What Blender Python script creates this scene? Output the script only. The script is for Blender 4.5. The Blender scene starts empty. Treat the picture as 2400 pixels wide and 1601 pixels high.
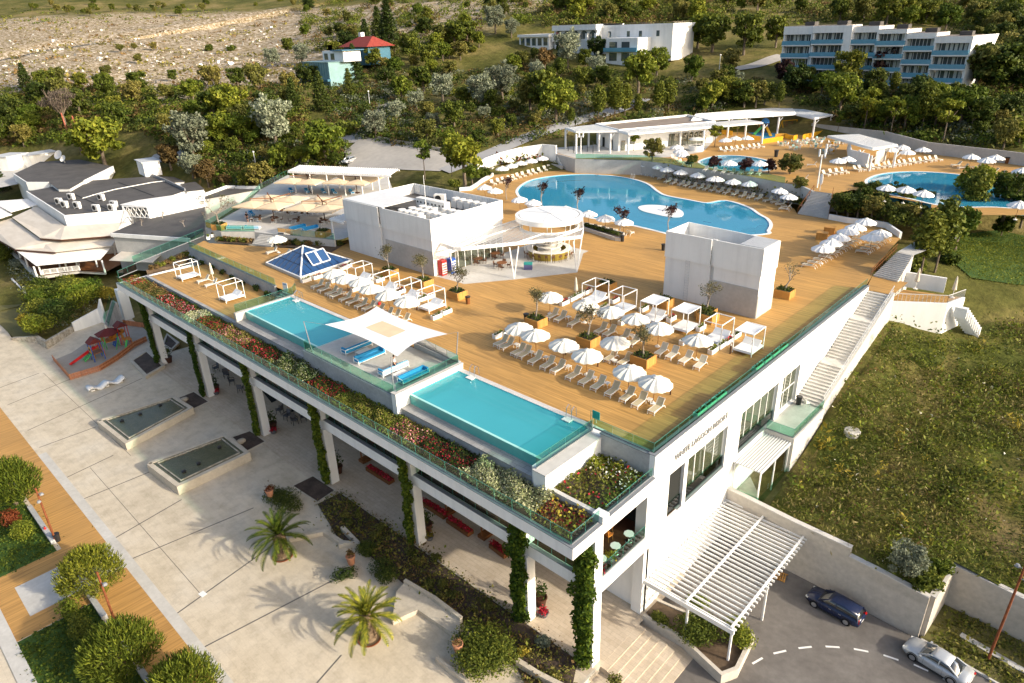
import bpy,bmesh,math,random
import numpy as np
from mathutils import Matrix,Vector
from mathutils.geometry import delaunay_2d_cdt
SC=bpy.context.scene
COL=SC.collection
rad=math.radians
# ---------------------------------------------------------------- camera
CAMZ=45.0
_y,_p,_r=-7.66483667e-01,4.31770144e-01,3.33481513e-02
_f=Vector((math.sin(_y)*math.cos(_p),math.cos(_y)*math.cos(_p),-math.sin(_p)))
_rt=Vector((math.cos(_y),-math.sin(_y),0));_dn=_f.cross(_rt)
R2=math.cos(_r)*_rt+math.sin(_r)*_dn
D2=-math.sin(_r)*_rt+math.cos(_r)*_dn
cd=bpy.data.cameras.new('camera');cam=bpy.data.objects.new('camera',cd);COL.objects.link(cam)
M=Matrix((R2,-D2,-_f)).transposed().to_4x4();M.translation=(0,0,CAMZ)
cam.matrix_world=M
cd.sensor_width=36;cd.lens=24;cd.clip_end=4000;cd.clip_start=1
SC.camera=cam
# ---------------------------------------------------------------- light
SUN_AZ,SUN_EL=15.0,21.0
wd=bpy.data.worlds.new("World");SC.world=wd;wd.use_nodes=True
nt=wd.node_tree;nt.nodes.clear()
sky=nt.nodes.new('ShaderNodeTexSky');sky.sky_type='NISHITA';sky.sun_disc=False
sky.sun_elevation=rad(SUN_EL);sky.sun_rotation=rad(90-SUN_AZ);sky.air_density=1.0;sky.dust_density=4.5;sky.ozone_density=1.0
bg=nt.nodes.new('ShaderNodeBackground');bg.inputs[1].default_value=0.15
wo=nt.nodes.new('ShaderNodeOutputWorld');nt.links.new(sky.outputs[0],bg.inputs[0]);nt.links.new(bg.outputs[0],wo.inputs[0])
sl=bpy.data.lights.new('sun','SUN');sl.energy=3.1;sl.angle=rad(0.9);sl.color=(1.0,0.90,0.74)
so=bpy.data.objects.new('sun',sl);COL.objects.link(so)
sv=Vector((math.cos(rad(SUN_EL))*math.cos(rad(SUN_AZ)),math.cos(rad(SUN_EL))*math.sin(rad(SUN_AZ)),math.sin(rad(SUN_EL))))
so.rotation_euler=(-sv).to_track_quat('-Z','Y').to_euler();so.location=(60,0,80)
SC.view_settings.view_transform='Standard';SC.view_settings.look='None'
SC.view_settings.exposure=0.85;SC.view_settings.gamma=1.0
SC.cycles.max_bounces=6;SC.cycles.transparent_max_bounces=16;SC.cycles.diffuse_bounces=3
SC.cycles.glossy_bounces=3;SC.cycles.transmission_bounces=4;SC.cycles.caustics_reflective=False;SC.cycles.caustics_refractive=False
SC.cycles.use_denoising=True
# ---------------------------------------------------------------- surveying: photo points on a level plane -> world
WN={'a':(900,820,7.837),'b':(1180,940,7.837),'c':(540,640,7.837),'d':(1480,780,4.898),'e':(1480,1060,4.898),'g':(560,860,4.898),'h':(960,1060,4.898),'i':(1260,1140,7.837),'L':(700,560,6.5306),'M':(1180,640,4.898),'R':(1780,480,6.5306),'p':(1320,330,6.5306),'u':(1640,250,6.5306),'v':(2000,300,5.8775),'w':(1080,330,6.5306),'t':(440,380,4.898),'k':(780,400,3.918),'n':(1300,230,4.898),'f':(0,0,1/1.02083),'A':(0,540,2.798),'B':(0,340,2.798),'S':(100,720,4.477)}
for _i in range(9):WN[_i+1]=((_i%3)*800,[0,534,1067][_i//3],2.93625)
def ray(w,x,y):
 a,b,k=WN[w]
 return R2*(a+x/k-1200)+D2*(b+y/k-800.5)+_f*1600
def P(w,x,y,z):
 d=ray(w,x,y);t=(z-CAMZ)/d.z
 return(d.x*t,d.y*t,z)
def PXY(w,x,y,z):return P(w,x,y,z)[:2]
def PD(w,x,y,depth):
 d=ray(w,x,y)*(depth/1600)
 return(d.x,d.y,CAMZ+d.z)
def depth_of(p):return(Vector(p)-Vector((0,0,CAMZ))).dot(_f)
def img_x(p):
 q=Vector(p)-Vector((0,0,CAMZ));return 1200+1600*q.dot(R2)/q.dot(_f)
 # ---------------------------------------------------------------- mesh helpers
class MB:
 def __init__(s):s.v=[];s.f=[];s.m=[];s.k=0
 def mat(s,k):s.k=k;return s
 def face(s,pts):
  n=len(s.v);s.v+=[tuple(p)for p in pts];s.f.append(tuple(range(n,n+len(pts))));s.m.append(s.k);return s
 def hexa(s,b,t):
  n=len(b);o=len(s.v);s.v+=[tuple(p)for p in b]+[tuple(p)for p in t]
  s.f.append(tuple(range(o+n-1,o-1,-1)));s.f.append(tuple(range(o+n,o+2*n)))
  for i in range(n):
   j=(i+1)%n;s.f.append((o+i,o+j,o+n+j,o+n+i))
  s.m+=[s.k]*(n+2);return s
 def prism(s,poly,z0,z1):
  a=sum(poly[i][0]*poly[(i+1)%len(poly)][1]-poly[(i+1)%len(poly)][0]*poly[i][1]for i in range(len(poly)))
  if a<0:poly=list(reversed(poly))
  return s.hexa([(p[0],p[1],z0)for p in poly],[(p[0],p[1],z1)for p in poly])
 def box(s,x0,x1,y0,y1,z0,z1):return s.prism([(x0,y0),(x1,y0),(x1,y1),(x0,y1)],z0,z1)
 def cbox(s,c,size,rz=0,tilt=0):
  hx,hy,hz=size[0]/2,size[1]/2,size[2]/2;mt=Matrix.Rotation(rz,3,'Z')@Matrix.Rotation(tilt,3,'X');c=Vector(c)
  b=[c+mt@Vector(q)for q in((-hx,-hy,-hz),(hx,-hy,-hz),(hx,hy,-hz),(-hx,hy,-hz))]
  t=[c+mt@Vector(q)for q in((-hx,-hy,hz),(hx,-hy,hz),(hx,hy,hz),(-hx,hy,hz))]
  return s.hexa(b,t)
 def bar(s,p0,p1,w,h=None):
  p0=Vector(p0);p1=Vector(p1);h=h or w;d=(p1-p0)
  if d.length<1e-6:return s
  d.normalize();up=Vector((0,0,1))if abs(d.z)<0.95 else Vector((1,0,0))
  x=d.cross(up).normalized()*w/2;y=x.cross(d).normalized()*h/2
  return s.hexa([p0-x-y,p0+x-y,p0+x+y,p0-x+y][::-1],[p1-x-y,p1+x-y,p1+x+y,p1-x+y][::-1])
 def tube(s,p0,p1,r0,r1=None,n=8,cap=True):
  p0=Vector(p0);p1=Vector(p1);r1=r0 if r1 is None else r1;d=(p1-p0).normalized()
  up=Vector((0,0,1))if abs(d.z)<0.95 else Vector((1,0,0));x=d.cross(up).normalized();y=d.cross(x)
  o=len(s.v)
  for p,r in((p0,r0),(p1,r1)):
   for i in range(n):
    a=2*math.pi*i/n;s.v.append(tuple(p+x*math.cos(a)*r+y*math.sin(a)*r))
  for i in range(n):
   j=(i+1)%n;s.f.append((o+i,o+n+i,o+n+j,o+j));s.m.append(s.k)
  if cap:
   s.f.append(tuple(o+i for i in range(n)));s.f.append(tuple(o+n+i for i in range(n-1,-1,-1)));s.m+=[s.k]*2
  return s
 def path(s,pts,r0,r1=None,n=7):
  r1=r0 if r1 is None else r1;k=len(pts)-1
  for i in range(k):s.tube(pts[i],pts[i+1],r0+(r1-r0)*i/k,r0+(r1-r0)*(i+1)/k,n)
  return s
 def lathe(s,prof,c=(0,0,0),n=16,squash=(1,1)):
  o=len(s.v)
  for r,z in prof:
   for i in range(n):
    a=2*math.pi*i/n;s.v.append((c[0]+math.cos(a)*r*squash[0],c[1]+math.sin(a)*r*squash[1],c[2]+z))
  for k in range(len(prof)-1):
   for i in range(n):
    j=(i+1)%n;s.f.append((o+k*n+i,o+k*n+j,o+(k+1)*n+j,o+(k+1)*n+i));s.m.append(s.k)
  return s
 def loft(s,rings,closed=True,caps=True):
  n=len(rings[0]);o=len(s.v)
  for r in rings:s.v+=[tuple(p)for p in r]
  for k in range(len(rings)-1):
   for i in range(n if closed else n-1):
    j=(i+1)%n;s.f.append((o+k*n+i,o+k*n+j,o+(k+1)*n+j,o+(k+1)*n+i));s.m.append(s.k)
  if caps and closed:
   s.f.append(tuple(o+i for i in range(n-1,-1,-1)));q=o+(len(rings)-1)*n;s.f.append(tuple(q+i for i in range(n)));s.m+=[s.k]*2
  return s
 def wallrun(s,pts,z0,z1,t):
 # a wall of thickness t along a polyline, butted at mitres
  n=len(pts);L=[];Rr=[]
  for i in range(n):
   p=Vector(pts[i][:2]);a=(p-Vector(pts[i-1][:2])).normalized()if i else None;b=(Vector(pts[i+1][:2])-p).normalized()if i<n-1 else None
   d=(a+b).normalized()if a and b else(a or b);nn=Vector((-d.y,d.x));k=1/max(.5,(nn.dot(Vector((-a.y,a.x)))if a else 1))
   L.append(p+nn*t/2*k);Rr.append(p-nn*t/2*k)
  zz0=z0 if isinstance(z0,(list,tuple))else[z0]*n;zz1=z1 if isinstance(z1,(list,tuple))else[z1]*n
  rings=[[(Rr[i].x,Rr[i].y,zz0[i]),(L[i].x,L[i].y,zz0[i]),(L[i].x,L[i].y,zz1[i]),(Rr[i].x,Rr[i].y,zz1[i])]for i in range(n)]
  return s.loft(rings)
 def mesh(s,name,mats,smooth=False,off=None):
  me=bpy.data.meshes.new(name);vv=s.v
  if off is not None:vv=[(p[0]-off[0],p[1]-off[1],p[2]-off[2])for p in vv]
  me.from_pydata(vv,[],s.f)
  for m in(mats if isinstance(mats,(list,tuple))else[mats]):me.materials.append(m)
  if isinstance(mats,(list,tuple))and len(mats)>1:me.polygons.foreach_set('material_index',s.m)
  if smooth:me.polygons.foreach_set('use_smooth',[True]*len(s.f))
  me.update();return me
 def build(s,name,mats,parent=None,smooth=False):
  off=world_loc(parent)if parent else None
  o=bpy.data.objects.new(name,s.mesh(name,mats,smooth,off));COL.objects.link(o)
  if parent:o.parent=parent
  return o
def world_loc(o):
 v=Vector((0,0,0))
 while o:v=v+o.location;o=o.parent
 return v
def tag(o,label=None,cat=None,group=None,kind=None):
 if label:o['label']=label
 if cat:o['category']=cat
 if group:o['group']=group
 if kind:o['kind']=kind
 return o
def thing(name,label,cat,loc=(0,0,0),rz=0,group=None):
 o=bpy.data.objects.new(name,None);COL.objects.link(o);o.location=loc;o.rotation_euler=(0,0,rz);o.empty_display_size=.3
 return tag(o,label,cat,group)
def struct(o):return tag(o,kind='structure')
# parts: list of (name, mesh, [(sub, mesh), ...]); every instance is an Empty with its own part objects sharing mesh data
def inst(name,parts,label,cat,loc,rz=0,group=None,scale=1.0):
 r=thing(name,label,cat,loc,rz,group)
 if scale!=1.0:r.scale=(scale,)*3 if not isinstance(scale,(tuple,list))else scale
 for pn,me,subs in parts:
  o=bpy.data.objects.new(pn,me);COL.objects.link(o);o.parent=r
  for sn,sm in subs or[]:
   q=bpy.data.objects.new(sn,sm);COL.objects.link(q);q.parent=o
 return r
ORD='first second third fourth fifth sixth seventh eighth ninth tenth eleventh twelfth thirteenth fourteenth fifteenth sixteenth seventeenth eighteenth nineteenth twentieth twenty-first twenty-second twenty-third twenty-fourth twenty-fifth twenty-sixth twenty-seventh twenty-eighth twenty-ninth thirtieth thirty-first thirty-second thirty-third thirty-fourth thirty-fifth thirty-sixth thirty-seventh thirty-eighth thirty-ninth fortieth'.split()
def inpoly(x,y,poly):
 c=False;j=len(poly)-1
 for i in range(len(poly)):
  xi,yi=poly[i][0],poly[i][1];xj,yj=poly[j][0],poly[j][1]
  if(yi>y)!=(yj>y)and x<(xj-xi)*(y-yi)/(yj-yi)+xi:c=not c
  j=i
 return c
def sheet(name,outer,zf,m,spacing=None,holes=(),parent=None,extra=()):
 vs=[];es=[]
 for lp in[outer]+list(holes):
  o=len(vs);vs+=[Vector((p[0],p[1]))for p in lp];es+=[(o+i,o+(i+1)%len(lp))for i in range(len(lp))]
 if spacing:
  xs=[p[0]for p in outer];ys=[p[1]for p in outer]
  x=min(xs)+spacing/2;r=0
  while x<max(xs):
   y=min(ys)+(spacing/2 if r%2 else 0)
   while y<max(ys):
    if inpoly(x,y,outer)and not any(inpoly(x,y,h)for h in holes):vs.append(Vector((x,y)))
    y+=spacing
   x+=spacing;r+=1
 vs+=[Vector(e)for e in extra]
 ov,oe,of,*_=delaunay_2d_cdt(vs,es,[],1,1e-4)
 fs=[]
 for f in of:
  cx=sum(ov[i].x for i in f)/len(f);cy=sum(ov[i].y for i in f)/len(f)
  if inpoly(cx,cy,outer)and not any(inpoly(cx,cy,h)for h in holes):
   a=sum(ov[f[i]].x*ov[f[(i+1)%len(f)]].y-ov[f[(i+1)%len(f)]].x*ov[f[i]].y for i in range(len(f)))
   fs.append(tuple(f)if a>0 else tuple(reversed(f)))
 b=MB();b.v=[(p.x,p.y,zf(p.x,p.y)if callable(zf)else zf)for p in ov];b.f=fs;b.m=[0]*len(fs)
 return b.build(name,m,parent,smooth=callable(zf))
def catmull(pts,n=6,closed=True):
 out=[];N=len(pts)
 for i in range(N if closed else N-1):
  g=lambda k:Vector(pts[k%N])if closed else Vector(pts[max(0,min(N-1,k))])
  a,b,c,d=g(i-1),g(i),g(i+1),g(i+2)
  for j in range(n):
   t=j/n;out.append(tuple(0.5*((2*b)+(c-a)*t+(2*a-5*b+4*c-d)*t*t+(3*b-a-3*c+d)*t**3)))
 if not closed:out.append(tuple(pts[-1]))
 return out
def offset(poly,d):
 n=len(poly);a=sum(poly[i][0]*poly[(i+1)%n][1]-poly[(i+1)%n][0]*poly[i][1]for i in range(n));sgn=1 if a>0 else-1;out=[]
 for i in range(n):
  p=Vector(poly[i][:2]);u=(p-Vector(poly[i-1][:2]));v=(Vector(poly[(i+1)%n][:2])-p)
  if u.length<1e-6 or v.length<1e-6:out.append(tuple(p));continue
  u.normalize();v.normalize();nn=Vector((u.y,-u.x))+Vector((v.y,-v.x));nn.normalize();k=max(.6,nn.dot(Vector((u.y,-u.x))))
  out.append(tuple(p+nn*d*sgn/k))
 return out
 # ---------------------------------------------------------------- leaf clouds (numpy)
def np_mesh(name,V,F,mats,idx=None,smooth=False):
 me=bpy.data.meshes.new(name);n=len(V);k=F.shape[1];m=len(F)
 me.vertices.add(n);me.vertices.foreach_set('co',np.asarray(V,np.float32).ravel())
 me.loops.add(m*k);me.loops.foreach_set('vertex_index',np.asarray(F,np.int32).ravel())
 me.polygons.add(m);me.polygons.foreach_set('loop_start',np.arange(0,m*k,k,dtype=np.int32));me.polygons.foreach_set('loop_total',np.full(m,k,np.int32))
 for q in(mats if isinstance(mats,(list,tuple))else[mats]):me.materials.append(q)
 if idx is not None:me.polygons.foreach_set('material_index',np.asarray(idx,np.int32))
 if smooth:me.polygons.foreach_set('use_smooth',np.ones(m,bool))
 me.update(calc_edges=True);me.validate();return me
def leaf_quads(C,N,size,rng,aspect=1.6):
 n=len(C);N=N/np.linalg.norm(N,axis=1,keepdims=True)
 a=rng.normal(size=(n,3));u=np.cross(N,a);u/=np.linalg.norm(u,axis=1,keepdims=True)+1e-9;v=np.cross(N,u)
 s=(size if np.ndim(size)else np.full(n,size))*rng.uniform(.65,1.3,n);s=s[:,None]
 A=C-u*s*aspect/2;B=C+v*s*.5+N*s*.12;D=C+u*s*aspect/2;E=C-v*s*.5+N*s*.12
 V=np.stack([A,B,D,E],1).reshape(-1,3);F=np.arange(4*n).reshape(n,4)
 return V,F
def blob_leaves(blobs,n,size,rng,jitter=.75,up=.25,shell=.45):
 B=np.array([b[:6]for b in blobs],float);w=(B[:,3]*B[:,4]*B[:,5])**(2/3);w/=w.sum()
 k=rng.choice(len(B),n,p=w);d=rng.normal(size=(n,3));d/=np.linalg.norm(d,axis=1,keepdims=True);
 rr=1-shell*rng.random(n)**1.5
 C=B[k,:3]+d*B[k,3:6]*rr[:,None];N=d/B[k,3:6]*B[k,3:6].mean(1,keepdims=True)+rng.normal(size=(n,3))*jitter+np.array([0,0,up])
 return leaf_quads(C,N,size,rng)
def cat_vf(parts):
 Vs=[];Fs=[];o=0
 for V,F in parts:Vs.append(V);Fs.append(F+o);o+=len(V)
 return np.concatenate(Vs),np.concatenate(Fs)
 # ---------------------------------------------------------------- materials
def lin(c):return tuple(((v/255)/12.92 if v/255<=.04045 else((v/255+.055)/1.055)**2.4)for v in c)
class MX:
 def __init__(s,name):
  s.m=bpy.data.materials.new(name);s.m.use_nodes=True;s.t=s.m.node_tree;s.t.nodes.clear();s.out=s.n('OutputMaterial')
 def n(s,kind,**kw):
  q=s.t.nodes.new('ShaderNode'+kind)
  for k,v in kw.items():setattr(q,k,v)
  return q
 def l(s,a,b):s.t.links.new(a,b)
 def noise(s,scale,detail=4,vec=None,rough=.55,stretch=None):
  q=s.n('TexNoise');q.inputs['Scale'].default_value=scale;q.inputs['Detail'].default_value=detail;q.inputs['Roughness'].default_value=rough
  if vec is None:
   g=s.n('NewGeometry');vec=g.outputs['Position']
  if stretch:
   mp=s.n('Mapping');mp.inputs['Scale'].default_value=stretch;s.l(vec,mp.inputs['Vector']);vec=mp.outputs[0]
  s.l(vec,q.inputs['Vector']);return q.outputs['Fac']
 def ramp(s,fac,stops,interp='LINEAR'):
  q=s.n('ValToRGB');q.color_ramp.interpolation=interp;e=q.color_ramp.elements
  while len(e)<len(stops):e.new(.5)
  for el,(p,c)in zip(e,stops):el.position=p;el.color=(*c,1)if len(c)==3 else c
  s.l(fac,q.inputs[0]);return q.outputs[0]
 def mix(s,fac,a,b,mode='MIX'):
  q=s.n('Mix',data_type='RGBA',blend_type=mode)
  for ix,v in((0,fac),(6,a),(7,b)):
   sock=q.inputs[ix]
   if hasattr(v,'is_linked'):s.l(v,sock)
   elif isinstance(v,(int,float)):sock.default_value=v if ix==0 else(v,v,v,1)
   else:sock.default_value=(*v,1)
  return q.outputs[2]
 def math(s,op,a,b=None,c=None):
  q=s.n('Math',operation=op)
  for i,v in enumerate((a,b,c)):
   if v is None:continue
   if hasattr(v,'is_linked'):s.l(v,q.inputs[i])
   else:q.inputs[i].default_value=v
  return q.outputs[0]
 def bsdf(s,col,rough=.6,spec=.5,metal=0,bump=None,bstr=.3,bdist=.05):
  q=s.n('BsdfPrincipled')
  if hasattr(col,'is_linked'):s.l(col,q.inputs['Base Color'])
  else:q.inputs['Base Color'].default_value=(*col,1)
  if hasattr(rough,'is_linked'):s.l(rough,q.inputs['Roughness'])
  else:q.inputs['Roughness'].default_value=rough
  q.inputs['Specular IOR Level'].default_value=spec;q.inputs['Metallic'].default_value=metal
  if bump is not None:
   b=s.n('Bump');b.inputs['Strength'].default_value=bstr;b.inputs['Distance'].default_value=bdist
   s.l(bump,b.inputs['Height']);s.l(b.outputs[0],q.inputs['Normal'])
  return q
 def done(s,sh):s.l(sh.outputs[0],s.out.inputs['Surface']);return s.m
def plain(name,col,rough=.6,spec=.4,metal=0,var=.12,scale=1.5,bump=0):
 x=MX(name)
 if var:
  f=x.noise(scale,5);c=x.ramp(f,[(.3,tuple(v*(1-var)for v in col)),(.7,tuple(min(1,v*(1+var*.6))for v in col))])
 else:c=col
 return x.done(x.bsdf(c,rough,spec,metal,bump=x.noise(scale*9,3)if bump else None,bstr=bump))
def glassy(name,tint,ior=1.45,rough=.02,refl=1.0):
 x=MX(name);tr=x.n('BsdfTransparent');tr.inputs[0].default_value=(*tint,1);gl=x.n('BsdfGlossy');gl.inputs['Roughness'].default_value=rough
 gl.inputs[0].default_value=(refl,refl,refl,1);fr=x.n('Fresnel');fr.inputs[0].default_value=ior;mx=x.n('MixShader')
 x.l(fr.outputs[0],mx.inputs[0]);x.l(tr.outputs[0],mx.inputs[1]);x.l(gl.outputs[0],mx.inputs[2]);return x.done(mx)
def leafmat(name,c1,c2,c3=None,trans=.25,hue=.5):
 x=MX(name);g=x.n('NewGeometry');oi=x.n('ObjectInfo');c3=c3 or c2
 a=x.ramp(g.outputs['Random Per Island'],[(0,c1),(.6,c2),(1,c3)])
 k=x.math('MULTIPLY_ADD',oi.outputs['Random'],.7,.65);hs=x.n('HueSaturation');x.l(a,hs.inputs['Color']);x.l(k,hs.inputs['Value'])
 hh=x.math('MULTIPLY_ADD',oi.outputs['Random'],-.05*hue*2,.5+.025*hue*2);x.l(hh,hs.inputs['Hue'])
 d=x.bsdf(hs.outputs[0],.65,.18);t=x.n('BsdfTranslucent');x.l(hs.outputs[0],t.inputs[0]);mx=x.n('MixShader');mx.inputs[0].default_value=trans
 x.l(d.outputs[0],mx.inputs[1]);x.l(t.outputs[0],mx.inputs[2]);return x.done(mx)
def two(name,c1,c2,scale,lo=.42,hi=.58,rough=.8,detail=6,bump=0,fine=None,stretch=None,rgh=.6):
 x=MX(name);f=x.noise(scale,detail,rough=rgh,stretch=stretch);c=x.ramp(f,[(lo,c1),(hi,c2)])
 if fine:c=x.mix(1.0,c,x.ramp(x.noise(fine[0],4),[(.25,(1-fine[1],)*3),(.75,(1,1,1))]),'MULTIPLY')
 return x.done(x.bsdf(c,rough,.3,bump=x.noise(scale*8,4)if bump else None,bstr=bump))
MT={}
def wood(name,base,dirx=True,plank=.145):
 x=MX(name);st=(.25,6,1)if dirx else(6,.25,1)
 a=x.noise(.9,5,stretch=st);b=x.noise(.10,3)
 c=x.ramp(a,[(.28,tuple(v*.72 for v in base)),(.5,base),(.75,tuple(min(1,v*1.22)for v in base))])
 c=x.mix(1.0,c,x.ramp(b,[(.3,(.84,.85,.88)),(.65,(1.06,1.04,1.0))]),'MULTIPLY')
 g=x.n('NewGeometry');sp=x.n('SeparateXYZ');x.l(g.outputs['Position'],sp.inputs[0])
 w=x.math('FRACT',x.math('DIVIDE',sp.outputs[1 if dirx else 0],plank));gap=x.math('LESS_THAN',w,.07)
 pl=x.math('FLOOR',x.math('DIVIDE',sp.outputs[1 if dirx else 0],plank));wn=x.n('TexWhiteNoise',noise_dimensions='2D')
 cb=x.n('CombineXYZ');x.l(pl,cb.inputs[0]);x.l(x.math('FLOOR',x.math('DIVIDE',sp.outputs[0 if dirx else 1],3.6)),cb.inputs[1]);x.l(cb.outputs[0],wn.inputs[0])
 c=x.mix(1.0,c,x.ramp(wn.outputs[0],[(0,(.86,.85,.84)),(1,(1.08,1.08,1.08))]),'MULTIPLY')
 c=x.mix(x.math('MULTIPLY',gap,.3),c,tuple(v*.35 for v in base))
 return x.done(x.bsdf(c,.62,.3))
def tiles(name,c1,c2,sx,sy,mortar,ms=.01,rz=0,stain=None,rough=.7):
 x=MX(name);g=x.n('NewGeometry');mp=x.n('Mapping');mp.inputs['Rotation'].default_value=(0,0,rz);x.l(g.outputs['Position'],mp.inputs[0])
 b=x.n('TexBrick');b.inputs['Scale'].default_value=1;b.inputs['Brick Width'].default_value=sx;b.inputs['Row Height'].default_value=sy;b.inputs['Mortar Size'].default_value=ms
 b.inputs['Color1'].default_value=(*c1,1);b.inputs['Color2'].default_value=(*c2,1);b.inputs['Mortar'].default_value=(*mortar,1);x.l(mp.outputs[0],b.inputs['Vector'])
 c=b.outputs[0]
 if stain:
  c=x.mix(1.0,c,x.ramp(x.noise(.35,8,rough=.7),[(.32,tuple(stain)),(.62,(1,1,1))]),'MULTIPLY')
  c=x.mix(1.0,c,x.ramp(x.noise(3,6,rough=.7),[(.3,(.86,.85,.84)),(.6,(1,1,1))]),'MULTIPLY')
 return x.done(x.bsdf(c,rough,.3))
MT['deck']=wood('deck_boards',(.50,.285,.088),True)
MT['boardwalk']=wood('boardwalk_boards',(.49,.275,.085),False)
MT['planter_wood']=wood('planter_wood',(.50,.26,.07),True,.2)
MT['brown_wood']=plain('brown_wood',(.20,.075,.022),.6,.3,var=.25,scale=4)
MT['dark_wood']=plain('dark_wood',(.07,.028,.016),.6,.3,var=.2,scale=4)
MT['fence_wood']=wood('terracotta_fence_wood',(.52,.22,.11),True,.12)
def render_wall(name,c,k):
# painted render with faint rain streaks and patches
 x=MX(name);a=x.ramp(x.noise(1.1,6,rough=.7,stretch=(1,1,.07)),[(.30,tuple(v*(1-k)for v in c)),(.55,c)]);b=x.ramp(x.noise(.35,7,rough=.7),[(.3,(1-k*.8,)*3),(.6,(1,1,1))]);return x.done(x.bsdf(x.mix(1.0,a,b,'MULTIPLY'),.75,.25))
MT['white']=render_wall('white_render',(.85,.85,.835),.10)
MT['white_paint']=plain('white_painted_metal',(.82,.82,.81),.4,.4,var=.03)
MT['wall_weather']=render_wall('weathered_white_wall',(.82,.815,.80),.09)
MT['offwhite']=plain('offwhite_cloth',(.72,.70,.63),.9,.1,var=.05,scale=2)
MT['cream']=plain('cream_cloth',(.70,.55,.37),.9,.1,var=.10,scale=.8)
MT['sling']=plain('beige_sling',(.56,.48,.32),.85,.15,var=.1,scale=8)
MT['plastic']=plain('white_resin',(.80,.78,.74),.45,.4,var=.03)
MT['concrete']=two('board_marked_concrete',(.36,.37,.38),(.50,.51,.51),.35,.3,.7,fine=(4,.22),bump=.1,stretch=(1,1,1.6))
MT['ledge']=tiles('ledge_stone',(.36,.35,.34),(.42,.41,.40),1.2,.45,(.16,.16,.16),.012,stain=(.8,.8,.8))
MT['pale_conc']=two('pale_concrete',(.50,.48,.44),(.62,.60,.56),.5,.3,.7,fine=(3,.15))
MT['grey_render']=two('grey_render',(.44,.43,.41),(.54,.53,.51),.4,.3,.7,fine=(3,.15))
MT['retain']=two('board_marked_retaining_wall',(.50,.45,.38),(.62,.57,.50),.25,.3,.7,fine=(2.5,.25),stretch=(.3,.3,2.5))
MT['cap']=plain('wall_capping',(.55,.53,.50),.7,.3,var=.1)
MT['grey_cap']=plain('grey_metal_capping',(.22,.23,.25),.5,.4,var=.1)
def plaza_mat():
 x=MX('travertine_plaza');c=x.ramp(x.noise(.16,7,rough=.65),[(.3,(.54,.465,.35)),(.5,(.63,.55,.425)),(.7,(.65,.585,.48))])
 c=x.mix(1.0,c,x.ramp(x.noise(.7,8,rough=.7),[(.28,(.74,.73,.71)),(.55,(1,1,1))]),'MULTIPLY')
 c=x.mix(1.0,c,x.ramp(x.noise(7,5,rough=.7),[(.3,(.90,.89,.88)),(.6,(1,1,1))]),'MULTIPLY')
 g=x.n('NewGeometry');mp=x.n('Mapping');x.l(g.outputs['Position'],mp.inputs[0]);b=x.n('TexBrick');b.inputs['Scale'].default_value=1;b.inputs['Brick Width'].default_value=1.2;b.inputs['Row Height'].default_value=.6
 b.inputs['Mortar Size'].default_value=.008;b.inputs['Color1'].default_value=(1,1,1,1);b.inputs['Color2'].default_value=(.95,.945,.94,1);b.inputs['Mortar'].default_value=(.8,.79,.78,1);x.l(mp.outputs[0],b.inputs['Vector'])
 c=x.mix(1.0,c,b.outputs[0],'MULTIPLY');return x.done(x.bsdf(c,.7,.3))
MT['plaza']=plaza_mat()
MT['arcade']=tiles('arcade_travertine',(.56,.47,.36),(.62,.53,.42),1.2,.4,(.42,.36,.29),.012,stain=(.8,.78,.75))
MT['joint']=plain('dark_paving_joint',(.13,.12,.11),.8,.2,var=.1)
MT['stone']=two('travertine_block',(.50,.44,.35),(.62,.56,.46),.8,.3,.7,fine=(4,.2))
MT['rubble']=two('rubble_stone',(.34,.30,.24),(.60,.55,.46),2.2,.38,.6,fine=(6,.4),bump=.6)
MT['asphalt']=two('worn_asphalt',(.13,.118,.108),(.20,.185,.172),.22,.32,.66,fine=(1.7,.25),detail=10,rgh=.72)
MT['carpark']=two('pale_car_park_surface',(.36,.34,.31),(.46,.43,.39),.10,.3,.7,fine=(.8,.15),detail=8)
MT['road_far']=two('grey_lane',(.27,.27,.28),(.35,.35,.35),.12,.3,.7)
MT['paint']=plain('road_paint',(.75,.75,.73),.7,.3,var=.1,scale=3)
MT['soil']=two('dark_soil',(.06,.042,.034),(.125,.09,.068),.8,.35,.65,fine=(6,.4))
MT['soil_brown']=two('brown_soil',(.10,.065,.04),(.17,.12,.075),.7,.35,.65,fine=(5,.4))
MT['felt']=two('bitumen_roof',(.075,.07,.068),(.12,.112,.106),.3,.3,.7,fine=(2,.2))
MT['roof_brown']=two('brown_roof',(.22,.175,.14),(.30,.25,.21),.3,.3,.7)
MT['awning']=two('pale_awning',(.56,.50,.42),(.66,.60,.52),.25,.3,.7,stretch=(1,3,1))
MT['awning_white']=plain('white_awning',(.80,.78,.75),.8,.2,var=.06)
MT['turq']=plain('turquoise_planter',(.22,.62,.47),.5,.35,var=.05)
MT['cushion']=plain('blue_cushion',(.035,.27,.52),.85,.15,var=.1,scale=3)
MT['cushion_pale']=plain('pale_blue_cushion',(.30,.58,.80),.85,.15,var=.08,scale=3)
MT['rail']=glassy('green_tinted_glass',(.44,.76,.62),refl=.9)
MT['edge']=plain('glass_edge_green',(.06,.28,.22),.2,.5,var=0)
MT['clear']=glassy('clear_glass',(.86,.93,.91))
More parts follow.
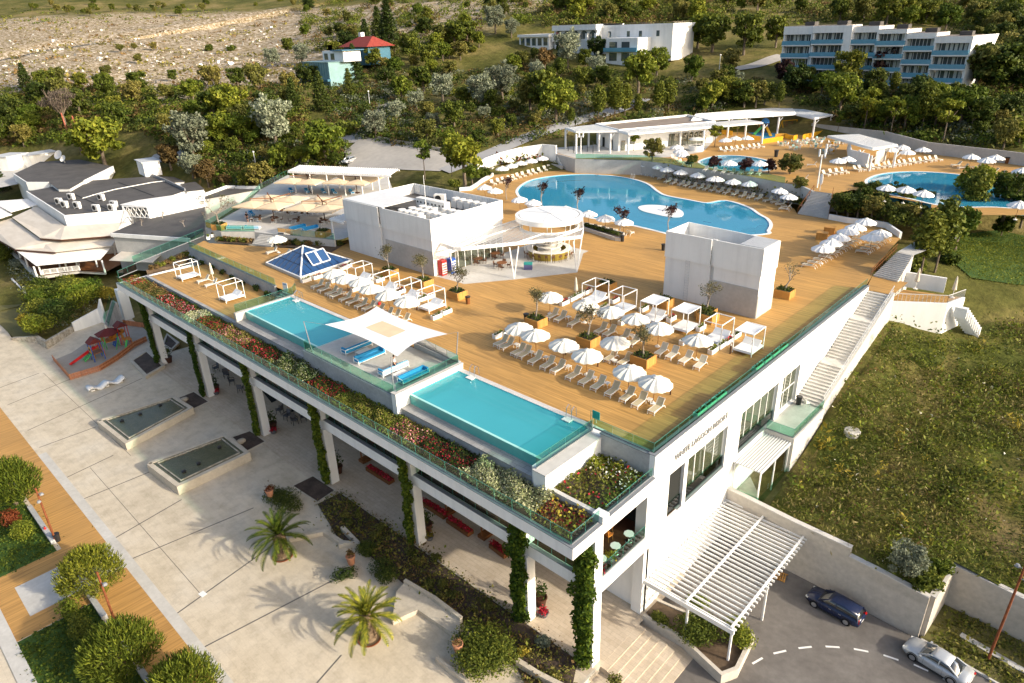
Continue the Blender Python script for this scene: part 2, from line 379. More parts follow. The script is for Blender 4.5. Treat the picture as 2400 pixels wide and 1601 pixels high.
def winmat(name,col,refl=.75):
 x=MX(name);d=x.n('BsdfDiffuse');d.inputs[0].default_value=(*col,1);gl=x.n('BsdfGlossy');gl.inputs['Roughness'].default_value=.03;gl.inputs[0].default_value=(refl,refl*1.02,refl,1)
 lw=x.n('LayerWeight');lw.inputs[0].default_value=.25;k=x.math('MULTIPLY_ADD',lw.outputs['Fresnel'],.7,.22);mx=x.n('MixShader');x.l(k,mx.inputs[0]);x.l(d.outputs[0],mx.inputs[1]);x.l(gl.outputs[0],mx.inputs[2]);return x.done(mx)
MT['window']=winmat('window_glass',(.06,.07,.045))
MT['window_teal']=winmat('balustrade_teal_glass',(.03,.20,.16))
MT['window_blue']=winmat('skylight_glass',(.02,.075,.21),.6)
MT['hotel_glass']=winmat('hotel_window_glass',(.07,.10,.11))
MT['hotel_rail']=plain('pale_blue_balcony_glass',(.13,.34,.47),.2,.6,var=.1)
MT['curtain']=plain('pale_curtain',(.55,.58,.54),.9,.1,var=.1)
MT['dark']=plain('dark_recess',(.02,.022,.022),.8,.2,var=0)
MT['black']=plain('black_plastic',(.02,.02,.022),.45,.4,var=0)
MT['chrome']=plain('steel',(.55,.55,.56),.25,.5,metal=1,var=0)
MT['galv']=plain('galvanised_metal',(.55,.56,.57),.5,.4,var=.06)
MT['rust']=plain('rusty_steel',(.20,.065,.028),.8,.2,var=.3,scale=3)
MT['terracotta']=plain('terracotta',(.46,.22,.13),.8,.2,var=.15,scale=4)
MT['rooftile']=two('red_roof_tiles',(.20,.03,.025),(.27,.05,.035),1.2,.3,.7)
MT['bluepaint']=plain('blue_paint',(.05,.15,.22),.6,.3,var=.1)
MT['bluetank']=plain('pale_blue_glazing',(.20,.34,.36),.3,.5,var=.15,scale=.8)
MT['yellow']=plain('yellow_board',(.70,.36,.015),.6,.3,var=.08)
MT['red']=plain('red_paint',(.50,.022,.02),.5,.4,var=.06)
MT['green']=plain('green_paint',(.07,.42,.10),.5,.4,var=.06)
MT['blue']=plain('blue_plastic',(.015,.09,.42),.45,.4,var=.06)
MT['bluefloor']=two('blue_rubber_floor',(.03,.22,.42),(.05,.28,.48),.5,.3,.7)
MT['maroon']=plain('maroon_roof_panel',(.13,.025,.022),.7,.2,var=.1)
MT['amber']=plain('amber_slats',(.50,.20,.035),.6,.3,var=.15)
MT['sand']=two('grey_play_sand',(.33,.29,.24),(.40,.36,.31),.6,.3,.7,fine=(5,.15))
MT['gold']=plain('gold_bar_front',(.36,.27,.045),.35,.5,metal=.4,var=.1)
MT['wicker']=plain('brown_wicker',(.14,.075,.045),.8,.2,var=.25,scale=9)
MT['greywick']=plain('grey_wicker',(.12,.12,.13),.8,.2,var=.25,scale=9)
MT['skin']=plain('skin',(.45,.25,.17),.6,.3,var=.05)
MT['navy']=plain('navy_cloth',(.025,.03,.06),.9,.1,var=.1)
MT['darkcloth']=plain('dark_cloth',(.02,.018,.022),.9,.1,var=.1)
MT['shirt']=plain('pale_shirt',(.62,.66,.72),.9,.1,var=.05)
MT['hair']=plain('dark_hair',(.02,.014,.01),.8,.2,var=0)
MT['car_navy']=plain('navy_car_paint',(.010,.018,.055),.22,.6,var=0)
MT['car_silver']=plain('silver_car_paint',(.48,.50,.52),.25,.6,metal=.3,var=0)
MT['car_glass']=winmat('car_glass',(.015,.018,.02),.55)
MT['tyre']=plain('tyre_rubber',(.02,.02,.02),.85,.1,var=0)
MT['rim']=plain('alloy_rim',(.55,.55,.56),.3,.5,metal=.8,var=0)
MT['lamp_red']=plain('red_lens',(.45,.01,.01),.2,.5,var=0)
MT['lamp_clear']=plain('clear_lens',(.75,.75,.72),.15,.6,var=0)
MT['plate']=plain('number_plate',(.7,.7,.68),.5,.4,var=0)
# ground with plants, rocks and dry grass
def ground_mat(name,cols,rock=None,scale=.05):
 x=MX(name);a=x.noise(scale,8,rough=.62);c=x.ramp(a,[(.33,cols[0]),(.47,cols[1]),(.57,cols[2]),(.70,cols[3])])
 c=x.mix(1.0,c,x.ramp(x.noise(.6,7,rough=.7),[(.3,(.55,.55,.52)),(.62,(1.1,1.1,1.05))]),'MULTIPLY')
 if rock:
  g=x.n('NewGeometry');sp=x.n('SeparateXYZ');x.l(g.outputs['Position'],sp.inputs[0])
  # bare limestone scree on the western slope, set by its place on the hill
  m1=x.math('MULTIPLY_ADD',sp.outputs[0],-.01667,-3.917)
  m2=x.math('MULTIPLY_ADD',sp.outputs[2],-.16,9.6);m3=x.math('MULTIPLY_ADD',sp.outputs[2],.25,-6.25)
  k=x.math('MINIMUM',x.math('MINIMUM',m1,m2),m3);k=x.math('ADD',k,x.math('MULTIPLY_ADD',x.noise(.035,5),1.5,-.55))
  k=x.ramp(k,[(.0,(0,0,0)),(.55,(1,1,1))])
  sc=x.ramp(x.noise(.75,10,rough=.82,stretch=(.45,.9,1.5)),[(.36,rock[0]),(.47,rock[1]),(.55,rock[2]),(.64,rock[3])])
  c=x.mix(k,c,sc)
 return x.done(x.bsdf(c,.95,.1,bump=x.noise(1.1,6,rough=.7),bstr=.6,bdist=.5))
MT['terrain']=ground_mat('scrub_ground',[(.075,.08,.018),(.12,.115,.032),(.20,.165,.06),(.27,.21,.10)],rock=[(.13,.10,.045),(.24,.185,.10),(.46,.38,.29),(.76,.70,.62)])
MT['field']=ground_mat('rough_grass_ground',[(.06,.075,.016),(.10,.11,.025),(.15,.135,.04),(.20,.15,.07)],scale=.16)
MT['lawn']=two('mown_lawn',(.035,.085,.012),(.07,.13,.02),.25,.3,.7,fine=(8,.35))
MT['lawn_dry']=two('dry_lawn',(.12,.115,.03),(.20,.17,.06),.2,.3,.7,fine=(6,.3))
# water
def water(name,tint,rough=.02,wave=1.6,bstr=.25,mixn=None):
 x=MX(name);b=x.n('Bump');b.inputs['Strength'].default_value=bstr;b.inputs['Distance'].default_value=.06;x.l(x.noise(wave,4),b.inputs['Height'])
 tr=x.n('BsdfTransparent');tr.inputs[0].default_value=(*tint,1);gl=x.n('BsdfGlossy');gl.inputs['Roughness'].default_value=rough
 fr=x.n('Fresnel');fr.inputs[0].default_value=1.33;x.l(b.outputs[0],fr.inputs['Normal']);x.l(b.outputs[0],gl.inputs['Normal'])
 if mixn:
  df=x.n('BsdfDiffuse');x.l(x.ramp(x.noise(.16,4),[(.3,tuple(v*.9 for v in mixn[1])),(.7,mixn[1])]),df.inputs[0]);m0=x.n('MixShader');m0.inputs[0].default_value=mixn[0];x.l(tr.outputs[0],m0.inputs[1]);x.l(df.outputs[0],m0.inputs[2]);tr=m0
 mx=x.n('MixShader');x.l(fr.outputs[0],mx.inputs[0]);x.l(tr.outputs[0],mx.inputs[1]);x.l(gl.outputs[0],mx.inputs[2]);return x.done(mx)
MT['water']=water('turquoise_pool_water',(.86,.99,1.0),mixn=(.42,(.13,.76,.84)),bstr=.5)
MT['water_b']=water('blue_pool_water',(.80,.96,1.0),mixn=(.5,(.07,.48,.74)),wave=.9,bstr=.16)
MT['fountain_water']=water('fountain_water',(.8,.84,.74),.05,4,.6,mixn=(.4,(.22,.23,.15)))
def mosaic(name,c1,c2,caust=.25):
 x=MX(name);v=x.n('TexVoronoi',feature='DISTANCE_TO_EDGE');v.inputs['Scale'].default_value=1.1;g=x.n('NewGeometry');nz=x.n('TexNoise');nz.inputs['Scale'].default_value=1.5;x.l(g.outputs['Position'],nz.inputs['Vector'])
 c=x.ramp(x.noise(2.2,5),[(.35,c1),(.65,c2)]);return x.done(x.bsdf(c,.5,.3))
MT['mosaic_t']=mosaic('turquoise_mosaic',(.14,.78,.86),(.22,.86,.92))
MT['mosaic_b']=mosaic('blue_mosaic',(.14,.60,.82),(.18,.66,.86))
MT['mosaic_d']=mosaic('deep_blue_mosaic',(.04,.12,.30),(.05,.14,.34))
MT['mosaic_p']=mosaic('pale_step_mosaic',(.42,.70,.70),(.50,.76,.75))
MT['coping']=plain('white_coping',(.78,.78,.76),.6,.3,var=.05)
MT['coping_grey']=tiles('grey_coping',(.56,.53,.50),(.62,.59,.56),.6,.6,(.40,.38,.36),.01)
MT['teal_edge']=plain('wet_teal_edge',(.10,.42,.38),.15,.6,var=.08,scale=2)
MT['rim_pale']=plain('wet_pale_rim',(.40,.74,.68),.15,.6,var=.05)
# leaves
MT['lf_green']=leafmat('leaf_green',(0.044,0.064,0.010),(0.107,0.135,0.018),(0.188,0.206,0.028))
MT['lf_bright']=leafmat('leaf_bright',(0.072,0.106,0.012),(0.143,0.184,0.018),(0.226,0.249,0.032))
MT['lf_olive']=leafmat('leaf_olive',(.083,.087,.018),(.166,.166,.036),(.256,.237,.058))
MT['lf_dark']=leafmat('leaf_dark',(.026,.044,.009),(.061,.087,.015),(.109,.134,.023))
MT['lf_silver']=leafmat('leaf_silver',(0.123,0.143,0.095),(0.226,0.256,0.170),(0.328,0.348,0.246),hue=.1)
MT['lf_pine']=leafmat('leaf_pine',(.04,.062,.008),(.10,.135,.014),(.22,.25,.03))
MT['lf_purple']=leafmat('leaf_purple',(.018,.008,.010),(.05,.02,.024),(.08,.05,.03),hue=.1)
MT['lf_brown']=leafmat('leaf_brown',(0.090,0.058,0.020),(0.166,0.109,0.038),(0.230,0.154,0.064),hue=.1)
MT['lf_bare']=leafmat('twig_grey',(.14,.11,.09),(.20,.16,.13),(.26,.21,.17),hue=0)
MT['lf_red']=leafmat('leaf_russet',(.12,.03,.012),(.20,.055,.02),(.26,.09,.03),hue=.1)
MT['lf_palm']=leafmat('leaf_palm',(.06,.09,.010),(.15,.18,.018),(.28,.28,.03))
MT['lf_vine']=leafmat('leaf_vine',(.03,.06,.008),(.075,.13,.012),(.15,.20,.015),trans=.35)
MT['lf_oliveleaf']=leafmat('olive_leaf',(.06,.062,.025),(.12,.115,.05),(.20,.185,.095),hue=.1)
MT['lf_straw']=leafmat('straw_grass',(.14,.115,.04),(.24,.20,.075),(.34,.28,.12),hue=.1)
MT['lf_yellow']=leafmat('leaf_yellow',(.20,.16,.02),(.30,.24,.03),(.38,.30,.05),hue=0)
MT['lf_cream']=leafmat('leaf_cream',(.16,.20,.07),(.36,.38,.20),(.55,.54,.36),hue=0)
MT['lf_red_flower']=leafmat('red_flower',(.35,.01,.02),(.50,.03,.05),(.6,.07,.10),hue=0)
MT['lf_pink_flower']=leafmat('pink_flower',(.45,.06,.12),(.60,.20,.24),(.70,.45,.42),hue=0)
MT['lf_white_flower']=leafmat('white_flower',(.60,.58,.45),(.72,.68,.55),(.75,.74,.66),hue=0)
MT['lf_orange']=leafmat('orange_flower',(.5,.10,.01),(.6,.2,.02),(.62,.3,.03),hue=0)
MT['bark']=two('bark',(.10,.075,.055),(.20,.16,.12),3,.3,.7)
MT['bark_grey']=two('grey_bark',(.20,.175,.15),(.32,.28,.24),3,.3,.7)
MT['palm_bark']=two('palm_bark',(.10,.065,.04),(.26,.19,.12),7,.35,.65,bump=.8)
# ---------------------------------------------------------------- terrain
D=15.0;UT=18.0;RD=-0.6
CTL=[]
for x,y,d in[(20,200,270),(20,140,320),(20,100,370),(20,50,430),(20,5,520),(300,200,260),(300,150,300),(300,100,350),(300,60,400),(300,10,500),(600,200,250),(600,150,290),(600,100,340),(600,50,400),(600,5,480),(750,190,240),(850,110,280),(900,50,330),(900,5,400),(880,240,215),(800,330,180),(870,350,172),(1050,290,180),(1000,230,210),(1130,150,250),(1300,165,235),(1300,40,290),(1300,5,340),(1500,210,208),(1450,150,235),(1600,10,330),(1600,60,270),(1700,150,220),(1800,185,203),(2180,215,178),(2000,40,265),(2000,5,330),(2300,5,300),(2300,90,225),(2340,250,165),(2150,290,160),(1950,240,178),(1400,250,188),(1650,210,196),(200,250,230),(150,330,215),(400,300,200),(550,320,190),(300,380,195),(60,380,215),(450,380,180),(650,350,180),(-200,100,420),(-200,300,260),(2500,60,260),(2500,250,150),(1300,-40,420),(2000,-40,460),(300,-40,640),(900,-40,520)]:
 CTL.append(PD('f',x,y,d))
for w,x,y,z in[('f',200,730,-.6),('f',20,760,-.6),('f',0,640,.5),('f',-150,700,-.6),('f',100,560,2.4),('f',250,600,2.2),('f',430,470,6),('f',-200,500,4),('f',480,610,2),('f',2250,560,11.2),('f',2300,760,9.6),('f',2100,900,6.3),('f',1950,1050,5.2),('f',2200,1200,4.3),('f',2000,1200,4.2),('f',2330,1000,6.5),('f',2330,1270,3.6),('f',2050,660,13.2),('f',2040,740,11),('f',2150,700,11.6),('f',2400,450,14.5),('f',2260,470,14.6),('f',2050,560,14.6),('f',2600,800,9),('f',2600,1300,3)]:
 CTL.append(P(w,x,y,z))
CTL+=[(-19,60,4.6),(-19,67,7.2),(-19,75,10.6),(-19.2,83,13.4),(-15.6,52,4.2),(-8,51.5,4.0),(30,80,5),(20,120,9)]
# built-up ground lies under the terraces
for x,y,z in[(-90,60,4),(-60,60,4),(-40,70,4),(-60,100,9),(-40,110,10),(-90,110,12),(-120,60,9),(-60,140,14),(-40,140,14),(-80,170,15),(-60,165,15),(-25,150,14),(-110,40,1),(-60,45,-1),(-100,45,0),(-26,60,3),(-26,75,8)]:
 CTL.append((x,y,z))
CA=np.array(CTL,float)
def _tps():
 n=len(CA);X=CA[:,:2]/100
 d2=((X[:,None]-X[None])**2).sum(-1);K=d2*np.log(d2+1e-12)*.5+np.eye(n)*.004
 Pm=np.c_[np.ones(n),X];A=np.zeros((n+3,n+3));A[:n,:n]=K;A[:n,n:]=Pm;A[n:,:n]=Pm.T
 return np.linalg.solve(A,np.r_[CA[:,2],0,0,0])
TW=_tps()
def tz(x,y):
 q=np.array([x,y])/100;d2=((CA[:,:2]/100-q)**2).sum(1);n=len(CA)
 z=float((d2*np.log(d2+1e-12)*.5)@TW[:n]+TW[n]+TW[n+1]*q[0]+TW[n+2]*q[1])
 b=.35*math.sin(x*.21+1.3*math.sin(y*.13))*math.sin(y*.19+.7*math.sin(x*.11))if y>205 or x<-150 else 0
 return max(-1.5,min(95,z))+b
def hit(w,x,y,t0=60,t1=900):
# where a sight line meets the ground
 dv=ray(w,x,y)/1600;t=t0;prev=t0
 while t<t1:
  z=CAMZ+dv.z*t
  if z<tz(dv.x*t,dv.y*t):
   a,b=prev,t
   for _ in range(12):
    m=(a+b)/2
    if CAMZ+dv.z*m<tz(dv.x*m,dv.y*m):b=m
    else:a=m
   return(dv.x*b,dv.y*b,tz(dv.x*b,dv.y*b))
  prev=t;t+=3
 return None
 # retaining walls along the drive (their faces are where the ground drops to the road)
RW1=[(-22.2,51.4),(-15.5,50.8),(-4.2,50.4)]
RW2=[(-4.2,50.4),(-3.9,55.7),(3.0,55.3),(14,54.5)]
GARD=[PXY(4,0,640,0),PXY(4,90,770,0),PXY(4,270,790,0),PXY(4,330,830,0),PXY(4,520,700,0),PXY(4,690,600,0),PXY(4,800,530,0)]
LOWP=[(59,-59),(59,56.9),(40,56.8),(14,55.1),(3,55.8),(-4.0,56.2),(-4.3,51.0),(-15.5,51.3),(-22.3,51.9),(-22.3,44),(-105,44),(-107,33)]+GARD[::-1]+[(-150,27),(-150,-59)]
RECT=[(-420,-60),(60,-60),(60,340),(-420,340)]
struct(sheet('terrain',RECT,tz,MT['terrain'],4.0,holes=[LOWP]))
struct(sheet('hills',[(-1100,-300),(600,-300),(600,1000),(-1100,1000)],lambda x,y:tz(max(-720,min(120,x)),max(-20,min(520,y)))-(.3 if(-420<=x<=60 and-60<=y<=340)else 0),MT['terrain'],24.0,holes=[RECT]))
# rough field beside the building: the same ground, closer up
def fieldz(x,y):return tz(x,y)+.06
FIELD=[(-15.4,51.2),(-4.4,50.9),(-4.1,55.9),(14,54.9),(39,57),(39,100),(-2,108),(-10.5,96),(-13,88),(-18.6,85),(-18.9,67),(-18.9,60),(-18.4,51.6)]
struct(sheet('rough_field',FIELD,fieldz,MT['field'],1.5))
LAWN=[hit('f',*p)[:2]for p in((2190,605),(2160,560),(2210,540),(2290,530),(2360,545),(2480,590),(2480,660),(2330,655),(2230,640))]
struct(sheet('lawn',LAWN,lambda x,y:tz(x,y)+.14,MT['lawn'],2.0))
# ---------------------------------------------------------------- plaza, boardwalk, road
struct(sheet('plaza',[(-150,-40),(-21.58,-40),(-21.58,29.4),(-105.5,29.4),(-105.5,44),(-107,33)]+GARD[::-1]+[(-150,27)],-0.004,MT['plaza']))
struct(sheet('arcade_floor',[(-105.5,29.4),(-21.58,29.4),(-21.58,44),(-105.5,44)],0.0,MT['arcade']))
j=MB()
def strip(b,p,q,w,z):
 p=Vector(p[:2]);q=Vector(q[:2]);n=(q-p).normalized();n=Vector((-n.y,n.x))*w/2
 b.face([(*(p-n),z),(*(q-n),z),(*(q+n),z),(*(p+n),z)])
for a,b_ in(((7,780,577),(7,1250,305)),((7,895,718),(7,1745,362)),((7,1205,1098),(7,1890,610)),((7,1390,1328),(7,2340,835)),((7,2180,1568),(7,2349,1375)),((7,455,155),(7,780,0)),((7,565,305),(7,1030,115)),((4,50,1220),(4,680,960)),((4,190,1395),(4,980,1035)),((4,270,1512),(4,660,1370)),((4,0,1100),(4,270,1000))):
 strip(j,P(a[0],a[1],a[2],0),P(b_[0],b_[1],b_[2],0),.13,.002)
for a,b_ in(((7,620,85),(7,1385,960)),((4,300,300+700),(4,900,1568))):
 strip(j,P(a[0],a[1],a[2],0),P(b_[0],b_[1],b_[2],0),.05,.002)
tag(j.build('paving_joint',MT['joint']),kind='structure')
q=MB();strip(q,(-89.6,10.75),(-30,10.75),.9,.003);tag(q.build('paving_border',MT['pale_conc']),kind='structure')
bw=MB()
bw.face([(-150,7.0,.02),(-66.4,7.0,.02),(-66.4,10.3,.02),(-150,10.3,.02)])
bw.face([(-62,7.0,.02),(-30,7.0,.02),(-30,10.3,.02),(-62,10.3,.02)])
bw.face([(-68.8,.9,.02),(-58.9,.9,.02),(-58.9,7.0,.02),(-68.8,7.0,.02)])
struct(bw.build('boardwalk',MT['boardwalk']))
q=MB();q.face([(-66.2,2.45,.03),(-61.2,2.45,.03),(-61.2,10.3,.03),(-66.2,10.3,.03)]);struct(q.build('stone_pad',MT['pale_conc']))
struct(sheet('grass_strip',[(-100,.9),(-68.8,.9),(-68.8,6.6),(-100,6.6)],.02,MT['lawn']))
struct(sheet('grass_strip',[(-58.8,.9),(-30,.9),(-30,6.6),(-58.8,6.6)],.02,MT['lawn']))
q=MB();q.box(-120,-30,-.15,.9,-.1,.1);struct(q.build('kerb',MT['pale_conc']))
q=MB();q.face([(-120,-30,-.06),(-30,-30,-.06),(-30,-.15,-.06),(-120,-.15,-.06)]);struct(q.build('lane',MT['asphalt']))
# drive on the right
struct(sheet('road',[(-22.2,30.6-6),(60,20),(60,50.0),(5,49.2),(-4.3,50.3),(-15.5,51),(-22.3,51.6)],RD,MT['asphalt']))
q=MB()
for a,b_ in(((480,1435),(550,1395)),((625,1365),(712,1345)),((797,1328),(888,1318)),((983,1316),(1080,1322)),((1178,1333),(1278,1352)),((1382,1375),(1485,1410)),((1590,1440),(1690,1485)),((1790,1535),(1880,1590))):
 strip(q,P(9,*a,RD),P(9,*b_,RD),.17,RD+.004)
struct(q.build('road_marking',MT['paint']))
struct(sheet('grass_verge',[(-4.3,50.6),(5,49.4),(40,50.6),(40,56),(3,55.4),(-3.8,55.7)],RD+.05,MT['lawn_dry']))
q=MB();q.wallrun([(-4.2,50.45),(5,49.25),(40,50.4)],RD-.1,RD+.13,.18);struct(q.build('kerb',MT['pale_conc']))
q=MB();q.wallrun([(-2.0,53.0),(3,52.2),(20,51.9)],RD-.1,RD+.12,.55);struct(q.build('path',MT['pale_conc']))
q=MB();q.box(-21.75,-21.56,-40,31.0,RD-.3,.01);struct(q.build('kerb',MT['stone']))
# steps beside the building
q=MB()
for i in range(7):q.box(-21.6+i*.68,-21.6+(i+1)*.68,31.0,36.4,RD-.4,-.02-i*.085)
tag(q.build('stone_steps',MT['arcade']),'broad travertine steps beside the white corner column, down to the drive','steps')
q=MB()
for i in range(7):q.box(-21.6+i*.68-.05,-21.6+i*.68+.03,31.0,36.4,-.12-i*.085,-.01-i*.085)
o=q.build('step_edge',MT['stone'],bpy.data.objects['stone_steps'])
struct(sheet('pavement',[(-22.2,24),(-16.8,24),(-16.8,37.6),(-22.2,37.6)],RD+.02,MT['arcade']))
def solid(name,label,cat,m,fn,group=None):
 b=MB();fn(b);return tag(b.build(name,m),label,cat,group)
 # retaining walls
q=thing('retaining_wall','tall pale boarded concrete retaining wall beside the dark blue car','wall',(-12,50.8,RD))
b=MB();b.wallrun([(-22.1,51.75),(-15.5,51.15),(-10.6,50.95)],RD-.4,4.75,.4);b.wallrun([(-10.6,50.95),(-8.5,50.85),(-4.45,50.7)],RD-.4,[3.9,3.85,3.55],.4);b.build('wall_panel',MT['retain'],q)
b=MB();b.wallrun([(-22.1,51.8),(-15.5,51.2),(-10.6,51.0)],4.75,4.83,.5);b.wallrun([(-10.6,51.0),(-8.5,50.9),(-4.45,50.75)],[3.9,3.85,3.55],[3.98,3.93,3.63],.5);b.build('capping',MT['cap'],q)
q=thing('retaining_wall','stepped-back pale retaining wall behind the rusty lamp post','wall',(2,55.6,RD))
b=MB();b.wallrun([(-4.3,50.9),(-4.0,56.0),(3.0,55.6),(14,54.9),(40,56.6)],RD-.4,[3.55,3.5,3.2,2.9,2.6],.4);b.build('wall_panel',MT['retain'],q)
b=MB();b.wallrun([(-4.3,50.9),(-4.0,56.05),(3.0,55.65),(14,54.95),(40,56.65)],[3.55,3.5,3.2,2.9,2.6],[3.63,3.58,3.28,2.98,2.68],.52);b.build('capping',MT['cap'],q)
# ---------------------------------------------------------------- main building
FX=-22.1
bld=thing('resort_building','long white two-storey resort building carrying the pool deck on its roof','building',(-60,36,0))
LX=-105.0
b=MB()
b.box(LX,-21.9,27.9,28.25,12.45,13.45);b.box(LX,-21.9,28.25,38.6,12.45,12.9);b.box(-22.3,-21.9,28.25,38.0,12.9,13.45);b.box(LX,LX+.4,28.25,38.6,12.9,13.45)
b.build('upper_slab',MT['white'],bld)
b=MB();b.box(LX-.02,-21.86,27.86,28.3,13.45,13.5);b.box(-22.35,-21.86,28.3,31.2,13.45,13.5);b.box(-22.4,-21.86,31.9,37.9,13.62,13.67);b.build('slab_capping',MT['grey_cap'],bld)
b=MB();b.box(-22.45,-21.88,31.9,38.0,13.45,13.62);b.box(-22.75,-21.85,31.15,31.9,12.9,14.05);b.build('corner_post',MT['white'],bld)
b=MB();b.box(LX,-21.95,30.7,42.0,6.95,8.1);b.build('lower_slab',MT['white'],bld)
b=MB();b.box(LX+.1,-22.2,31.1,42,8.1,8.115);b.build('balcony_floor_shade',MT['dark_wood'],bld)  # thin dark sheet over the slab: shade put into the middle floor's colour
b=MB();b.box(LX,-21.93,30.66,31.0,8.1,8.15);b.build('slab_capping',MT['grey_cap'],bld)
COLX=[-103.0,-87.45,-72.35,-57.4,-42.6,-28.5,-21.93]
for cx in COLX:
 b=MB();b.box(cx-1.0,cx,30.45,31.4,-.4,6.96);b.box(cx-1.0,cx,30.45,31.4,8.16,12.46);b.build('column',MT['wall_weather']if cx<-30 else MT['white'],bld)
b=MB();b.box(-23.05,-22.1,37.3,38.05,-.7,12.46);b.build('column',MT['white'],bld)
# facade with real openings
OPN=[(40.45,42.8),(43.35,50.15),(52.85,60.7),(61.8,65.95)]
b=MB();ys=[38.05]+[v for o_ in OPN for v in o_]+[85.0]
for i in range(0,len(ys),2):b.box(FX-.5,FX,ys[i],ys[i+1],-.8,15.45)
for y0,y1 in OPN:b.box(FX-.5,FX-.001,y0,y1,-.8,8.05);b.box(FX-.5,FX-.001,y0,y1,12.42,15.45)
b.build('facade_wall',MT['white'],bld)
b=MB();b.box(FX-.62,FX+.05,38.0,85.1,15.45,15.5);b.build('parapet_capping',MT['grey_cap'],bld)
b=MB();b.box(-27.2,FX-.503,38.05,38.55,13.0,15.35);b.build('parapet_wall',MT['concrete'],bld)
b=MB();b.box(-27.25,FX-.64,37.98,38.6,15.35,15.42);b.build('parapet_capping',MT['grey_cap'],bld)
def window(y0,y1,n,door=False):
 z0,z1=8.08,12.4;x=FX-.36
 f=MB();w=.09
 for i in range(n+1):
  y=y0+.05+(y1-y0-.1)*i/n;f.box(x-.05,x+.05,y-w/2,y+w/2,z0,z1)
 for z in([z0+.05,z1-.05]+([10.2]if door or n==2 else[])):f.box(x-.045,x+.045,y0,y1,z-w/2,z+w/2)
 fo=f.build('window',MT['white_paint'],bld)
 g=MB();g.box(x-.02,x+.0,y0,y1,z0,z1);g.build('pane',MT['window'],fo)
 if not door:
  r=MB();r.box(x+.16,x+.18,y0,y1,z0,z0+1.15);r.build('balustrade_glass',MT['rail'],fo)
  s_=MB();s_.box(FX-.34,FX+.06,y0-.02,y1+.02,8.03,8.09);s_.build('sill',MT['grey_cap'],fo)
window(40.45,42.8,2);window(43.35,50.15,4);window(52.85,60.7,5);window(61.8,65.95,3,True)
# recessed middle floor: glass front and back, arcade rear wall
b=MB();b.box(LX,-27,38.2,38.4,8.1,12.45);b.build('terrace_glazing',MT['window'],bld)
b=MB()
for i in range(56):b.box(LX+i*1.4,LX+i*1.4+.08,38.1,38.2,8.1,12.45)
b.build('glazing_mullion',MT['white_paint'],bld)
b=MB();b.box(LX,-27.2,41.8,42.2,0,6.95);b.build('arcade_rear_wall',MT['grey_render'],bld)
b=MB()
for i in range(22):MB().box(LX+1+i*3.5,LX+3.6+i*3.5,41.72,41.8,.1,5.2).build('arcade_window',MT['window'],bld)
b=MB();b.box(-27.2,-22.1,37.72,38.0,-.7,6.95);b.build('arcade_end_wall',MT['white'],bld)
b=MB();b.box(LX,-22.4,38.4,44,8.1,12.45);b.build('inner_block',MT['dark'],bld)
# balustrades of the recessed floor
def glass_run(name,pts,z,h,label,pane=1.6,base=True,zz=None,closed=False,m='rail'):
# free-standing glass balustrade: panes with gaps, green edges and a base channel
 t=thing(name,label,'glass railing',(pts[0][0],pts[0][1],z))
 g=MB();e=MB();ch=MB()
 for i in range(len(pts)-1):
  a=Vector(pts[i][:2]);c=Vector(pts[i+1][:2]);L=(c-a).length;n=max(1,round(L/pane));za=zz[i]if zz else z;zb=zz[i+1]if zz else z
  for k in range(n):
   p=a.lerp(c,(k+.012)/n);q=a.lerp(c,(k+1-.012)/n);z0=za+(zb-za)*k/n;z1=za+(zb-za)*(k+1)/n
   g.face([(p.x,p.y,z0),(q.x,q.y,z1),(q.x,q.y,z1+h),(p.x,p.y,z0+h)])
   e.bar((p.x,p.y,z0+h+.012),(q.x,q.y,z1+h+.012),.022,.022);e.bar((q.x,q.y,z1+.02),(q.x,q.y,z1+h),.018)
  if base:ch.bar((a.x,a.y,za+.03),(c.x,c.y,zb+.03),.09,.1)
 g.build('glass_pane',MT[m],t);e.build('pane_edge',MT['edge'],t)
 if base:ch.build('base_channel',MT['grey_cap'],t)
 return t
glass_run('glass_railing',[(LX+.3,31.02),(-22.2,31.02)],8.1,1.1,'glass railing along the shaded middle floor, seen through the gap below the roof slab',1.4,base=False,m='rail')
glass_run('glass_railing',[(-22.15,31.4),(-22.15,37.3)],8.15,1.15,'short glass railing in front of the corner balcony with white tables')
glass_run('glass_railing',[(LX+.3,28.1),(-22.2,28.1),(-22.2,31.2)],13.48,1.0,'long low glass railing along the outer edge of the flower bed',1.8)
glass_run('glass_railing',[(-22.2,31.9),(-22.2,37.9)],13.65,.75,'short glass railing beside the planted bed right of the plunge pool')
# ---------------------------------------------------------------- pool deck
BP=catmull([PXY('w',905,840,D),PXY('w',880,760,D),PXY('w',960,670,D),PXY('w',1120,595,D),PXY('w',1400,545,D),PXY('w',1750,520,D),PXY('w',2050,520,D),PXY('p',500,525,D),PXY('p',800,545,D),PXY('p',1100,600,D),PXY('p',1290,670,D),PXY('p',1420,770,D),PXY('p',1560,840,D),PXY('p',1900,905,D),PXY('p',2200,955,D),PXY('n',1960,1180,D),PXY('n',2200,1250,D),PXY('R',-20,150,D),PXY('R',95,215,D),PXY('R',150,300,D),PXY('R',110,390,D),PXY('R',10,450,D),PXY('p',1880,1475,D),PXY('p',1560,1405,D),PXY('p',1250,1330,D),PXY('p',950,1265,D),PXY('p',650,1205,D),PXY('w',2010,1180,D),PXY('w',1750,1110,D),PXY('w',1400,1030,D),PXY('w',1200,985,D),PXY('w',1000,920,D)],4)
P1=[(-75.9,33.1),(-60.1,33.1),(-60.1,38.95),(-75.9,38.95)]
P2=[(-44.55,32.9),(-28.75,32.9),(-28.75,38.65),(-44.55,38.65)]
